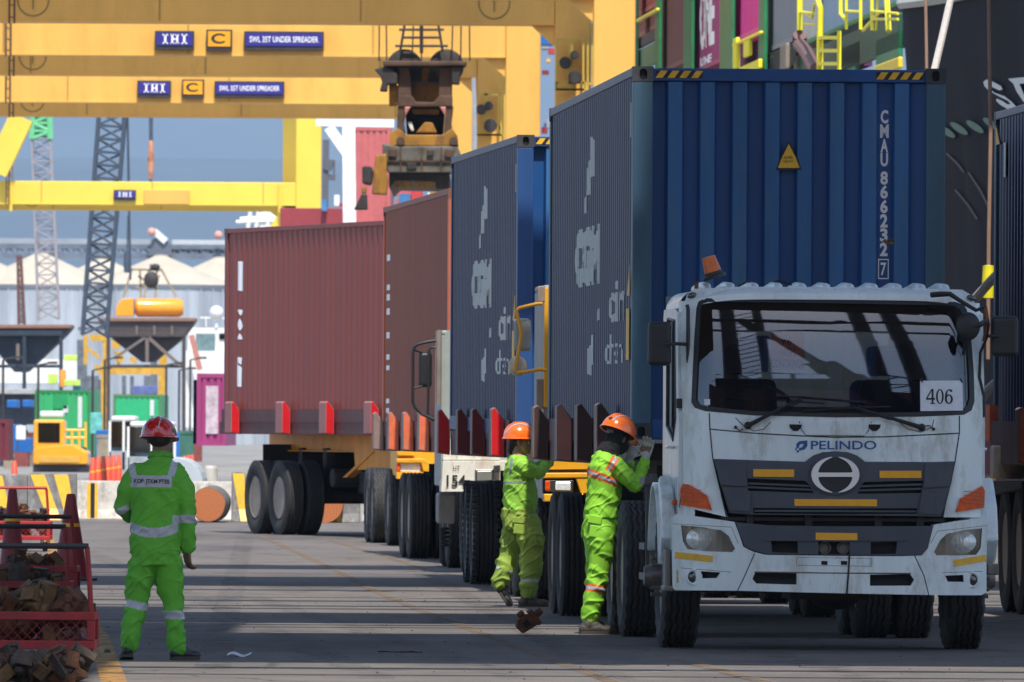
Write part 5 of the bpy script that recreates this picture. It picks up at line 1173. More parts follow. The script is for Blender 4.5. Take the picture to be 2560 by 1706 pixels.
p = W(455, 1200, 212); b = MB(); b.rev([(0.001, -0.02), (0.48, 0.0), (0.5, 0.05), (0.5, 3.0)], o=(W(440, 1200, 212).x, 212, 0.55), ax='y', n=26); tag(b.build('culvert_pipe', mat('pipe_grey', (0.40, 0.45, 0.48), 0.7)), 'pale grey pipe lying behind the walking worker\'s shoulder', 'pipe')
a = W(528, 1150, 215); b = MB(); b.rev([(0.12, 0.0), (0.12, 0.85), (0.10, 0.9), (0.001, 0.9)], o=(a.x, 215, 0), n=18); tag(b.build('bollard', mat('bollard_cream', (0.55, 0.52, 0.46), 0.7, dirt=0.4)), 'thick cream post standing behind the log', 'bollard')

# ================================================================== quay cranes
CY = M['craney']
def gantry(label, dn, df, near, far, zb, m, signs=None, zt=None, hgt=3.0, xl=-19.0, shade=2.4, cab=True, near_beam=True):
    t = thing('quay_crane', label, 'crane', (0, dn, 0), 0, 'yellow quay cranes')
    for which, d, (l, r_) in (('near', dn, near), ('far', df, far)):
        y = d - dn; x0, x1 = W(l, 400, d).x, W(r_, 400, d).x
        b = MB(); b.box(x0, x1, y, y+1.0, 0.5, zb+hgt+14); b.build('leg', m, t, bevel=0.04)
        b = MB(); b.box(xl-1.4, xl-0.2, y, y+1.0, 0.5, zb+hgt+14); b.build('leg', m, t, bevel=0.04)
        b = MB(); b.box(xl, x0-0.003, y+0.06, y+1.0, zb, zb+hgt); o = b.build('portal_beam', m, t, bevel=0.03)
        sm_ = bpy.data.materials.get('weld_seam') or mat('weld_seam', (0.42, 0.24, 0.06), 0.7)
        q = xl + 1.3
        while q < x0 - 0.6:
            b = MB(); b.box(q, q+0.035, y+0.045, y+0.06, zb+0.02, zb+hgt); b.build('weld_seam', sm_, t); q += 4.7
        b = MB(); b.box(xl, x0-0.01, y+0.03, y+0.06, zb+0.0, zb+0.05); b.build('bottom_flange', m, t)
        for zz in (zb-2.6, zb-6.0): b = MB(); b.box(x0-0.01, x1+0.01, y-0.012, y+0.3, zz, zz+0.03); b.build('weld_seam', sm_, t)
        # knee plate where beam meets leg
        b = MB(); b.prism([(x0-0.55, zb), (x0-0.003, zb), (x0-0.003, zb-0.5)], 'y', y+0.2, y+0.8); b.build('knee_plate', m, t)
        if which == 'far':
            b = MB(); b.box(xl, x1+0.5, y-shade, y-0.02, zb+hgt+0.02, zb+hgt+0.16); b.build('deck_strip', M['craney'], t)  # unseen overhang added to shade the far beam
            for px in (82, 1235): 
                q = W(px, 30, d); b = MB(); b.tube([(q.x+0.36*cos(a*pi/14), y+0.05, zb+0.50+0.36*sin(a*pi/14)) for a in range(29)], 0.018, 6); b.box(q.x-0.015, q.x+0.015, y+0.02, y+0.06, zb+0.3, zb+0.7); b.build('hatch_ring', mat('ring_olive', (0.30, 0.20, 0.05), 0.7) if 'ring_olive' not in bpy.data.materials else bpy.data.materials['ring_olive'], t)
        b = MB(); yy = y - 0.25; q = W(22 if which == 'near' else 30, 100, d)
        b.tube([(q.x-0.06, yy, zb-0.05), (q.x-0.06, yy, zb+hgt+1)], 0.025, 8); b.tube([(q.x+0.06, yy, zb-0.05), (q.x+0.06, yy, zb+hgt+1)], 0.025, 8)
        for i in range(14): b.tube([(q.x-0.06, yy, zb+0.1+i*0.28), (q.x+0.06, yy, zb+0.1+i*0.28)], 0.015, 5)
        b.build('ladder', mat('ladder_rust', (0.14, 0.07, 0.03), 0.7) if 'ladder_rust' not in bpy.data.materials else bpy.data.materials['ladder_rust'], t)
        b = MB(); b.box(x0-0.2, x1+0.3, y-0.6, y+1.8, 0.5, 1.4); b.box(x0-0.2, x1+0.3, y-1.6, y+2.6, 0.15, 0.5); b.build('bogie', m, t, bevel=0.05)
    # sill beam joining near and far legs
    x0 = W(near[0], 400, dn).x; x1 = W(far[0], 400, df).x
    b = MB(); b.beam((x0+0.5, 0.5, zb+hgt+10), (x1+0.4, df-dn+0.5, zb+hgt+10), 0.9, 1.6); b.build('side_tie', m, t)
    return t
g1 = gantry('yellow quay crane with the broadest sunlit leg, its shaded beam crossing the top', 259.0, 275.6, (1482, 1587), (1386, 1476), 11.05, CY)
g2 = gantry('second yellow quay crane with blue and orange signs on its upper sunlit beam', 300.0, 317.0, (1263, 1350), (1192, 1263), 11.05, CY)
g3 = gantry('third yellow quay crane, its lower sunlit beam carrying the smaller blue signs', 343.5, 359.0, (1128, 1180), (1075, 1120), 11.05, CY)
g4 = gantry('farthest lemon yellow gantry crane with a low beam against the hazy hills', 500.0, 513.0, (740, 803), (707, 745), 11.05, M['craney2'], hgt=0.98, xl=-26)
# reels and frames on the shaded legs
def leg_frame(t, d, zoomf, rects, disks):
    for (x0, y0, x1, y1) in rects:
        a, c_ = W(*zoomf(x0, y0), d-0.35), W(*zoomf(x1, y1), d-0.35); dn = t.location.y; y = d - dn
        b = MB(); w_ = 0.045
        b.box(a.x, c_.x, y-0.4, y-0.3, a.z-w_, a.z); b.box(a.x, c_.x, y-0.4, y-0.3, c_.z, c_.z+w_); b.box(a.x, a.x+w_, y-0.4, y-0.3, c_.z+w_, a.z-w_); b.box(c_.x-w_, c_.x, y-0.4, y-0.3, c_.z+w_, a.z-w_)
        b.build('ladder_cage', mat('frame_yellow', (0.55, 0.38, 0.06), 0.5) if 'frame_yellow' not in bpy.data.materials else bpy.data.materials['frame_yellow'], t)
    for (x, y_, r_) in disks:
        a = W(*zoomf(x, y_), d-0.5); y = d - t.location.y
        b = MB(); b.rev([(0.001, y-0.6), (r_*0.9, y-0.6), (r_, y-0.55), (r_, y-0.4), (r_*0.3, y-0.35), (r_*0.3, y)], o=(a.x, 0, a.z), ax='y', n=18); b.build('cable_reel', M['iron'], t)
Z2 = lambda x, y: (850 + x*0.3655, y*0.3655)
leg_frame(g1, 275.6, Z2, [(1480, 265, 1575, 620), (1580, 265, 1670, 620), (1470, 560, 1690, 620), (1690, 160, 1730, 580)], [(1540, 430, 0.14), (1605, 375, 0.10), (1608, 530, 0.16)])
leg_frame(g2, 317.0, Z2, [(930, 640, 1010, 930), (985, 640, 1095, 930), (930, 870, 1110, 930), (1090, 480, 1130, 930)], [(965, 750, 0.14), (1018, 725, 0.12), (1030, 860, 0.18)])
def crane_sign(t, d, x0, y0, x1, y1, kind, txt, Zf, proud=0.0):
    dn = t.location.y; a, c_ = W(*Zf(x0, y0), d), W(*Zf(x1, y1), d); y = d - dn - 0.05
    b = MB(); b.box(a.x, c_.x, y-0.10, y+0.05, c_.z, a.z); fr = b.build('sign_plate', M['iron'], t, bevel=0.01)
    e = 0.045; m = M['signblue'] if kind != 'C' else mat('sign_orange', (0.85, 0.37, 0.01), 0.4) if 'sign_orange' not in bpy.data.materials else bpy.data.materials['sign_orange']
    b = MB(); b.box(a.x+e, c_.x-e, y-0.125, y-0.101, c_.z+e*2.6, a.z-e); b.build('sign_face', m, fr)
    yy = y-0.130; X0, X1, Z0, Z1 = a.x+e, c_.x-e, c_.z+e*2.6, a.z-e; w_, h_ = X1-X0, Z1-Z0
    mw = M['decalw'] if kind != 'C' else M['ink']
    mb = MB()
    if kind == 'IHI':
        for g_, f0, f1 in (('I', 0.17, 0.32), ('H', 0.39, 0.63), ('I', 0.70, 0.85)):
            def put(parent, q, m, off, holes=()): mb.add([(p[0], yy, p[1]) for p in q], [tuple(range(len(q)))])
            serif(None, g_, X0+f0*w_, X0+f1*w_, Z1-0.12*h_, Z0+0.12*h_, None, 0, put)
    elif kind == 'C':
        cx, cz = X0+w_*0.5, Z0+h_*0.52
        n_ = 22; o_ = []; i_ = []
        for k in range(n_+1):
            an = radians(38) + (2*pi-radians(76))*k/n_; o_.append((cx+w_*0.36*cos(an), cz+h_*0.34*sin(an))); i_.append((cx+0.02*w_+w_*0.24*cos(an), cz+h_*0.21*sin(an)))
        for tt in poly_tris(o_ + i_[::-1]): mb.add([(p[0], yy, p[1]) for p in tt], [(0, 1, 2)])
    else:
        for tt in text_tris(txt, X0+0.05*w_, X0+0.95*w_, Z0+0.28*h_, Z0+0.74*h_, 0.01): mb.add([(p[0], yy, p[1]) for p in tt], [(0, 1, 2)])
    mb.build('lettering', mw, fr, fix=False)
Z1_ = lambda x, y: (x*0.3655, y*0.3655)
for q in ((1060, 212, 1328, 345, 'IHI', ''), (1412, 203, 1588, 352, 'C', ''), (1670, 215, 2215, 350, 'T', 'SWL 35T UNDER SPREADER')): crane_sign(g2, 300.0, *q, Z1_)
for q in ((940, 552, 1170, 672, 'IHI', ''), (1245, 545, 1396, 675, 'C', ''), (1468, 556, 1945, 674, 'T', 'SWL 35T UNDER SPREADER')): crane_sign(g3, 343.5, *q, Z1_)
crane_sign(g4, 500.0, 778, 1300, 930, 1374, 'IHI', '', Z1_)
a, c_ = W(*Z1_(985, 1298), 500), W(*Z1_(1297, 1400), 500); b = MB(); b.box(a.x, c_.x, -0.1, 0.05, c_.z, a.z); b.build('cover_plate', CY, g4, bevel=0.02)
for x in (14, 26):
    b = MB(); b.tube([(W(*Z1_(x*75/14 if x == 14 else 1915, 1245), 500).x, -0.05, W(*Z1_(75, 1245), 500).z), (W(*Z1_(x*75/14 if x == 14 else 1915, 1245), 500).x, -0.05, W(*Z1_(75, 1445), 500).z)], 0.08, 6); b.build('flange', M['craney2'], g4)
b = MB(); b.beam(Vector(W(*Z1_(-30, 1180), 500)) - Vector((0, 500, 0)), Vector(W(*Z1_(150, 800), 500)) - Vector((0, 500, 0)), 1.2, 1.0); b.build('brace', M['craney2'], g4)
a = W(*Z1_(2040, 1270), 500) - Vector((0, 500, 0)); b = MB(); b.prism([(a.x-1.3, a.z-1.9), (a.x+0.1, a.z+0.2), (a.x+0.1, a.z-1.9)], 'y', 0.2, 0.8); b.build('knee_plate', M['craney2'], g4)

# spreader hanging from the nearest crane
DS = 283.0
def S_(x, y, dd=0.0): return W(860 + x*0.2807, 100 + y*0.2807, DS+dd)
sp = thing('container_spreader', 'dirty black and yellow spreader with two sheaves hanging on ropes over the brown container', 'spreader', (S_(700, 600).x, DS, 0))
def spoly(nm, pts, y0, y1, m, bev=0.03):
    q = [S_(*p) for p in pts]; b = MB(); b.prism([(v.x - sp.location.x, v.z) for v in q], 'y', y0, y1); return b.build(nm, m, sp, bevel=bev)
spy = mat('spreader_yellow', (0.34, 0.16, 0.015), 0.6, var=0.35, scale=2, dirt=0.85, dirtcol=(0.07, 0.04, 0.02), rust=0.6); spg = mat('spreader_grey', (0.125, 0.12, 0.10), 0.7, var=0.5, scale=2.5, dirt=0.8, dirtcol=(0.05, 0.035, 0.025), rust=0.8); spb = mat('spreader_brown', (0.10, 0.055, 0.035), 0.7, 0.2, var=0.4, scale=2.5, dirt=0.4)
for cx in (538, 912):
    q = S_(cx, 190); b = MB(); b.rev([(0.001, 0.0), (0.36, 0.0), (0.42, 0.03), (0.38, 0.08), (0.42, 0.13), (0.36, 0.16), (0.001, 0.16)], o=(q.x - sp.location.x, 0.15, q.z - 0.12), ax='y', n=28); b.build('sheave', M['iron'], sp, smooth=True)
spoly('head_beam', [(345, 190), (1095, 195), (1085, 235), (350, 240)], -0.5, 1.2, spb)
spoly('head_side', [(270, 265), (340, 245), (430, 265), (478, 310), (478, 395), (390, 400), (385, 462), (318, 458), (340, 380), (320, 320)], -0.4, 0.4, M['iron'])
spoly('head_side', [(960, 240), (1070, 245), (1035, 300), (1030, 400), (960, 395)], -0.4, 0.4, M['iron'])
spoly('head_core', [(480, 245), (580, 245), (600, 395), (600, 560), (480, 560)], -0.2, 0.9, spb); spoly('head_core', [(850, 245), (965, 245), (960, 560), (840, 560)], -0.2, 0.9, spb)
spoly('yellow_core', [(585, 240), (850, 240), (850, 560), (600, 560)], 0.3, 0.9, spy)
for cx in (650, 790):
    spoly('arch', [(cx-38, 388), (cx-38, 300), (cx-15, 268), (cx+15, 268), (cx+38, 300), (cx+38, 388)], 0.15, 0.3, M['iron'])
spoly('cross_tie', [(480, 370), (965, 372), (965, 392), (480, 392)], -0.1, 0.1, M['iron'])
spoly('strut', [(400, 400), (478, 400), (480, 580), (400, 590)], 0.0, 0.5, spy); 
spoly('mid_beam', [(480, 500), (610, 500), (640, 555), (800, 560), (850, 500), (965, 500), (965, 600), (480, 600)], -0.45, 0.8, spb)
spoly('side_plate', [(480, 590), (545, 590), (535, 745), (550, 830), (470, 830)], -0.4, 0.6, spb); spoly('side_plate', [(910, 590), (975, 590), (955, 745), (975, 835), (890, 835)], -0.4, 0.6, spb)
spoly('dark_bay', [(540, 600), (900, 600), (880, 850), (560, 850)], 0.5, 0.9, M['void']); spoly('yellow_band', [(600, 610), (850, 615), (845, 665), (610, 660)], 0.2, 0.45, spy)
spoly('white_plate', [(560, 735), (605, 730), (625, 815), (600, 815)], -0.2, -0.1, M['whiteclean']); spoly('bracket', [(540, 600), (600, 600), (545, 690)], -0.5, -0.42, M['finpink']); spoly('bracket', [(850, 600), (910, 600), (905, 690)], -0.5, -0.42, M['finpink'])
spoly('saddle', [(410, 830), (480, 790), (560, 850), (880, 850), (965, 790), (1010, 860), (1020, 950), (405, 950)], -0.5, 1.0, spy, 0.06); spoly('yellow_cowl', [(640, 830), (720, 735), (790, 740), (830, 830)], -0.3, 0.4, spy)
for cx in (505, 980):
    q = S_(cx, 905); b = MB(); b.rev([(0.001, 0), (0.10, 0), (0.10, 0.2)], o=(q.x - sp.location.x, -0.62, q.z), ax='y', n=16); b.build('twistlock_box', spb, sp)
spoly('spreader_beam', [(345, 925), (470, 950), (1010, 950), (1040, 1010), (1010, 1185), (390, 1185), (345, 1020)], -0.6, 2.0, spg, 0.05); spoly('under_frame', [(400, 1185), (940, 1185), (940, 1330), (820, 1330), (800, 1260), (460, 1255), (400, 1320)], 0.0, 12.0, M['iron'])
for q in ([(345, 1075), (1020, 1080), (1018, 1095), (345, 1090)], [(500, 960), (515, 960), (515, 1180), (500, 1180)], [(690, 960), (702, 960), (702, 1180), (690, 1180)], [(860, 960), (875, 960), (875, 1180), (860, 1180)]): spoly('stiffener', q, -0.66, -0.58, spb, 0)
for q in ([(400, 975), (470, 975), (470, 1050), (400, 1050)], [(560, 1100), (650, 1100), (650, 1160), (560, 1160)], [(900, 980), (980, 985), (975, 1060), (900, 1050)], [(740, 985), (800, 985), (800, 1040), (740, 1040)]): spoly('junction_box', q, -0.72, -0.6, (spb, M['iron'])[len(sp.children) % 2], 0.02)
for a0, a1 in ((445, 600), (620, 820)): spoly('end_window', [(a0, 1265), (a1, 1265), (a1, 1315), (a0, 1315)], -0.05, 0.05, spy)
spoly('flipper_arm', [(285, 1030), (385, 1020), (385, 1200), (400, 1240), (385, 1390), (250, 1380), (265, 1200)], -0.9, -0.55, spy, 0.04); spoly('motor', [(165, 1130), (250, 1130), (265, 1180), (250, 1305), (165, 1290)], -0.9, -0.4, M['iron'], 0.06)
spoly('flipper_arm', [(160, 1380), (210, 1380), (215, 1520), (90, 1520)], -0.9, -0.6, M['iron']); spoly('motor', [(160, 1315), (205, 1315), (205, 1375), (160, 1375)], -0.85, -0.6, spy)
b = MB()
def sl_(x, y, x2, y2, w_=0.025): p, q = S_(x, y), S_(x2, y2); b.tube([(p.x - sp.location.x, -0.1, p.z), (q.x - sp.location.x, -0.1, q.z)], w_, 6)
for x, x2 in ((312, 318), (380, 375), (1040, 1045), (960, 975), (1120, 1115), (690, 690)): sl_(x, 190, x2, -450, 0.02)
b.build('hoist_rope', M['iron'], sp)
b = MB()
for s_ in (-1, 1): sl_(690 + s_*190, 110, 690 + s_*110, -380, 0.035)
sl_(690, 120, 690, -380, 0.05); sl_(610, 100, 625, -380, 0.02)
for y, w_ in ((55, 235), (-90, 200), (-210, 185), (-330, 170), (-20, 180)): sl_(690-w_, y, 690+w_, y, 0.035)
b.build('cable_guide', M['iron'], sp)

# the crane overhead that shades the near road; it stands above and outside the view
ov = thing('quay_crane', 'yellow quay crane standing over the near trucks, its beams and added decks shading the road', 'crane', (0, 80, 0), 0, 'yellow quay cranes')
OVM = mat('crane_brown', (0.10, 0.05, 0.03), 0.7)  # darkened to brown so the beams mirror dark in the windshield
Tn = cos(SUN_AZ)/math.tan(SUN_EL)
def over(name, D0, D1, z, x0=-30, x1=30, h=1.0, m=None):
    y0, y1 = D0 - z*Tn, D1 - z*Tn; b = MB(); b.box(x0, x1, y0-80, y1-80, z, z+h); b.build(name, m or OVM, ov)
over('portal_beam', 79.0, 84.4, 18.0, h=0.8); over('portal_beam', 84.6, 90.0, 19.0, h=0.8); over('portal_beam', 95.2, 100.2, 18.0, h=0.8); over('portal_beam', 117.5, 124.6, 18.0, h=1.0); over('portal_beam', 131.8, 135.5, 18.0, h=0.8)
for i, (a, w_) in enumerate(((77.0, 0.4), (75.0, 0.22), (90.3, 0.2), (93.1, 0.25), (94.2, 0.3), (102.6, 0.4), (104.2, 0.5), (107.2, 0.6), (109.6, 0.22), (114.4, 0.55), (125.9, 0.3), (127.6, 0.35))): over('walkway_rail', a, a+w_, 18.0 + 0.3*(i % 3), h=0.15)
over('platform', 70.0, 79.0, 18.0, x0=-30, x1=-1.35, h=0.2); over('platform', 90.2, 95.0, 17.5, x0=-30, x1=-0.9, h=0.2); over('platform', 100.4, 103.5, 17.5, x0=-30, x1=-1.6, h=0.2)  # decks added out of view to shade the mesh carts
over('platform', 123.0, 132.0, 17.5, x0=-30, x1=-3.6, h=0.2)  # unseen deck added to keep the dark red cones in shade
over('shade_block', 86.5, 99.2, 24.0, x0=2.62, x1=12, h=3.0)  # unseen block added to shade the nearest container front
for x in (-34, 33):
    for y in (-14, 12): b = MB(); b.box(x, x+1.2, y, y+1.2, 0.4, 32); b.build('leg', CY, ov)
# ================================================================== people
from mathutils.bvhtree import BVHTree
def caps(mb, p0, r0, p1, r1, n=16):
    p0, p1 = Vector(p0), Vector(p1)
    mb.tube([p0, p1], [r0, r1], n); mb.ball(p0, r0, n=n, m=8); mb.ball(p1, r1, n=n, m=8)
def limb(mb, pts, rs):
    for (a, b_), (r0, r1) in zip(zip(pts, pts[1:]), zip(rs, rs[1:])): caps(mb, a, r0, b_, r1)
def rings(mb, lst, n=24):
    """closed loft of ellipses: (centre, rx, ry, yaw)"""
    b = len(mb.v)
    for c_, rx, ry, yaw in lst:
        for k in range(n):
            a = 2*pi*k/n; x, y = rx*cos(a), ry*sin(a)
            mb.v.append((c_[0] + x*cos(yaw) - y*sin(yaw), c_[1] + x*sin(yaw) + y*cos(yaw), c_[2]))
    for j in range(len(lst)-1):
        for k in range(n):
            k2 = (k+1) % n; mb.f.append((b+j*n+k, b+j*n+k2, b+(j+1)*n+k2, b+(j+1)*n+k)); mb.mi.append(0)
    mb.f.append(tuple(b+k for k in range(n))[::-1]); mb.f.append(tuple(b+(len(lst)-1)*n+k for k in range(n))); mb.mi += [0, 0]
def fuse(mb, name, mats, parent, voxel=0.008, smooth=4, fold=0.0, fscale=9.0, sel=None, seed=0.0, fine=0.3):
    o = mb.build(name + '_raw', M['black']); me0 = o.data
    md = o.modifiers.new('r', 'REMESH'); md.mode = 'VOXEL'; md.voxel_size = voxel
    ms = o.modifiers.new('s', 'SMOOTH'); ms.factor = 0.5; ms.iterations = smooth
    dg = bpy.context.evaluated_depsgraph_get(); dg.update()
    me = bpy.data.meshes.new_from_object(o.evaluated_get(dg)); bpy.data.objects.remove(o); bpy.data.meshes.remove(me0)
    me.name = name; me.materials.clear()
    for m in mats: me.materials.append(m)
    if fold:
        nn = [v.normal.copy() for v in me.vertices]
        for v, nr in zip(me.vertices, nn):
            p = v.co
            w_ = noise.noise(Vector((p.x*fscale*0.8 + seed, p.y*fscale*0.8, p.z*fscale*1.5 + (p.x+p.y)*fscale*0.9)))
            w2 = noise.noise(Vector((p.x*fscale*2.2 + 7, p.y*fscale*2.2 + seed, p.z*fscale*2.9)))
            w3 = noise.noise(Vector((p.x*fscale*1.1 + seed*2 + 3, p.y*fscale*1.1, p.z*fscale*2.2 - (p.x-p.y)*fscale*1.3)))
            d = (0.45 - abs(w_)*2.2)*fold*0.8 + w2*fold*fine + max(0.0, 1 - abs(w3)*7.0)*fold*0.55
            v.co = p + nr*max(d, -0.35*fold)
    if sel:
        for f in me.polygons: f.material_index = sel(f.center, f.normal)
    me.polygons.foreach_set('use_smooth', [True]*len(me.polygons))
    r = bpy.data.objects.new(name, me); COL.objects.link(r); r.parent = parent; return r
def hand(mb, w_, dr, side, curl=0.5, R=0.0085, up=(0, 0, 1), spread=0.16, scale=1.0):
    """palm, four unequal bent fingers and a thumb; dr = pointing direction, side = direction of the thumb"""
    d = Vector(dr).normalized(); s = Vector(side); s = (s - d*s.dot(d)).normalized(); nrm = d.cross(s)
    w_ = Vector(w_); L0 = 0.085*scale
    for i in range(5):
        o = s*(i-2)*0.0165*scale; caps(mb, w_ + o*0.6 + d*0.01, 0.014*scale, w_ + o + d*L0, 0.0115*scale, 10)
    for i, ln in enumerate((0.070, 0.078, 0.073, 0.058)):
        b_ = w_ + s*(1.5-i)*0.021*scale + d*L0; p = b_; dd = (d + s*(1.5-i)*spread*0.5).normalized(); a = 0.0
        for q, f in enumerate((0.45, 0.32, 0.25)):
            a += curl*(0.9 + 0.2*q + 0.05*i); e = (dd*cos(a) + nrm*sin(a)).normalized(); np_ = p + e*ln*f*scale*1.05
            caps(mb, p, R*scale*(1.05-0.08*q), np_, R*scale*(0.98-0.08*q), 8); p = np_
    t0 = w_ + s*0.030*scale + d*0.025*scale; t1 = t0 + (s*0.75 + d*0.65 + nrm*0.3*curl).normalized()*0.038*scale; t2 = t1 + (s*0.25 + d*0.9 + nrm*0.6*curl).normalized()*0.030*scale
    caps(mb, t0, 0.013*scale, t1, 0.0105*scale, 8); caps(mb, t1, 0.0105*scale, t2, 0.009*scale, 8)
def head(mb, c_, face, h=0.225):
    """head with brow, nose, lips, chin and ears; face = direction it looks"""
    f = Vector(face).normalized(); u = Vector((0, 0, 1)); u = (u - f*u.dot(f)).normalized(); r = f.cross(u)
    def P(a, b_, c2): return Vector(c_) + f*a + r*b_ + u*c2
    R = Matrix((r, f, u)).transposed()
    mb.ball(P(-0.015, 0, 0.030), 0.076, 0.095, 0.088, 24, 16, rot=R)
    mb.ball(P(0.022, 0, -0.030), 0.060, 0.066, 0.078, 20, 12, rot=R)
    mb.ball(P(0.052, 0, -0.088), 0.030, 0.030, 0.024, 14, 10, rot=R)          # chin
    mb.ball(P(0.073, 0, 0.012), 0.050, 0.020, 0.014, 14, 8, rot=R)            # brow
    caps(mb, P(0.082, 0, 0.002), 0.010, P(0.106, 0, -0.030), 0.014, 10)      # nose
    for s in (-1, 1): mb.ball(P(0.094, s*0.012, -0.034), 0.009, n=8, m=6); mb.ball(P(0.048, s*0.038, -0.022), 0.024, 0.024, 0.028, 12, 8, rot=R); mb.ball(P(-0.005, s*0.078, -0.010), 0.010, 0.020, 0.032, 12, 8, rot=R)
    mb.ball(P(0.086, 0, -0.056), 0.024, 0.012, 0.0065, 12, 8, rot=R); mb.ball(P(0.084, 0, -0.068), 0.021, 0.012, 0.0065, 12, 8, rot=R)
    return P, R
def eyes(parent, P, R):
    for s in (-1, 1):
        b = MB(); b.ball(P(0.072, s*0.031, -0.008), 0.0125, n=14, m=10); e = b.build('eye', mat('eye_white', (0.6, 0.58, 0.55), 0.3) if 'eye_white' not in bpy.data.materials else bpy.data.materials['eye_white'], parent, smooth=True)
        b = MB(); b.ball(P(0.081, s*0.031, -0.008), 0.0062, n=10, m=8); b.build('iris', M['ink'], e, smooth=True)
def hardhat(parent, c_, fwd, m, tilt, label, stripe=None, badge=None, s=1.0):
    f = Vector(fwd).normalized(); u = Vector((0, 0, 1)); f = (f - u*f.dot(u)).normalized(); r = f.cross(u)
    R = Matrix((r, f, u)).transposed() @ Matrix.Rotation(tilt, 3, 'X'); c_ = Vector(c_)
    rx, ry, rz_ = 0.118*s, 0.140*s, 0.128*s; n, m_ = 48, 14; b = MB(); vs = []; fs = []
    for j in range(m_+1):
        t = j/m_*pi/2
        for k in range(n):
            a = 2*pi*k/n; x, y, z = rx*cos(a)*cos(t)**0.86, ry*sin(a)*cos(t)**0.86, rz_*sin(t)
            rid = 0.010*math.exp(-(x/0.016)**2)*(z > 0.03) + 0.005*math.exp(-((abs(x)-0.052)/0.010)**2)*(z > 0.04); vs.append((x, y, z+rid))
    for j in range(m_):
        for k in range(n): k2 = (k+1) % n; fs.append((j*n+k, j*n+k2, (j+1)*n+k2, (j+1)*n+k))
    b.add(vs, fs)
    vs = []; fs = []
    for k in range(n):
        a = 2*pi*k/n; fr = max(0, sin(a))**2; e = 0.010 + 0.040*fr; dz = -0.004 - 0.018*fr
        for q, (ee, zz) in enumerate(((0, 0.004), (e, dz), (e, dz-0.006), (-0.004, -0.006))): vs.append(((rx+ee)*cos(a), (ry+ee)*sin(a), zz))
    for k in range(n):
        k2 = (k+1) % n
        for q in range(3): fs.append((k*4+q, k2*4+q, k2*4+q+1, k*4+q+1))
    b.add(vs, fs)
    b.v = [tuple(c_ + R @ Vector(v)) for v in b.v]; o = b.build('hard_hat', m, parent, smooth=True)
    if stripe:
        for sx, w_ in stripe:
            q = MB()
            for i in range(14):
                t0, t1 = radians(15 + i*10.5), radians(15 + (i+1)*10.5)
                def pt(t, xx):
                    y = cos(t); z = sin(t); sc = sqrt(max(0.0, 1 - (xx/rx)**2)); return c_ + R @ Vector((xx*1.02, y*ry*sc*1.03, z*rz_*sc*1.03 + 0.006))
                q.add([pt(t0, sx-w_), pt(t0, sx+w_), pt(t1, sx+w_), pt(t1, sx-w_)], [(0, 1, 2, 3)])
            q.build('reflective_stripe', M['tape'], o, smooth=True)
    if badge:
        for (vx, vy, vz, mm) in badge:
            p = Vector((vx*rx, vy*ry, vz*rz_)); nr = Vector((vx/rx, vy/ry, vz/rz_)).normalized(); q = MB(); q.rev([(0.017, 0.0), (0.017, 0.003), (0.001, 0.004)], ax='z', n=14)
            Q = nr.to_track_quat('Z', 'Y').to_matrix(); q.v = [tuple(c_ + R @ (p*1.0 + Q @ Vector(v))) for v in q.v]; q.build('round_badge', mm, o)
    q = MB()
    for k in range(n):
        a = 2*pi*k/n; q.v.append(tuple(c_ + R @ Vector((0.085*cos(a), 0.1*sin(a), -0.02)))); q.v.append(tuple(c_ + R @ Vector((0.085*cos(a), 0.1*sin(a), 0.02))))
    q.f = [(2*k, 2*((k+1) % n), 2*((k+1) % n)+1, 2*k+1) for k in range(n)]; q.mi = [0]*n; q.build('head_band', M['black'], o)
    return o
def shoe(parent, heel, toe, m, h=0.10, pitch=0.0, up=Vector((0, 0, 1)), ankle=None):
    heel, toe = Vector(heel), Vector(toe); d = (toe-heel); L_ = d.length; d.normalize(); r = d.cross(up).normalized(); u = r.cross(d)
    mb = MB()
    def P(a, b_, c2): return heel + d*a*L_ + r*b_ + u*c2
    R = Matrix((d, r, u)).transposed()
    mb.ball(P(0.16, 0, 0.045), 0.055, 0.040, 0.042, 16, 10, rot=R); mb.ball(P(0.45, 0, 0.045), 0.075, 0.040, 0.038, 16, 10, rot=R); mb.ball(P(0.76, 0, 0.036), 0.072, 0.047, 0.034, 16, 10, rot=R); mb.ball(P(0.36, 0, 0.070), 0.06, 0.036, 0.036, 16, 10, rot=R)
    a = Vector(ankle) if ankle is not None else P(0.2, 0, 0.14)
    caps(mb, P(0.22, 0, 0.075), 0.044, a, 0.046)
    o = fuse(mb, 'shoe', [m], parent, 0.007, 3, 0.002, 20)
    b = MB(); out = [(0.0, 0.020), (-0.03, 0.0), (0.0, -0.020), (0.04, -0.036), (0.3, -0.036), (0.55, -0.044), (0.8, -0.050), (0.94, -0.036), (1.02, 0.0), (0.94, 0.036), (0.8, 0.050), (0.55, 0.044), (0.3, 0.036), (0.04, 0.036)]
    n = len(out); b.add([P(a_, b_, 0.0) for a_, b_ in out] + [P(a_, b_, 0.026) for a_, b_ in out], [tuple(range(n))[::-1], tuple(range(n, 2*n))] + [(i, (i+1) % n, n+(i+1) % n, n+i) for i in range(n)])
    b.build('sole', M['sole'], o); 
    b = MB()
    for i in range(4): q = 0.38 + i*0.09; b.tube([P(q, -0.025, 0.100-0.02*i*0.9), P(q+0.03, 0, 0.108-0.018*i), P(q, 0.025, 0.100-0.02*i*0.9)], 0.0035, 5)
    b.build('laces', M['black'], o)
    return o
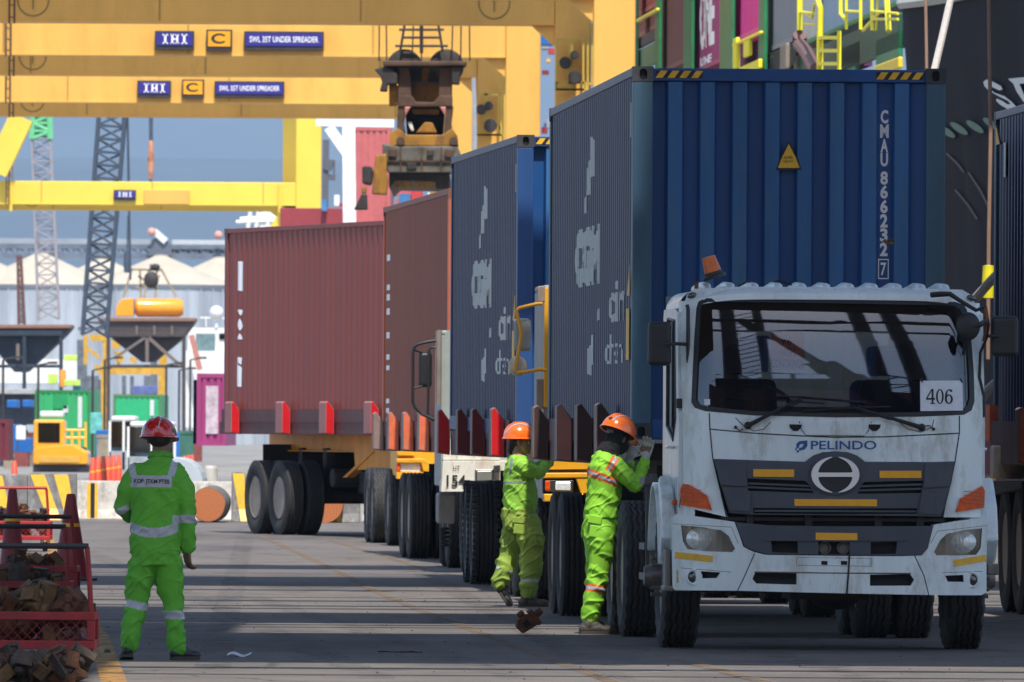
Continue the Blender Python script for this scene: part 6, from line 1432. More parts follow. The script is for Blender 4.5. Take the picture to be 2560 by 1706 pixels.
def conform(parent, o, txt, fx, x0, x1, z0, z1, m, weight=0.0, yoff=-1.0, dirn=Vector((0, 1, 0)), off=0.004, shear=0.0):
    me = o.data; bv = BVHTree.FromPolygons([v.co[:] for v in me.vertices], [tuple(p.vertices) for p in me.polygons]); mb = MB()
    for t in strips(text_tris(txt, x0, x1, z0, z1, weight), [x0 + (x1-x0)*i/30 for i in range(31)]):
        vs = []
        for q in t:
            h_ = bv.ray_cast(Vector((q[0], yoff, q[1] + shear*(q[0]-x0))), dirn); 
            if h_[0] is None: break
            vs.append(h_[0] - dirn*off)
        if len(vs) == len(t): mb.add(vs, [tuple(range(len(vs)))])
    return mb.build('lettering', m, o, fix=False) if mb.v else None
M['tape'] = mat('reflective_tape', (0.42, 0.44, 0.50), 0.35, var=0.15, scale=30); M['skin'] = mat('skin', (0.19, 0.088, 0.052), 0.5, var=0.08, scale=20); M['skin2'] = mat('skin_warm', (0.34, 0.165, 0.10), 0.5, var=0.08, scale=20)
M['hair'] = mat('black_hair', (0.012, 0.010, 0.010), 0.6, var=0.3, scale=60, bump=0.6); M['boot'] = mat('boot_black', (0.016, 0.016, 0.018), 0.45, var=0.3); M['shoeg'] = mat('shoe_dusty', (0.065, 0.055, 0.048), 0.6, var=0.25, dirt=0.4, dirtcol=(0.14, 0.12, 0.10)); M['sole'] = mat('shoe_sole', (0.05, 0.042, 0.036), 0.8)
green = mat('coverall_green', (0.11, 0.42, 0.030), 0.75, var=0.10, scale=5, dirt=0.22, dirtcol=(0.05, 0.20, 0.02), bump=0.25, bscale=22)
lime = mat('jersey_lime', (0.27, 0.56, 0.05), 0.7, var=0.08, scale=5, bump=0.2, bscale=22); limeb = mat('trousers_dull_lime', (0.27, 0.39, 0.055), 0.8, var=0.15, scale=5, dirt=0.4, dirtcol=(0.30, 0.34, 0.07), bump=0.25, bscale=22)
lime2 = mat('uniform_lime', (0.27, 0.62, 0.035), 0.7, var=0.08, scale=5, bump=0.2, bscale=22); otape = mat('orange_tape', (0.85, 0.17, 0.03), 0.5); greytape = mat('grey_tape', (0.20, 0.23, 0.22), 0.4)
hatred = mat('helmet_red', (0.56, 0.012, 0.008), 0.18, var=0.05, coat=1.0); hator = mat('helmet_orange', (0.90, 0.16, 0.012), 0.22, var=0.05, coat=0.8); hatgreen = mat('badge_green', (0.02, 0.22, 0.06), 0.5); glove = mat('glove_knit', (0.50, 0.48, 0.45), 0.9, var=0.25, scale=30, dirt=0.5, dirtcol=(0.16, 0.13, 0.11))

# ---- walking worker seen from behind
dL = 79.6; oL = W(355*1.088, 1640, dL); PL = thing('person', 'worker in green coveralls and red hard hat walking away beside the mesh carts', 'person', (oL.x, dL, 0), 0, 'dock workers')
FL = Fr((oL.x, dL, 0), 0)
def L3(x, y, yo=0.0): return FL.p(x*1.088, y*1.088, yo)
b = MB(); hc = L3(367, 1006); P_, R_ = head(b, hc, (0.15, 1, 0.0)); caps(b, L3(369, 1024), 0.056, L3(369, 1058), 0.062)
rings(b, [(L3(357, 1290), 0.10, 0.07, 0), (L3(362, 1230), 0.11, 0.07, 0), (L3(360, 1120), 0.13, 0.07, 0), (L3(360, 1078), 0.11, 0.06, 0), (L3(368, 1056), 0.06, 0.06, 0)])
limb(b, [L3(412, 1090), L3(430, 1170, 0.0), L3(431, 1256, 0.05)], [0.042, 0.032, 0.026]); limb(b, [L3(310, 1088), L3(284, 1165, 0.04), L3(318, 1180, 0.26)], [0.042, 0.032, 0.026])
limb(b, [L3(328, 1285), L3(315, 1378, 0.02), L3(298, 1472, -0.02)], [0.065, 0.042, 0.034]); limb(b, [L3(388, 1285), L3(397, 1385, 0.03), L3(406, 1490, 0.03)], [0.065, 0.042, 0.034])
hand(b, L3(431, 1262, 0.05), (0.02, 0.10, -1), (-0.5, 0.9, 0), curl=0.42, up=(0, 1, 0), R=0.0095); hand(b, L3(318, 1180, 0.26), (0.6, 1, 0.2), (0, 0, 1), curl=0.4)
fuse(b, 'body', [M['skin']], PL, 0.0055, 2)
b = MB(); b.ball(hc + Vector((-0.002, -0.022, 0.018)), 0.086, 0.094, 0.086, 24, 14); b.build('hair', M['hair'], PL, smooth=True)
hardhat(PL, L3(365, 1003.5), (0.22, 1, 0), hatred, radians(-4), '', stripe=[(0.030, 0.004), (-0.072, 0.003)], badge=[(0.93, -0.25, 0.30, hatgreen)], s=1.02)
b = MB()
rings(b, [(L3(356, 1272, 0), 0.168, 0.118, 0), (L3(356, 1240, 0), 0.168, 0.118, 0), (L3(358, 1200, 0), 0.166, 0.115, 0), (L3(358, 1150, 0), 0.170, 0.115, 0), (L3(358, 1108, 0), 0.182, 0.112, 0), (L3(359, 1082, 0), 0.172, 0.098, 0), (L3(364, 1066, 0), 0.115, 0.080, 0), (L3(368, 1052, 0), 0.074, 0.070, 0), (L3(369, 1042, 0.01), 0.068, 0.066, 0)])
limb(b, [L3(402, 1090, 0.01), L3(420, 1118, 0.005), L3(430, 1172, 0.0), L3(431, 1218, 0.02), L3(431, 1258, 0.05)], [0.076, 0.074, 0.060, 0.058, 0.050])
limb(b, [L3(314, 1090, 0.01), L3(298, 1118, 0.01), L3(281, 1165, 0.04), L3(296, 1182, 0.14), L3(312, 1184, 0.22)], [0.076, 0.072, 0.060, 0.056, 0.048])
def mk_sel(zlist):
    return zlist
def selL(c_, n_):
    x, z = c_.x, c_.z
    def Z(y): return L3(360, y).z
    def X(px): return L3(px, 1100).x
    in_t = X(300) < x < X(403) and c_.y < 0.06
    if c_.y < 0.0 and X(302) < x < X(396) and Z(1119) < z < Z(1092): return 1
    if X(398) < x and Z(1201) < z < Z(1183): return 1
    if x < X(297) and abs((z - Z(1172)) - (x - X(285))*0.55) < 0.026 and c_.y < 0.12 and z < Z(1160): return 1
    if X(298) < x < X(411) and Z(1236) + 0.0 < z - (0.045*((x-X(355))/0.17)**2) < Z(1213) : return 1
    if z > Z(1096) and c_.y < 0.05:
        for sx, a in ((307, -1), (395, 1)):
            xc = X(sx) + a*(-(z - Z(1094)))*0.10 + (0.0 if a < 0 else 0.0)
            if abs(x - X(308 if a < 0 else 394) + a*(z - Z(1094))*-0.25) < 0.024 and z > Z(1120): return 1
    return 0
jk = fuse(b, 'jacket', [green, M['tape']], PL, 0.0065, 4, 0.014, 6.5, selL, 2.0)
conform(PL, jk, 'KOP. JTKM PTES', None, L3(309, 1100).x, L3(390, 1100).x, L3(309, 1113).z, L3(309, 1100).z, M['ink'], 0.02, shear=-0.02)
b = MB(); n = 28; cc = L3(369, 1041, 0.01)
for k in range(n):
    a0, a1 = 2*pi*k/n, 2*pi*(k+1)/n; f = lambda a, r_, dz: (cc.x + r_*cos(a), cc.y + r_*0.95*sin(a), cc.z + dz - 0.012*sin(a))
    b.add([f(a0, 0.072, 0.004), f(a1, 0.072, 0.004), f(a1, 0.088, -0.035), f(a0, 0.088, -0.035)], [(0, 1, 2, 3)])
b.build('collar', green, jk, solid=0.006, smooth=True)
b = MB()
rings(b, [(L3(356, 1238), 0.155, 0.105, 0), (L3(356, 1270), 0.165, 0.12, 0), (L3(357, 1300), 0.162, 0.118, 0)])
limb(b, [L3(328, 1295, 0), L3(321, 1340, 0.01), L3(314, 1385, 0.02), L3(304, 1430, 0.0), L3(299, 1470, -0.02), L3(298, 1480, -0.02)], [0.096, 0.090, 0.074, 0.066, 0.062, 0.062])
limb(b, [L3(386, 1295, 0), L3(390, 1340, 0.02), L3(396, 1388, 0.03), L3(402, 1440, 0.03), L3(405, 1480, 0.03), L3(406, 1490, 0.03)], [0.096, 0.088, 0.070, 0.064, 0.062, 0.062])
def selL2(c_, n_):
    X = lambda px: L3(px, 1300).x; Z = lambda y: L3(360, y).z; t = (c_.x - X(311))*0.22
    if c_.x < X(352) and Z(1399) < c_.z - (-t) < Z(1381): return 1
    if c_.x >= X(352) and Z(1423) < c_.z < Z(1404): return 1
    return 0
fuse(b, 'trousers', [green, M['tape']], PL, 0.0065, 3, 0.018, 6.0, selL2, 5.0)
shoe(PL, L3(292, 1514, -0.06) + Vector((0, 0, 0.012)), L3(290, 1516, 0.17), M['boot'], ankle=L3(297, 1476, -0.03)); 
hl = L3(396, 1517, 0.0); shoe(PL, (hl.x, 0.0, 0.0), (hl.x + 0.17, 0.16, 0.0), M['boot'], ankle=L3(404, 1488, 0.03))

# ---- worker reaching up behind the trailer fin, in profile
dA = 104.8; Z7 = lambda x, y: (1200 + x*0.3956, 1000 + y*0.3956); oA = W(*Z7(260, 1300), dA)
PA = thing('person', 'worker in dull lime cargo trousers reaching up behind a trailer fin', 'person', (oA.x, dA, 0), 0, 'dock workers'); FA = Fr((oA.x, dA, 0), 0)
def A3(x, y, yo=0.0): return FA.p(*Z7(x, y), yo)
fA = Vector((1, 0.18, 0)).normalized()
b = MB(); hA = A3(262, 262); PA_, RA_ = head(b, hA, (1, -0.22, -0.04)); caps(b, A3(248, 300), 0.054, A3(240, 352), 0.060)
rings(b, [(A3(255, 800), 0.09, 0.11, 0), (A3(245, 650), 0.09, 0.11, 0), (A3(245, 480), 0.09, 0.13, 0), (A3(242, 400), 0.07, 0.11, 0), (A3(242, 345), 0.06, 0.06, 0)])
limb(b, [A3(262, 405, -0.16), A3(370, 462, -0.14), A3(425, 378, 0.02)], [0.040, 0.032, 0.026]); limb(b, [A3(265, 400, 0.16), A3(350, 440, 0.2), A3(440, 380, 0.12)], [0.040, 0.032, 0.026])
limb(b, [A3(225, 780, 0.08), A3(200, 960, 0.08), A3(135, 1145, 0.08)], [0.062, 0.042, 0.034]); limb(b, [A3(300, 780, -0.06), A3(330, 985, -0.06), A3(300, 1225, -0.06)], [0.062, 0.042, 0.034])
hand(b, A3(428, 370, 0.02), (0.3, 0.3, 1), (0.8, -0.3, 0), curl=0.5, R=0.0095); hand(b, A3(442, 372, 0.12), (0.3, 0.2, 1), (0.8, -0.3, 0), curl=0.5, R=0.0095)
fuse(b, 'body', [M['skin2']], PA, 0.0055, 2); eyes(PA, PA_, RA_)
b = MB(); b.ball(PA_(-0.034, 0, 0.022), 0.082, 0.080, 0.086, 20, 12, rot=RA_); b.ball(PA_(-0.072, 0, -0.03), 0.062, 0.045, 0.066, 20, 12, rot=RA_); b.ball(PA_(-0.088, 0, -0.08), 0.05, 0.032, 0.045, 16, 10, rot=RA_); b.ball(PA_(-0.008, -0.066, 0.02), 0.02, 0.035, 0.035, 12, 8, rot=RA_)
b.build('hair', M['hair'], PA, smooth=True)
b = MB(); b.ball(PA_(0.0955, 0, -0.0475), 0.022, 0.006, 0.004, 10, 6, rot=RA_); b.build('moustache', M['hair'], PA, smooth=True)
hardhat(PA, A3(250, 240), (1, 0.12, 0), hator, radians(0), '', stripe=[(-0.060, 0.006), (0.060, 0.006)], badge=[(0.55, 0.75, 0.35, M['signblue'])], s=1.04)
b = MB()
rings(b, [(A3(248, 708, 0), 0.135, 0.155, 0), (A3(256, 660, 0), 0.155, 0.165, 0), (A3(255, 600, 0), 0.152, 0.165, 0), (A3(250, 530, 0), 0.140, 0.17, 0), (A3(246, 460, 0), 0.132, 0.18, 0), (A3(244, 400, 0), 0.115, 0.17, 0), (A3(242, 368, 0), 0.085, 0.11, 0), (A3(242, 348, 0), 0.066, 0.068, 0)])
limb(b, [A3(258, 412, -0.14), A3(318, 445, -0.15), A3(372, 462, -0.14), A3(410, 420, -0.05), A3(430, 385, 0.0)], [0.075, 0.064, 0.055, 0.046, 0.040])
limb(b, [A3(260, 405, 0.14), A3(350, 440, 0.19), A3(438, 392, 0.12)], [0.072, 0.055, 0.042])
def selA(c_, n_):
    z = c_.z; Z = lambda y: A3(250, y).z; X = lambda x: A3(x, 500).x
    if Z(533) < z < Z(514) and c_.x < X(285) : return 1
    if abs(c_.x - X(196) - (z-Z(410))*0.12) < 0.012 and Z(462) < z < Z(365) and c_.y < 0: return 1
    return 0
jA = fuse(b, 'jersey', [lime, greytape], PA, 0.0065, 4, 0.015, 7.0, selA, 9.0)
b = MB(); pA0 = A3(245, 690)
rings(b, [(A3(240, 690, 0), 0.140, 0.150, 0), (A3(252, 750, 0), 0.160, 0.165, 0), (A3(262, 820, 0), 0.155, 0.16, 0)])
limb(b, [A3(222, 790, 0.07), A3(205, 880, 0.08), A3(190, 960, 0.08), A3(160, 1060, 0.08), A3(132, 1140, 0.08), A3(128, 1160, 0.08)], [0.112, 0.105, 0.092, 0.088, 0.074, 0.066])
limb(b, [A3(306, 790, -0.06), A3(322, 880, -0.07), A3(328, 970, -0.06), A3(318, 1090, -0.06), A3(305, 1190, -0.06), A3(302, 1222, -0.06)], [0.118, 0.112, 0.100, 0.092, 0.078, 0.068])
def selA2(c_, n_):
    X = lambda x: A3(x, 900).x; Z = lambda y: A3(250, y).z
    if c_.y > 0.0 and c_.x < X(245): return 1 if abs(c_.z - Z(1086) + (c_.x - X(180))*0.32) < 0.015 else 0
    return 1 if Z(1150) < c_.z < Z(1130) and c_.x > X(238) else 0
trA = fuse(b, 'trousers', [limeb, M['tape']], PA, 0.0065, 3, 0.022, 5.0, selA2, 1.0)
b = MB()
q0, q1 = A3(205, 740, -0.165), A3(295, 782, -0.165); b.box(q0.x, q1.x, -0.172, -0.150, q1.z, q0.z, rot=Matrix.Rotation(radians(6), 3, 'Y')); q0, q1 = A3(212, 785, -0.165), A3(290, 850, -0.165); b.box(q0.x, q1.x, -0.168, -0.150, q1.z, q0.z, rot=Matrix.Rotation(radians(6), 3, 'Y')); b.build('pocket_flap', limeb, trA, bevel=0.008)
hl = A3(160, 1215, 0.08); shoe(PA, A3(95, 1190, 0.08), A3(172, 1306, 0.08), M['boot'], up=Vector((0.83, 0, 0.55)), ankle=A3(135, 1150, 0.08))
hl = A3(248, 1310, -0.06); tl_ = A3(432, 1315, -0.06); shoe(PA, (hl.x, -0.06, 0.0), (tl_.x, -0.04, 0.0), M['shoeg'], ankle=A3(296, 1230, -0.06))

# ---- worker at the trailer lock, face covered, both gloved hands raised
dB = 90.9; oB = W(*zs(1430, 1300), dB)
PB = thing('person', 'worker with black face cloth and orange bands raising both gloved hands at the container corner', 'person', (oB.x, dB, 0), 0, 'dock workers'); FB = Fr((oB.x, dB, 0), 0)
def B3(x, y, yo=0.0): return FB.p(*zs(x, y), yo)
b = MB(); hB = B3(1545, 212); PB_, RB_ = head(b, hB, (1, 0.75, -0.30)); caps(b, B3(1520, 240), 0.055, B3(1490, 290), 0.062)
rings(b, [(B3(1444, 760), 0.08, 0.10, 0), (B3(1448, 620), 0.08, 0.10, 0), (B3(1468, 450), 0.09, 0.11, 0), (B3(1476, 340), 0.08, 0.10, 0), (B3(1490, 290), 0.06, 0.06, 0)])
limb(b, [B3(1548, 365, -0.10), B3(1648, 480, -0.10), B3(1694, 320, 0.0)], [0.040, 0.032, 0.026]); limb(b, [B3(1500, 340, 0.16), B3(1590, 430, 0.24), B3(1610, 320, 0.16)], [0.040, 0.032, 0.026])
limb(b, [B3(1430, 740, 0.08), B3(1420, 960, 0.08), B3(1395, 1215, 0.08)], [0.062, 0.042, 0.034]); limb(b, [B3(1460, 740, -0.06), B3(1440, 960, -0.06), B3(1392, 1225, -0.06)], [0.062, 0.042, 0.034])
hand(b, B3(1695, 315, 0.0), (0.22, 0.1, 1), (-1, 0.2, 0.2), curl=0.34, R=0.0095); hand(b, B3(1610, 312, 0.16), (0.5, 0.1, 1), (1, 0.3, 0), curl=0.5, R=0.0095)
fuse(b, 'body', [M['skin']], PB, 0.0055, 2); eyes(PB, PB_, RB_)
for w_, dr, sd, cu in ((B3(1695, 322, 0.0), (0.22, 0.1, 1), (-1, 0.2, 0.2), 0.34), (B3(1610, 318, 0.16), (0.5, 0.1, 1), (1, 0.3, 0), 0.5)):
    b = MB(); hand(b, w_, dr, sd, curl=cu, R=0.0115, scale=1.04); caps(b, w_ - Vector(dr).normalized()*0.035, 0.034, w_ + Vector(dr).normalized()*0.02, 0.032); fuse(b, 'glove', [glove], PB, 0.0045, 2, 0.0015, 30)
b = MB(); b.ball(PB_(-0.010, 0, 0.015), 0.086, 0.098, 0.095, 20, 12, rot=RB_); b.ball(PB_(0.03, 0, -0.055), 0.066, 0.070, 0.070, 20, 12, rot=RB_); caps(b, B3(1530, 240), 0.075, B3(1492, 290), 0.088); caps(b, B3(1500, 280), 0.088, B3(1486, 312, 0), 0.10)
b = fuse(b, 'face_cloth', [mat('black_cloth', (0.010, 0.010, 0.012), 0.9, bump=0.3)], PB, 0.006, 4, 0.006, 9.0)
hardhat(PB, B3(1545, 180), (1, 0.75, 0), hator, radians(-24), '', stripe=[(-0.058, 0.005), (0.058, 0.005)], badge=[(0.85, 0.10, 0.25, hatgreen), (0.2, -0.88, 0.45, M['rust2'])], s=1.05)
b = MB()
rings(b, [(B3(1445, 655, 0), 0.130, 0.150, 0), (B3(1450, 600, 0), 0.130, 0.150, 0), (B3(1465, 530, 0), 0.125, 0.150, 0), (B3(1472, 450, 0), 0.135, 0.165, 0), (B3(1472, 370, 0), 0.130, 0.165, 0), (B3(1476, 320, 0), 0.105, 0.14, 0), (B3(1482, 285, 0), 0.075, 0.08, 0)])
limb(b, [B3(1525, 365, -0.11), B3(1590, 430, -0.12), B3(1642, 475, -0.10), B3(1668, 410, -0.05), B3(1690, 345, -0.01)], [0.080, 0.068, 0.056, 0.046, 0.038])
limb(b, [B3(1495, 345, 0.13), B3(1575, 425, 0.22), B3(1605, 345, 0.17)], [0.075, 0.055, 0.040])
def selB(c_, n_):
    x, z = c_.x, c_.z; X = lambda q: B3(q, 450).x; Z = lambda q: B3(1450, q).z
    t = z - (Z(400) + (x - X(1378))*(Z(462)-Z(400))/(X(1540)-X(1378)))
    if x < X(1545) and abs(t) < 0.032 and c_.y < 0.15: return 2 if abs(t) < 0.011 else 1
    # strap over the shoulder
    ux = (x - X(1510)) ; uz = (z - Z(357)); a = radians(62); al = ux*cos(a) + uz*sin(a); pe = -ux*sin(a) + uz*cos(a)
    if abs(al) < 0.062 and abs(pe) < 0.030 and c_.y < 0.0: return 2 if abs(pe) < 0.010 else 1
    return 0
jB = fuse(b, 'shirt', [lime2, otape, M['tape']], PB, 0.0060, 4, 0.016, 6.5, selB, 14.0)
b = MB()
rings(b, [(B3(1442, 640, 0), 0.128, 0.145, 0), (B3(1442, 700, 0), 0.135, 0.155, 0), (B3(1440, 760, 0), 0.130, 0.15, 0)])
limb(b, [B3(1428, 740, 0.08), B3(1432, 850, 0.08), B3(1425, 960, 0.08), B3(1412, 1080, 0.07), B3(1402, 1170, 0.06), B3(1400, 1200, 0.06)], [0.100, 0.094, 0.082, 0.074, 0.062, 0.056])
limb(b, [B3(1450, 740, -0.06), B3(1446, 850, -0.06), B3(1436, 960, -0.06), B3(1412, 1080, -0.06), B3(1392, 1180, -0.06), B3(1388, 1215, -0.06)], [0.110, 0.100, 0.086, 0.078, 0.064, 0.058])
def selB2(c_, n_):
    Z = lambda q: B3(1420, q).z; X = lambda q: B3(q, 1040).x; t = c_.z - (Z(1036) - (c_.x - X(1350))*0.13)
    return 0 if abs(t) > 0.030 else (2 if abs(t) < 0.011 else 1)
trB = fuse(b, 'trousers', [lime2, otape, M['tape']], PB, 0.0065, 3, 0.020, 5.0, selB2, 3.0)
b = MB(); q0, q1 = B3(1378, 640, -0.16), B3(1455, 690, -0.16); b.box(q0.x, q1.x, -0.168, -0.14, q1.z, q0.z, rot=Matrix.Rotation(radians(10), 3, 'Y')); q0, q1 = B3(1385, 695, -0.16), B3(1450, 765, -0.16); b.box(q0.x, q1.x, -0.163, -0.14, q1.z, q0.z, rot=Matrix.Rotation(radians(6), 3, 'Y')); b.build('pocket_flap', lime2, trB, bevel=0.008)
hl = B3(1330, 1300, -0.08); tl_ = B3(1535, 1300, -0.08); shoe(PB, (hl.x, -0.08, 0.0), (tl_.x, -0.05, 0.0), M['shoeg'], ankle=B3(1385, 1225, -0.06))
hl = B3(1365, 1300, 0.1); tl_ = B3(1560, 1300, 0.1); shoe(PB, (hl.x, 0.12, 0.0), (hl.x+0.24, 0.24, 0.0), M['shoeg'], ankle=B3(1400, 1215, 0.08))
# ================================================================== ship with the dark hull, ropes, stacked ship behind it
hullm = mat('hull_black', (0.016, 0.016, 0.021), 0.85, spec=0.08, var=0.35, scale=0.25, dirt=0.5, dirtcol=(0.038, 0.034, 0.030), rust=0.2); boot = mat('hull_maroon', (0.13, 0.035, 0.045), 0.85, spec=0.1, var=0.15, scale=0.4)
KH = 16.0
hs_ = thing('ship', 'dark hulled ship with big white letters at the right edge', 'ship', RD(KH, 193.0), RZ)
def hull(u, v, zlo, zhi):
    # u along from the far end towards the camera; v up
    y = -u*75.0; e = max(0.0, 1 - u*75/6.0); z = zlo + (zhi - zlo)*v
    fl = 0.05*max(0, z-2)**1.15
    return (2.0*e**2.2 - fl*(1-0.6*u), y, z)
def htop(u): return 8.55 - 2.6*u + 3.0*u*u
b = MB(); b.grid(lambda u, v: hull(u, v, 1.9, htop(u)), 60, 14); b.build('hull_side', hullm, hs_, smooth=True)
b = MB(); b.grid(lambda u, v: hull(u, v, -1.5, 1.9), 60, 4); b.build('bottom_paint', boot, hs_, smooth=True)
b = MB(); b.grid(lambda u, v: (hull(u, 1, 0, htop(u))[0] + v*14, -u*75.0, htop(u) - 0.05), 30, 2); b.build('deck', M['iron'], hs_)
b = MB(); b.tube([(hull(i/30, 1, 0, htop(i/30))[0], -i/30*75, htop(i/30)+0.02) for i in range(31)], 0.10, 6); b.build('rail_cap', mat('rail_pale', (0.45, 0.45, 0.40), 0.6), hs_)
FH = Fr(RD(KH, 193.0), RZ)
def on_hull(px, py):
    x = 0.0
    for _ in range(8):
        y, z = FH.x(px, py, x); u = min(1, max(0, -y/75)); x = hull(u, 1, z, z)[0]
    return Vector((x, y, z))
def hull_poly(nm, pts, m, off=0.06, holes=()):
    tris = poly_tris(pts, holes); b = MB()
    for t in tris:
        q = [on_hull(1700 + p[0]*0.3655, p[1]*0.3655) + Vector((-off, 0, 0)) for p in t]; b.add(q, [(0, 1, 2)])
    return b.build(nm, m, hs_, fix=False)
S1 = [(2103, 560), (2125, 545), (2170, 560), (2225, 590), (2235, 612), (2215, 620), (2170, 600), (2150, 590), (2140, 605), (2180, 635), (2250, 660), (2300, 700), (2328, 730), (2322, 742), (2270, 748), (2215, 715), (2190, 690), (2195, 675), (2230, 690), (2270, 715), (2290, 712), (2270, 690), (2200, 655), (2140, 620), (2110, 590)]
hull_poly('lettering', S1, M['decal']); hull_poly('lettering', [(2272, 540), (2420, 525), (2440, 610), (2400, 630), (2400, 570), (2350, 575), (2370, 620), (2400, 690), (2380, 700), (2330, 625), (2310, 575)], M['decal'])
gh = mat('hawse_green', (0.03, 0.13, 0.07), 0.6, var=0.3)
for cx, cy in ((1848, 900), (1935, 880), (2045, 868), (2160, 850)):
    o = hull_poly('hawse_opening', [(cx + 62*cos(a*pi/10)*0.95 + 14*sin(a*pi/10), cy + 34*sin(a*pi/10) + 28*cos(a*pi/10)) for a in range(20)], gh)
for a, c_ in (((1900, 1300), (2050, 1500)), ((1990, 1180), (2130, 1420)), ((1840, 1050), (1960, 1180))): hull_poly('scrape', ribbon([a, ((a[0]+c_[0])/2+10, (a[1]+c_[1])/2), c_], 14), mat('hull_scrape', (0.09, 0.05, 0.045), 0.8) if 'hull_scrape' not in bpy.data.materials else bpy.data.materials['hull_scrape'], 0.04)
# mooring ropes
rope = mat('rope_pale', (0.48, 0.44, 0.38), 0.85, var=0.3, scale=30); ropeb = mat('rope_brown', (0.20, 0.12, 0.08), 0.9)
def rp(pts, d0, d1, r_, m, label):
    n = len(pts); P_ = [W(*(q), d0 + (d1-d0)*i/(n-1)) for i, q in enumerate(pts)]; b = MB(); b.tube(P_, r_, 8); tag(b.build('mooring_rope', m, smooth=True), label, 'rope', 'mooring ropes')
rp([(2385, -40), (2376, 0), (2356, 90), (2336, 175), (2310, 300)], 150, 140, 0.045, rope, 'thick twisted pale mooring rope slanting down behind the container corner')
rp([(2314, -20), (2316, 100), (2317, 175), (2318, 300)], 145, 144, 0.020, ropeb, 'thin brown line hanging beside the thick pale rope')
rp([(2472, -20), (2474, 150), (2477, 330), (2472, 600), (2470, 900)], 130, 128, 0.022, ropeb, 'thin brown line hanging in front of the white ship letters')
rp([(2420, 775), (2440, 745), (2475, 705), (2520, 660)], 125, 122, 0.05, rope, 'pale mooring rope between the truck mirror and the right container')
rp([(2445, 1010), (2470, 975), (2520, 930)], 125, 122, 0.05, rope, 'lower pale mooring rope beside the right trailer')
b = MB(); p = W(2471, 705, 124); b.rev([(0.001, -0.18), (0.06, -0.17), (0.07, 0), (0.06, 0.17), (0.001, 0.18)], o=p, n=14); tag(b.build('rope_guard', mat('guard_yellow', (0.85, 0.75, 0.02), 0.5), smooth=True), 'yellow sleeve on the mooring rope left of the right container', 'rope guard')
# second ship: stack frames and containers
KS = 17.2
s2_ = thing('ship', 'ship carrying containers in green frames above the nearest blue container', 'ship', RD(KS, 200), RZ)
grn = mat('deck_green', (0.015, 0.20, 0.075), 0.55, var=0.2, dirt=0.3); grnd = mat('deck_green_dark', (0.012, 0.075, 0.040), 0.6, var=0.3); yel = mat('ladder_yellow', (0.92, 0.80, 0.02), 0.45, var=0.05)
b = MB(); b.box(0.3, 22, -10, 95, -1, 7.6); b.build('hull', hullm, s2_)
FS = Fr(RD(KS, 200), RZ)
def sx(px, py=80, x=0.0): return FS.x(px, py, x)
def szone(px0, px1, y0, y1, nm, m, dx=0.0, th=0.6, par=None):
    a = sx(px0, y0, dx); c_ = sx(px1, y0, dx); ya, yb = sorted((a[0], c_[0])); z1 = sx((px0+px1)/2, y0, dx)[1]; z0 = sx((px0+px1)/2, y1, dx)[1]; b = MB(); b.box(dx, dx+th, ya, yb, z0, z1); return b.build(nm, m, par or s2_, bevel=0.03)
for p0, p1 in ((1580, 1590), (1638, 1648), (1709, 1729), (1800, 1830), (1897, 1911)): szone(p0, p1, -60, 190, 'frame_post', grn if p0 != 1580 else grnd, -0.12, 0.08)
for p0, p1, y0, y1, nm, m in ((1590, 1640, 115, 170, 'hatch_side', grn), (1590, 1638, 85, 112, 'dark_gap', M['iron']), (1905, 2245, 72, 86, 'deck_strip', grn), (1985, 2245, 86, 175, 'dark_bay', grnd), (2095, 2150, 110, 175, 'dark_bay', M['void']), (2190, 2245, 86, 160, 'bracket', grn), (2115, 2138, 145, 180, 'bracket', grn), (1915, 1990, 120, 175, 'dark_bay', M['void']), (1950, 1964, 110, 175, 'post', mat('post_brown', (0.25, 0.2, 0.15), 0.7)), (2185, 2245, 153, 182, 'locker', mat('locker_yellow', (0.9, 0.62, 0.02), 0.5)), (1846, 1896, 158, 182, 'locker', yel), (1590, 1640, 34, 42, 'hand_rail', yel), (1830, 1898, 93, 101, 'hand_rail', yel), (1858, 1870, 101, 142, 'hand_rail', yel), (1832, 1840, 95, 172, 'hand_rail', yel)):
    szone(p0, p1, y0, y1, nm, m, -0.3 if nm in ('hand_rail', 'locker', 'post') else 0.0, 0.09)
def ladder(px0, px1, y0, y1, n, w_=0.05):
    b = MB(); D = -0.6
    P = lambda x, y: Vector((D, *sx(x, y, D)))
    b.beam(P(px0, y0), P(px0, y1), w_*2.2, w_*2.2); b.beam(P(px1, y0), P(px1, y1), w_*1.4, w_*1.4)
    for i in range(n): y = y0 + (y1-y0)*(i+0.5)/n; b.beam(P(px0, y), P(px1, y), w_*1.3, w_*1.3)
    b.build('ladder', yel, s2_)
ladder(2050, 2098, 78, 176, 3)
b = MB(); D = -0.6; P = lambda x, y: Vector((D, *sx(x, y, D)))
for pts, w_ in (([(2000, -30), (2000, 76)], 0.11), ([(2034, -30), (2052, 20), (2050, 176)], 0.10), ([(2216, -30), (2222, 78)], 0.10), ([(2102, -20), (2102, 35), (2115, 50)], 0.07), ([(2116, -20), (2116, 74)], 0.05), ([(2152, -20), (2152, 74)], 0.06), ([(2180, -20), (2180, 76)], 0.06), ([(2195, -10), (2190, 76)], 0.04), ([(2158, 76), (2182, 50), (2200, 30)], 0.06), ([(2010, 30), (2030, 45), (2036, 10)], 0.05), ([(2000, 30), (2036, 34)], 0.05), ([(2116, 28), (2152, 30)], 0.05), ([(2180, 28), (2245, 34)], 0.05), ([(2180, 48), (2245, 48)], 0.05), ([(2010, 60), (2040, 62)], 0.05)):
    b = MB(); b.tube([P(*q) for q in pts], w_*0.5, 8); b.build('hand_rail', yel, s2_)
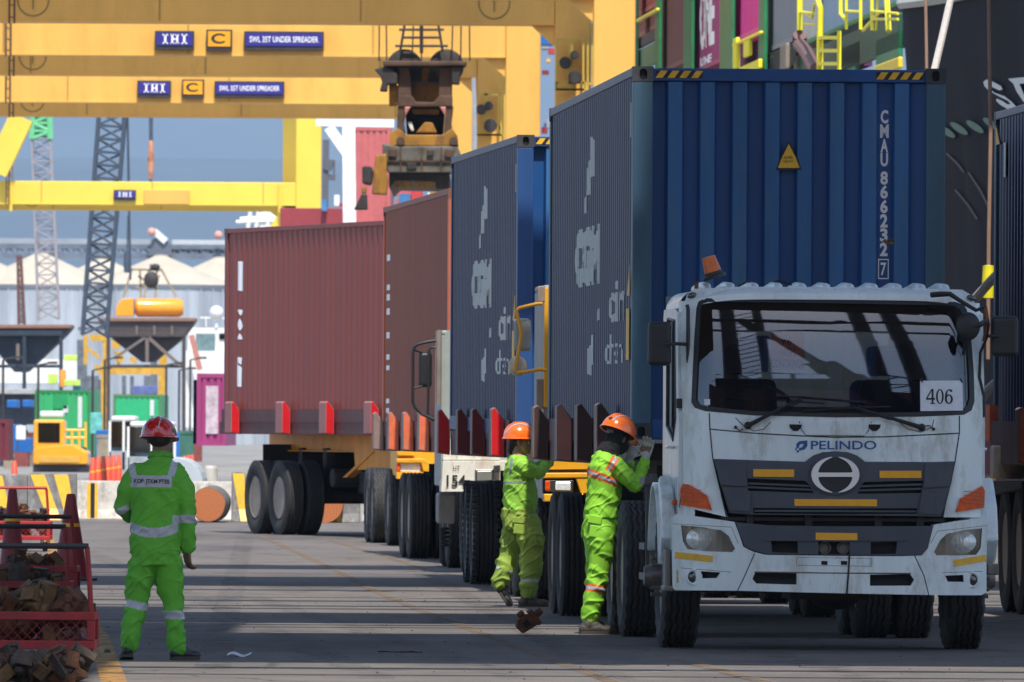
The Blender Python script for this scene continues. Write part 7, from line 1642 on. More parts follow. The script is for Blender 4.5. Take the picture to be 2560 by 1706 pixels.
b = MB(); b.tube([P(2000, 88), P(1998, 110), P(2015, 130), P(2040, 175)], 0.13, 10); b.build('pipe', mat('pipe_brown', (0.17, 0.09, 0.08), 0.7), s2_)
mag = mat('container_magenta', (0.33, 0.04, 0.17), 0.55, var=0.12, streak=True); magb = mat('container_bright_magenta', (0.78, 0.02, 0.26), 0.5, var=0.08); brn2 = mat('container_dull_brown', (0.20, 0.08, 0.07), 0.6, streak=True); gry = mat('container_grey', (0.24, 0.25, 0.26), 0.6, var=0.15, streak=True); gry2 = mat('container_pale_blue', (0.33, 0.42, 0.48), 0.6, var=0.1, streak=True); redc = mat('container_red', (0.45, 0.05, 0.04), 0.55, var=0.15, streak=True)
def stackbox(p0, p1, ytop, ybot, m, label, txt=None, dx=0.05):
    a, c_ = sx(p0, 60, dx)[0], sx(p1, 60, dx)[0]; y0, y1 = sorted((a, c_)); z1, z0 = sx((p0+p1)/2, ytop, dx)[1], sx((p0+p1)/2, ybot, dx)[1]
    base = FS.m @ Vector((dx, y0, z0)); t = thing('shipping_container', label, 'container', base, RZ, 'containers on the ship'); L_, h_ = y1-y0, z1-z0
    kn = corr(L_, 0.12); b = MB(); n = len(kn); b.add([(0.02+d, u, z) for z in (0.1, h_-0.06) for u, d in kn], [(i, i+1, n+i+1, n+i) for i in range(n-1)]); b.build('side_panel', m, t)
    b = MB(); b.box(0, 2.4, 0, 0.1, 0, h_); b.box(0, 2.4, L_-0.1, L_, 0, h_); b.box(0.2, 2.4, 0.1, L_-0.1, 0, h_); b.box(0.0, 0.2, 0.1, L_-0.1, h_-0.06, h_); b.box(0.0, 0.2, 0.1, L_-0.1, 0, 0.1); b.build('frame', m, t)
    if txt:
        for s_, u0, u1, v0, v1 in txt: decal(t, text_tris(s_, L_*u0, L_*u1, h_*v0, h_*v1, 0.03), kn, 0.02, M['decalw'], sgn=-1, proud=0.01)
    return t
stackbox(1648, 1710, -60, 172, brn2, 'dull brown container standing between green frames on the ship')
stackbox(1729, 1799, -60, 172, mag, 'faded magenta container with white letters between green frames on the ship', [('ONE', 0.72, 0.22, 0.22, 0.92), ('LINE', 0.7, 0.3, 0.05, 0.14)])
stackbox(1838, 1897, -60, 92, magb, 'bright magenta container above the small yellow platform on the ship')
stackbox(1838, 1897, 98, 175, mat('container_plum', (0.13, 0.02, 0.10), 0.6), 'plum coloured container under the yellow platform on the ship', dx=0.4)
stackbox(1911, 1998, -60, 116, gry, 'grey container left of the yellow railings on the ship')
stackbox(2004, 2240, -60, 68, gry2, 'pale blue grey container behind the yellow railings on the ship', dx=0.5)
stackbox(1590, 1640, -60, 30, redc, 'red container above the green hatch at the left end of the ship', dx=0.1)
stackbox(1590, 1640, 44, 84, mat('container_brick', (0.33, 0.09, 0.06), 0.6), 'brick red container just under a yellow rail on the ship', dx=0.2)

# ================================================================== far quay: boxes placed where they stand
def bx(nm, label, cat, px0, py0, px1, py1, d, m, depth=3.0, grp=None, bevel=0.03, base=False):
    a, c_ = W(px0, py0, d), W(px1, py1, d); z0 = 0.0 if base else c_.z
    b = MB(); b.box(a.x, c_.x, d, d+depth, z0, a.z); return tag(b.build(nm, m, bevel=bevel), label, cat, grp)
def sub(par, nm, px0, py0, px1, py1, d, m, y0=-0.1, y1=0.05, bevel=0.02):
    a, c_ = W(px0, py0, d), W(px1, py1, d); b = MB(); b.box(a.x, c_.x, d+y0, d+y1, c_.z, a.z); return b.build(nm, m, par, bevel=bevel)
def root(nm, label, cat, grp=None): return thing(nm, label, cat, (0, 0, 0), 0, grp)
gr1 = mat('container_green', (0.03, 0.40, 0.14), 0.55, var=0.15, scale=0.8, streak=True, dirt=0.2); gr2 = mat('container_teal_green', (0.02, 0.42, 0.17), 0.55, var=0.1)
def farcont(px0, px1, pt, pb, d, label, m, depth=12.0, post=None, rib=True, panels=()):
    t = root('shipping_container', label, 'container', 'containers on the far quay'); a, c_ = W(px0, pt, d), W(px1, pb, d); w_ = c_.x-a.x; z0, z1 = c_.z, a.z
    b = MB(); b.box(a.x, c_.x, d+0.06, d+depth, z0, z1); b.build('shell', m, t)
    b = MB(); fw = 0.12
    b.box(a.x, a.x+fw, d, d+0.059, z0, z1); b.box(c_.x-fw, c_.x, d, d+0.059, z0, z1); b.box(a.x+fw, c_.x-fw, d, d+0.059, z1-fw, z1); b.box(a.x+fw, c_.x-fw, d, d+0.059, z0, z0+fw); b.build('end_frame', post or m, t)
    b = MB(); n = int(w_/0.26)
    for i in range(n): x = a.x+fw+0.05 + i*(w_-2*fw)/n; b.box(x, x+0.11, d+0.02, d+0.059, z0+fw, z1-fw)
    b.build('end_panel', m, t)
    for (x0, y0, x1, y1, mm) in panels: sub(t, 'marking', x0, y0, x1, y1, d, mm, -0.012, -0.002, 0)
    return t
farcont(88, 225, 975, 1137, 525, 'taller green container with white lettering behind the yellow machine', gr1, panels=[(134, 985, 168, 1022, mat('green_patch', (0.01, 0.30, 0.09), 0.6)), (195, 992, 205, 1070, M['decal']), (158, 1015, 170, 1032, M['decal'])], post=mat('green_post', (0.02, 0.22, 0.05), 0.6))
farcont(283, 403, 986, 1080, 560, 'lower teal green container with white lettering above the white vans', gr2, panels=[(375, 1000, 385, 1040, M['decal'])], post=mat('olive_post', (0.08, 0.20, 0.06), 0.6))
farcont(-40, 22, 1048, 1152, 330, 'dark red container end at the left edge', mat('container_dark_red', (0.15, 0.02, 0.035), 0.6), 3)
farcont(492, 565, 934, 1115, 330, 'purple magenta container with washed out white lettering behind the turned trailer', mag, 12, panels=[(515, 965, 545, 1085, mat('faded_white', (0.55, 0.45, 0.52), 0.7, var=0.4, scale=4))])
farcont(484, 493, 950, 1110, 345, 'narrow dark green container end beside the purple one', grnd, 12)
farcont(880, 975, 318, 560, 420, 'tall red container stack end seen behind the white mast', mat('container_rose', (0.50, 0.12, 0.12), 0.55), 12)
blue2 = mat('plain_blue', (0.01, 0.13, 0.42), 0.5, var=0.2, scale=0.6)
for i, (a, y0, c_, y1) in enumerate(((22, 1062, 40, 1130), (42, 1095, 78, 1132), (240, 1075, 272, 1150), (440, 1080, 480, 1145), (17, 1000, 44, 1020), (56, 1000, 80, 1018))): bx('storage_box', ('blue box at the left edge beside the dark red container', 'blue box under the left machinery roof', 'blue box behind the row of distant cones', 'blue box right of the walking worker', 'small blue panel under the left roof', 'small blue panel right of the other under the left roof')[i], 'box', a, y0, c_, y1, 470+i*3, blue2, 2.5, 'blue boxes on the far quay')
bx('information_sign', 'teal and white sign board left of the lower green container', 'sign', 225, 1032, 255, 1085, 500, mat('sign_teal', (0.12, 0.42, 0.38), 0.6, var=0.5, scale=3), 0.2)
bx('machine_shed', 'dark roofed machinery shed at the left behind the green container', 'shed', -60, 984, 86, 1062, 580, mat('shed_dark', (0.05, 0.06, 0.09), 0.7, var=0.6, scale=0.8), 6)
bx('shed_roof', 'pale shed roof above the dark machinery at the left edge', 'roof', -60, 972, 88, 986, 578, mat('roof_grey', (0.38, 0.38, 0.38), 0.6, var=0.3), 8)
bx('paper_notice', 'white board on the blue box near the left edge', 'notice', 40, 1065, 64, 1100, 466, M['whiteclean'], 0.1)
# yellow machine with cab
ym = root('yard_truck', 'orange yellow yard machine with a tinted cab in front of the green container', 'truck'); d = 420.0
yo = mat('machine_orange', (0.85, 0.36, 0.01), 0.3, var=0.08, coat=0.6)
a, c_ = W(84, 1042, d), W(162, 1125, d); b = MB(); b.box(a.x, c_.x, d, d+1.8, c_.z, a.z-0.1); b.build('cab', yo, ym, bevel=0.08); sub(ym, 'cab_window', 95, 1057, 150, 1108, d, M['glassdark'], -0.03, 0.02); sub(ym, 'cab_interior', 95, 1057, 150, 1108, d, mat('cab_shade', (0.03, 0.07, 0.08), 0.4), -0.012, 0.0)
a, c_ = W(100, 1028, d), W(158, 1043, d); b = MB(); b.box(a.x, c_.x, d, d+1.7, c_.z, a.z); b.build('roof', M['whiteclean'], ym, bevel=0.06)
q = [W(84, 1120, d), W(160, 1112, d), W(190, 1112, d), W(222, 1130, d), W(222, 1162, d), W(84, 1162, d)]; b = MB(); b.prism([(v.x, v.z) for v in q], 'y', d-0.6, d+2.5); b.build('bonnet', yo, ym, bevel=0.12, seg=4)
q = [W(105, 1140, d), W(195, 1140, d), W(200, 1156, d), W(100, 1156, d)]; b = MB(); b.grid(lambda u, v: (q[3].x + (q[2].x-q[3].x)*u, d-0.62-0.25*(1-v), q[3].z + (q[0].z-q[3].z)*v), 6, 4); b.build('hood_panel', mat('hood_gloss', (0.85, 0.45, 0.05), 0.15, 0.6, coat=1.0), ym, smooth=True)
sub(ym, 'bumper', 84, 1162, 224, 1182, d, M['black'], -0.5, 1.5); sub(ym, 'lower_dark_block', 90, 1180, 220, 1206, d, M['void'], -0.2, 1.5)  # near-black block fills the zone below the bumper
for x in (100, 205): p = W(x, 1190, d); b = MB(); b.rev([(0.001, -0.15), (0.42, -0.14), (0.46, 0), (0.42, 0.14), (0.001, 0.15)], o=(p.x, d+0.3, 0.46), ax='x', n=20); b.build('wheel', M['rubber'], ym)
b = MB()
for a_, c_ in (((180, 1075), (180, 1115)), ((198, 1075), (198, 1118)), ((214, 1055), (214, 1122)), ((163, 1076), (216, 1076)), ((163, 1095), (216, 1095))): b.tube([W(*a_, d+1), W(*c_, d+1)], 0.05, 6)
b.build('hand_rail', M['haz'], ym)
# white vans
for i, (x0, x1, yt, d, lab) in enumerate(((272, 345, 1040, 450, 'white van with a bright roof left of the red hard hat'), (318, 440, 1054, 430, 'white cab with large side windows right behind the red hard hat'))):
    v = root('van', lab, 'van', 'white vans behind the walking worker'); wv_ = M['whiteclean']
    a, c_ = W(x0, yt, d), W(x1, yt+14, d); b = MB(); b.box(a.x+0.1, c_.x-0.1, d, d+4, c_.z, a.z); b.build('roof', wv_, v, bevel=0.08)
    b = MB()
    for x in (x0, (x0+x1)/2-2, x1-6): p0, p1 = W(x, yt+13, d), W(x+5, 1185, d); b.box(p0.x, p1.x, d, d+0.3, p1.z, p0.z)
    b.build('pillar', wv_, v); sub(v, 'windshield', x0+4, yt+14, x1-4, yt+78, d, M['glassdark'], 0.05, 0.08); sub(v, 'interior', x0+4, yt+14, x1-4, yt+90, d, mat('van_shade_%d' % i, (0.10, 0.15, 0.20), 0.6, var=0.5, scale=1.5), 0.2, 0.3); sub(v, 'body', x0, yt+88, x1, 1190, d, mat('van_body_%d' % i, (0.28, 0.31, 0.33), 0.5, var=0.3), 0.0, 3)
    for x in (x0+12, x1-12): p = W(x, 1185, d); b = MB(); b.rev([(0.001, -0.1), (0.34, -0.1), (0.36, 0), (0.34, 0.1), (0.001, 0.1)], o=(p.x, d+0.4, 0.36), ax='x', n=16); b.build('wheel', M['rubber'], v)
# hoppers
hb = mat('hopper_brown', (0.06, 0.045, 0.042), 0.7, var=0.3, dirt=0.4); hbl = mat('hopper_blue', (0.018, 0.028, 0.045), 0.7, var=0.3); hrim = mat('hopper_rim', (0.26, 0.13, 0.09), 0.8)
def hopper(label, d, xl, xr, yt, yb, inset, xm, yn, legs, m, extra=()):
    t = root('hopper', label, 'hopper', 'bulk hoppers on the far quay'); dz = 5.0
    P = lambda x, y: W(x, y, d)
    def fr(pts, nm, mm, y0, y1, bev=0.03): q = [P(*p) for p in pts]; b = MB(); b.prism([(v.x, v.z) for v in q], 'y', d+y0, d+y1); return b.build(nm, mm, t, bevel=bev)
    fr([(xl, yt), (xr, yt), (xr, yt+9), (xl, yt+9)], 'rim', hrim, -0.2, dz+0.2); fr([(xl+2, yt+10), (xr-2, yt+10), (xr-inset, yb), (xl+inset, yb)], 'upper_bin', m, 0, dz)
    w0, w1 = xl+inset, xr-inset
    fr([(w0, yb+1), (w1, yb+1), (xm+16, yn), (xm-16, yn)], 'cone', m, 0.8, dz-0.8)
    for x in legs: fr([(x, yb-12), (x+9, yb-12), (x+9, 1085), (x, 1085)], 'leg', m, -0.1, 0.3)
    fr([(legs[0], yb-14), (legs[-1]+9, yb-14), (legs[-1]+9, yb-2), (legs[0], yb-2)], 'ring_beam', m, -0.15, 0.4); fr([(legs[0], 912), (legs[-1]+9, 912), (legs[-1]+9, 920), (legs[0], 920)], 'tie_beam', m, -0.05, 0.3)
    for a, c_, w_ in extra: b = MB(); b.beam(P(*a) + Vector((0, -0.2, 0)), P(*c_) + Vector((0, -0.2, 0)), w_, w_); b.build('brace', mat('brace_brown', (0.17, 0.13, 0.11), 0.7) if 'brace_brown' not in bpy.data.materials else bpy.data.materials['brace_brown'], t)
    return t
h1 = hopper('brown hopper frame with a yellow grab resting on its rim', 700.0, 245, 488, 795, 845, 32, 368, 905, (266, 455), hb, (((362, 845), (288, 895), 0.16), ((368, 845), (368, 905), 0.2), ((372, 845), (452, 915), 0.2), ((342, 815), (342, 838), 0.12), ((386, 815), (386, 838), 0.12), ((430, 815), (430, 838), 0.12)))
h2 = hopper('dark blue hopper at the left edge below the thin mast', 690.0, -60, 178, 812, 842, 20, 50, 930, (-40, 56, 148), hbl, (((45, 860), (45, 900), 0.2),))
# grab
g = root('grab_bucket', 'yellow clamshell grab with its hanging frame resting on the brown hopper', 'grab'); d = 702.0
q = [W(x, y, d) for x, y in ((292, 792), (291, 775), (297, 757), (310, 748), (335, 746), (335, 792))]; b = MB(); b.prism([(v.x, v.z) for v in q], 'y', d-1.2, d+1.6); b.build('bucket_half', yo, g, bevel=0.06)
a, c_ = W(338, 746, d), W(458, 793, d); b = MB(); rz0 = (a.z-c_.z)/2; b.rev([(rz0*0.7, 0), (rz0, 0.15), (rz0, (c_.x-a.x)-0.25), (rz0*0.75, (c_.x-a.x)), (0.001, (c_.x-a.x))], o=(a.x, d, (a.z+c_.z)/2), ax='x', n=20); b.build('bucket_half', yo, g, smooth=True); b = MB(); b.rev([(rz0*0.72, 0.0), (0.001, 0.05)], o=(a.x-0.02, d, (a.z+c_.z)/2), ax='x', n=20); b.build('bucket_mouth', M['void'], g)
gi = mat('grab_frame', (0.30, 0.24, 0.16), 0.7, var=0.4); b = MB()
for pts in (((330, 672), (308, 745)), ((402, 672), (440, 742)), ((330, 674), (402, 676)), ((350, 676), (352, 745)), ((372, 676), (360, 745)), ((392, 676), (388, 745)), ((340, 720), (400, 690)), ((345, 690), (395, 725)), ((376, 660), (376, 676))): b.beam(W(*pts[0], d), W(*pts[1], d), 0.13, 0.13)
b.build('frame', gi, g)
b = MB(); p = W(378, 700, d); b.ball(p, 0.45, 0.3, 0.5); p = W(388, 668, d); b.ball(p, 0.3, 0.3, 0.2); b.build('sheave_block', M['iron'], g)
# yellow legs and machine behind the hopper
ys = root('loader_frame', 'yellow steel loader frame standing behind the brown hopper', 'frame'); ysm = mat('frame_ochre', (0.62, 0.34, 0.03), 0.6, var=0.2, dirt=0.3); b = MB(); d = 720.0
for p0, p1, w_ in (((214, 838), (214, 912), 0.25), ((225, 845), (262, 845), 0.4), ((262, 840), (266, 915), 0.3), ((238, 915), (262, 940), 0.3), ((262, 900), (262, 1085), 0.45), ((272, 928), (412, 928), 0.4), ((408, 880), (404, 1060), 0.5), ((398, 1000), (410, 1060), 0.3), ((280, 862), (300, 862), 0.5), ((298, 880), (304, 905), 0.4), ((325, 895), (340, 905), 0.3), ((215, 870), (250, 895), 0.2), ((300, 930), (290, 880), 0.2)): b.beam(W(*p0, d), W(*p1, d), w_, w_)
b.build('steelwork', ysm, ys); b = MB()
for p0, p1, w_ in (((195, 822), (262, 822), 0.2), ((205, 850), (205, 1010), 0.6), ((230, 940), (230, 1080), 0.8), ((250, 950), (246, 1080), 0.3), ((310, 940), (310, 1080), 0.25), ((330, 940), (330, 1080), 0.25), ((368, 940), (368, 1080), 0.4), ((384, 900), (388, 1080), 0.4)): b.beam(W(*p0, d+6), W(*p1, d+6), w_, w_)
b.build('dark_legs', mat('steel_bluegrey', (0.12, 0.14, 0.17), 0.7, var=0.4), ys)
# pale ship house behind
sh_ = root('ship_bridge', 'white wheelhouse with a tinted window and mast between the hopper and the maroon container', 'ship'); d = 760.0; wv_ = M['whiteclean']
sub(sh_, 'house', 470, 820, 566, 880, d, wv_, 0, 6); sub(sh_, 'lower_house', 462, 878, 566, 1070, d, wv_, -0.6, 6); sub(sh_, 'window', 490, 834, 538, 878, d, mat('window_teal', (0.14, 0.22, 0.23), 0.3, var=0.3), -0.1, 0.0); sub(sh_, 'window', 548, 834, 562, 850, d, M['glassdark'], -0.1, 0.0); b = MB(); b.ball(W(541, 782, d), 0.45); b.tube([W(541, 790, d), W(541, 820, d)], 0.12, 6); b.tube([W(500, 795, d), W(566, 797, d)], 0.05, 5); b.tube([W(480, 818, d), W(480, 800, d)], 0.05, 5); b.tube([W(515, 818, d), W(515, 792, d)], 0.05, 5); b.build('mast', wv_, sh_); b = MB(); b.beam(W(478, 838, d-2), W(500, 925, d-2), 0.35, 0.35); b.build('derrick', M['finpink'], sh_)
for i, (x0, y0, x1, y1, c3) in enumerate(((160, 888, 192, 902, (0.55, 0.75, 0.10)), (120, 935, 142, 960, (0.5, 0.72, 0.1)), (160, 950, 200, 965, (0.5, 0.7, 0.12)), (182, 965, 202, 980, (0.05, 0.25, 0.5)), (150, 925, 163, 968, (0.85, 0.32, 0.03)), (330, 965, 392, 986, (0.10, 0.13, 0.33)))):
    bx(('safety_panel', 'tarpaulin')[i == 5], ('lime panel right of the blue hopper', 'lime panel under the blue hopper', 'lime panel above the tall green container', 'blue panel at the corner of the tall green container', 'orange panel on the blue hopper leg', 'blue tarpaulin heap above the lower green container')[i], 'panel', x0, y0, x1, y1, 640+i, mat('panel_%d' % i, c3, 0.6, var=0.3), 1.0)
# white mast structure beside the brown container
wm_ = root('mast_frame', 'white steel mast with inclined strut and top beam behind the turned container', 'mast'); b = MB(); d = 380.0
for p0, p1, w_ in (((790, 305), (985, 309), 0.26), ((872, 318), (874, 560), 0.42), ((822, 318), (872, 390), 0.34)): b.beam(W(*p0, d), W(*p1, d), w_, w_)
b.build('steelwork', mat('mast_white', (0.85, 0.85, 0.85), 0.4), wm_)
b = MB(); b.tube([W(1184, 195, 310), W(1187, 330, 310), W(1188, 640, 310)], 0.055, 8); tag(b.build('lamp_pole', bpy.data.materials['mast_white']), 'white pole standing against the second crane leg', 'pole')
b = MB(); d = 640.0
for p0, p1, w_ in (((815, 350), (812, 560), 0.35), ((805, 440), (838, 446), 0.3), ((812, 410), (832, 415), 0.6), ((835, 400), (835, 445), 0.1)): b.beam(W(*p0, d), W(*p1, d), w_, w_)
tag(b.build('ship_mast', mat('mast_dark', (0.10, 0.10, 0.12), 0.7)), 'thin dark ship mast right of the lemon crane leg', 'mast')
r = random.Random(8); cols = [(0.5, 0.05, 0.05), (0.75, 0.75, 0.75), (0.8, 0.4, 0.05), (0.05, 0.2, 0.45), (0.3, 0.3, 0.3), (0.55, 0.1, 0.1)]
cm_ = [mat('clutter_%d' % i, c3, 0.6, var=0.3, scale=1.0) for i, c3 in enumerate(cols)]
t = root('ship_deck', 'red and white ship superstructure seen between the crane legs', 'ship')
for i in range(46):
    x = r.choice((r.uniform(1352, 1380), r.uniform(800, 1110), r.uniform(880, 1110))); y = r.uniform(60, 360) if x > 1300 else r.uniform(455, 530)
    sub(t, 'superstructure', x, y, x+r.uniform(8, 40)*(0.5 if x > 1300 else 1), y+r.uniform(6, 30), 430+i*0.2, cm_[r.randrange(6)], 0, 1.5, 0)
sub(t, 'blue_funnel', 1352, 62, 1382, 112, 428, blue2, 0, 2); sub(t, 'hull', 700, 520, 1400, 700, 440, mat('hull_red', (0.30, 0.04, 0.05), 0.6), 0, 3)
b = MB()
for x0, x1, y in ((590, 700, 556), (600, 690, 548)): b.tube([W(x0, y, 620), W(x1, y-4, 620)], 0.12, 6)
for x in (620, 640, 668, 690): b.tube([W(x, 570, 620), W(x+6, 530, 620)], 0.12, 6)
b.rev([(0.5, 0), (0.55, 0.1)], o=W(668, 552, 620), ax='y', n=16); tag(b.build('deck_fitting', M['whiteclean']), 'white rails and ring of a ship just above the maroon container', 'railing')

# lattice booms
def lattice(nm, label, p0, p1, w0, w1, d, m, n, r_=0.12, grp='lattice crane booms', extra=None):
    a, c_ = W(*p0, d), W(*p1, d); s_ = FP/d; t = root(nm, label, 'crane', grp); b = MB(); ax_ = (c_-a); Ln = ax_.length; ax_.normalize(); r0 = ax_.cross(Vector((0, 1, 0))).normalized(); f = Vector((0, 1, 0))
    def C(i, u): h = (w0 + (w1-w0)*u)/2/s_; return a + ax_*Ln*u + r0*h*(1 if i in (0, 1) else -1) + f*h*(1 if i in (0, 3) else -1)
    for i in range(4): b.tube([C(i, 0), C(i, 1)], r_, 6)
    for k in range(n):
        u0, u1 = k/n, (k+1)/n
        for i in range(4):
            j = (i+1) % 4; b.tube([C(i if k % 2 else j, u0), C(j if k % 2 else i, u1)], r_*0.6, 5); b.tube([C(i, u0), C(j, u0)], r_*0.5, 5)
    b.build('boom', m, t); return t
bd = mat('boom_dark', (0.055, 0.075, 0.11), 0.6); bp_ = mat('boom_pale', (0.34, 0.30, 0.32), 0.7); bg_ = mat('boom_green', (0.15, 0.55, 0.25), 0.6)
lt1 = lattice('crane_boom', 'dark blue lattice crane boom left of the hook block', (283, 250), (236, 840), 66, 60, 560, bd, 18, 0.10)
b = MB(); b.tube([W(318, 250, 560), W(326, 700, 560)], 0.06, 5); b.tube([W(308, 250, 560), W(300, 500, 560)], 0.04, 5); b.build('pendant_rope', bd, lt1)
lt2 = lattice('crane_boom', 'pale thin lattice boom with a green top section, far left', (103, 348), (122, 800), 46, 52, 900, bp_, 16, 0.09); lt3 = lattice('boom_top', 'x', (103, 230), (103, 348), 40, 46, 900, bg_, 6, 0.22); 
for ch in list(lt3.children): ch.name = 'green_section'; ch.parent = lt2
bpy.data.objects.remove(lt3)
lattice('crane_mast', 'thin rusty mast standing above the blue hopper', (48, 640), (54, 812), 9, 16, 700, mat('mast_rust', (0.14, 0.06, 0.05), 0.8), 12, 0.07)
hk = root('crane_hook', 'orange and rusty hook block hanging on thin ropes in front of the hills', 'hook'); b = MB(); d = 600.0
b.tube([W(374, 200, d), W(375, 355, d)], 0.05, 5); b.tube([W(380, 200, d), W(380, 355, d)], 0.05, 5); b.tube([W(377, 450, d), W(372, 470, d)], 0.1, 6); b.build('rope', bd, hk)
b = MB(); b.rev([(0.001, 1.0), (0.10, 0.95), (0.14, 0.5), (0.16, 0.0), (0.14, -0.5), (0.10, -0.95), (0.001, -1.0)], o=W(377, 400, d), n=10); b.build('hook_block', mat('hook_orange', (0.55, 0.22, 0.12), 0.7, var=0.6, scale=2), hk)
b = MB(); p = W(318, 655, 800); b.tube([W(320, 540, 800), W(318, 628, 800)], 0.06, 5); b.rev([(0.001, 0.75), (0.22, 0.7), (0.25, 0), (0.22, -0.7), (0.001, -0.75)], o=p, n=10); tag(b.build('crane_hook', bd), 'small dark hook block hanging in front of the silo roofs', 'hook')
# silos and conveyor
cream = mat('silo_roof', (0.52, 0.46, 0.36), 0.7, var=0.12, scale=0.3); wall = mat('silo_wall', (0.40, 0.44, 0.49), 0.6, var=0.25, scale=0.5, streak=True, dirt=0.3, dirtcol=(0.25, 0.27, 0.30))
for i, (cx, ay, dd, R_) in enumerate(((102, 631, 1180, 7.6), (402, 637, 1180, 7.6), (257, 646, 1210, 6.6), (550, 642, 1210, 7.0), (-45, 640, 1180, 7.0))):
    lab = ('big cream roofed silo behind the pale boom and thin mast', 'big cream roofed silo behind the yellow grab', 'cream roofed silo behind the dark lattice boom', 'cream roofed silo next to the maroon container', 'cream roofed silo cut by the left picture edge')[i]
    t = root('silo', lab, 'silo', 'silos on the horizon'); a = W(cx, ay, dd); e = W(cx, 716, dd); zt_ = a.z; ze = e.z
    b = MB(); b.rev([(0.6, zt_-0.12), (1.2, zt_-0.42), (R_, ze)], o=(a.x, dd, 0), n=48); b.rev([(0.001, zt_), (0.7, zt_-0.05), (0.7, zt_-0.3)], o=(a.x, dd, 0), n=16); b.build('roof', cream, t, smooth=True)
    b = MB(); b.rev([(R_+0.05, ze+0.1), (R_+0.05, ze-0.25)], o=(a.x, dd, 0), n=48); b.build('eave', mat('eave_grey', (0.16, 0.18, 0.21), 0.6) if 'eave_grey' not in bpy.data.materials else bpy.data.materials['eave_grey'], t)
    b = MB(); b.rev([(R_-0.1, 0.0), (R_-0.1, ze)], o=(a.x, dd, 0), n=64)
    for k in range(32): an = 2*pi*k/32; b.box(a.x + R_*cos(an)-0.06, a.x + R_*cos(an)+0.06, dd + R_*sin(an)-0.06, dd + R_*sin(an)+0.06, 0, ze-0.3)
    b.build('wall', wall, t)
cb = root('conveyor_bridge', 'grey covered conveyor bridge running above the silo roofs', 'conveyor'); d = 1260.0; cg = mat('conveyor_grey', (0.30, 0.33, 0.37), 0.6, var=0.2, scale=0.4); cd = mat('conveyor_dark', (0.14, 0.16, 0.20), 0.7, var=0.3, scale=0.5)
sub(cb, 'gallery', -40, 596, 380, 612, d, cg, 0, 3); sub(cb, 'gallery', 430, 600, 566, 615, d, mat('conveyor_pale', (0.50, 0.53, 0.55), 0.6), 0, 3); b = MB()
for y in (616, 640): b.beam(W(-40, y, d), W(566, y+2, d), 0.5, 0.5)
for i in range(22): x = -40 + i*28; b.beam(W(x, 616, d), W(x+28, 640, d), 0.25, 0.25); b.beam(W(x+28, 616, d), W(x+28, 640, d), 0.2, 0.2)
b.build('truss', cd, cb); sub(cb, 'truss_backing', 430, 618, 566, 634, d, cd, 1, 2)
b = MB(); b.prism([(v.x, v.z) for v in (W(370, 640, d), W(430, 640, d), W(428, 612, d), W(405, 590, d), W(380, 600, d))], 'y', d-1, d+2); b.build('drive_house', cd, cb); b = MB(); b.beam(W(385, 578, d-1), W(415, 604, d-1), 0.7, 0.7); b.build('chute', M['whiteclean'], cb); bpk = mat('ball_pink', (0.7, 0.35, 0.28), 0.7)
for q in ((379, 580), (546, 588)): b = MB(); b.ball(W(*q, d-1.5), 0.45); b.build('beacon_ball', bpk, cb)
bx('warehouse', 'long grey warehouse wall low on the horizon behind the green containers', 'building', -200, 900, 900, 1060, 1320, mat('warehouse_grey', (0.42, 0.43, 0.44), 0.7, var=0.25, scale=0.2), 20, base=True)
bx('warehouse', 'white low building with dark openings under the blue hopper', 'building', -60, 898, 200, 960, 1100, M['whiteclean'], 10)

# hills and air
def ridge(x, base, amp, sd): return base + amp*(noise.fractal(Vector((x*0.00035 + sd, sd, 0)), 1.0, 2.0, 6))
hm = mat('hill_forest', (0.045, 0.060, 0.050), 0.9, var=0.3, scale=0.004)
def hills(y0, width, zb_, amp, sd, depth):
    b = MB(); b.grid(lambda u, v: ((u-0.5)*width, y0 + v*depth, max(-1.0, (ridge((u-0.5)*width, zb_, amp, sd))*sin(min(1, v*1.0)*pi/2)**0.8 + 12*noise.noise(Vector((u*60, v*40, sd))))), 120, 24); o = b.build('hills', hm, smooth=True); return struct(o)
# scattered goods on the far quay
r = random.Random(21); cl = [mat('crate_%d' % i, c3, 0.7, var=0.3, scale=2) for i, c3 in enumerate(((0.05, 0.09, 0.16), (0.22, 0.05, 0.04), (0.10, 0.09, 0.08), (0.26, 0.22, 0.16), (0.04, 0.14, 0.10)))]
names = ('dark blue', 'dull red', 'dark grey', 'sand coloured', 'dark green')
for i in range(44):
    d = r.uniform(450, 660); px = r.choice((r.uniform(-10, 80), r.uniform(230, 280), r.uniform(430, 490))); s_ = FP/d; w0 = r.uniform(0.3, 0.8); hh = r.uniform(0.5, 1.5); k = r.randrange(5)
    x = W(px, 1100, d).x; b = MB(); b.box(x-w0/2, x+w0/2, d, d+1.2, 0.14, hh); b.box(x-w0/2, x+w0/2, d, d+0.12, 0, 0.139); b.box(x-w0/2, x+w0/2, d+1.08, d+1.2, 0, 0.139); b.box(x-w0/2-0.03, x+w0/2+0.03, d-0.03, d+1.23, hh-0.12, hh-0.04)
    tag(b.build('crate', cl[k]), names[k] + ' crate among the goods stacked on the far quay', 'crate', names[k] + ' crates on the far quay')
for i, px in enumerate((8, 96, 232, 262, 416, 448, 476)):
    d = 480 + i*17; b = MB(); p = W(px, 900 + 13*(i % 3), d); b.tube([(p.x, d, 0), (p.x, d, p.z)], 0.06, 6); b.tube([(p.x, d, p.z), (p.x+0.5, d, p.z+0.1)], 0.04, 6); b.box(p.x+0.4, p.x+0.8, d-0.1, d+0.1, p.z+0.05, p.z+0.15)
    tag(b.build('lamp_post', M['iron']), 'thin lamp post on the far quay', 'lamp post', 'lamp posts on the far quay')

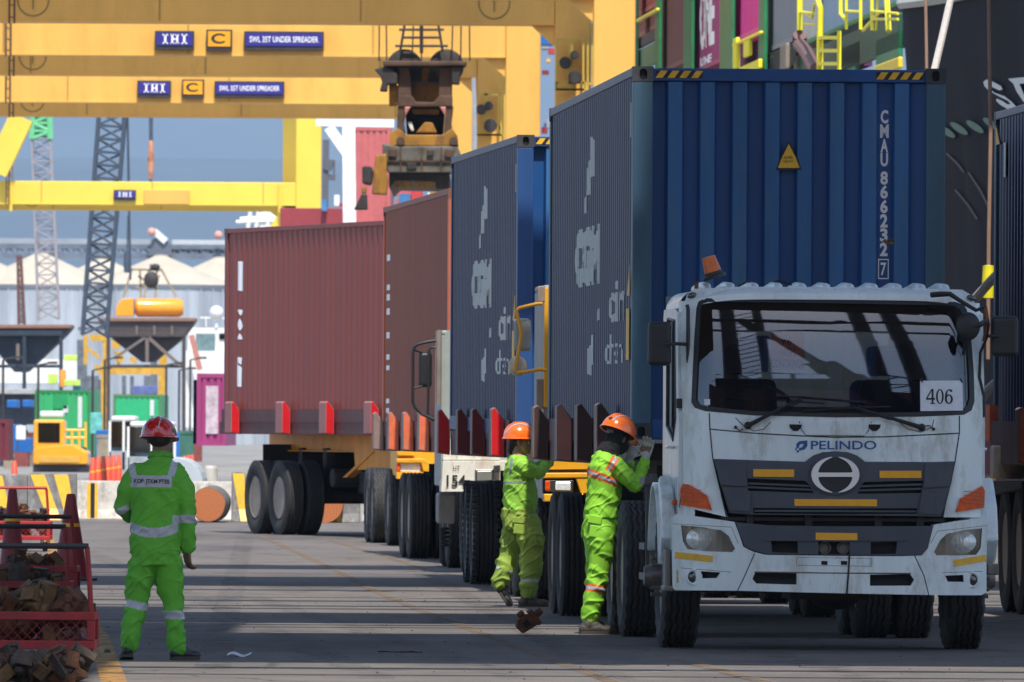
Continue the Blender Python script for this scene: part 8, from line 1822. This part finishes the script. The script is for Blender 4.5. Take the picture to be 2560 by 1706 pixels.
hills(12500, 18000, 300, 90, 3.3, 2500)
hills(19000, 26000, 880, 150, 8.1, 3000)
b = MB(); b.box(-9000, 9000, -150, 23500, -3.0, 1300)
hv = bpy.data.materials.new('air_haze'); hv.use_nodes = True; n = hv.node_tree; n.nodes.clear(); o_ = n.nodes.new('ShaderNodeOutputMaterial'); pv = n.nodes.new('ShaderNodeVolumePrincipled'); pv.inputs['Color'].default_value = (0.52, 0.72, 1.0, 1); pv.inputs['Density'].default_value = 0.00006; pv.inputs['Anisotropy'].default_value = 0.0; n.links.new(pv.outputs[0], o_.inputs['Volume'])
hz = b.build('haze', hv); hz['kind'] = 'stuff'

# what stands behind the camera and shows in the windshield
rb = thing('ship', 'brown red ship across the basin behind the camera, mirrored in the windshield', 'ship', (6, -20, 7)); b = MB()
b.prism([(-55, -1), (70, -1), (72, 34), (20, 33), (-50, 38)], 'y', -4, 0); b.build('hull', mat('far_hull_brown', (0.16, 0.07, 0.05), 0.6), rb)
b = MB(); b.box(-6, 14, -3, -1, 33, 42); b.tube([(6 + 17*cos(a*pi/20), 0, 36 + 10*sin(a*pi/20)) for a in range(21)], 0.35, 6)
for i in range(9): b.tube([(6 + 17*cos(i*pi/8), 0, 36 + 10*sin(i*pi/8)), (6 + 12*cos(i*pi/8), 0, 34 + 7*sin(i*pi/8))], 0.3, 5)
for x in range(-40, 60, 5): b.tube([(x, 0, 33), (x, 0, 39)], 0.15, 5)
b.tube([(-40, 0, 39.5), (60, 0, 38)], 0.3, 5); b.build('superstructure', M['iron'], rb)
rc = thing('quay_crane', 'dark legged crane behind the camera whose boom is mirrored in the windshield', 'crane', (0, 8, 0)); b = MB()
b.box(3.6, 5.0, 0, 1.5, 0, 80); b.box(6.6, 7.4, 2, 3, 0, 80); b.box(15.8, 17.2, 0, 1.5, 0, 80); b.box(19.0, 20.4, 0, 1.5, 0, 80)
b.beam((6, -2, 71), (12, -2, 46), 0.8, 1.2); b.beam((12, -2, 46), (19, -2, 20), 1.2, 3.0)
for i in range(30): b.beam((5.0, 2, 2+i*2.4), (6.6, 2, 4.4+i*2.4), 0.2, 0.2)
b.build('leg_frame', mat('crane_dark', (0.05, 0.03, 0.025), 0.7), rc)

# bird in front of the code letters
p = W(2222, 607, 90.0); bd_ = thing('bird', 'small brown bird flying in front of the white code letters', 'bird', p, 0.0)
b = MB(); R_ = Matrix.Rotation(radians(20), 3, 'Y'); b.ball((0, 0, 0), 0.034, 0.016, 0.015, 14, 10, rot=R_); b.ball((-0.030, 0, 0.016), 0.014, 0.012, 0.012, 12, 8); b.tube([(-0.042, 0, 0.014), (-0.054, 0, 0.010)], [0.004, 0.001], 6); b.add([(0.02, -0.006, -0.006), (0.02, 0.006, -0.006), (0.062, 0.012, -0.030), (0.062, -0.012, -0.030)], [(0, 1, 2, 3)])
b.build('body', mat('feather_brown', (0.22, 0.13, 0.06), 0.8, var=0.4, scale=60), bd_, smooth=True)
for sg in (-1, 1):
    b = MB(); b.add([(-0.015, sg*0.01, 0.008), (0.015, sg*0.01, 0.004), (0.05, sg*0.05, 0.012), (0.02, sg*0.075, 0.03), (-0.01, sg*0.05, 0.026)], [(0, 1, 2, 3, 4)]); b.build('wing', bpy.data.materials['feather_brown'], bd_, solid=0.003)
SC.view_layers[0].update()
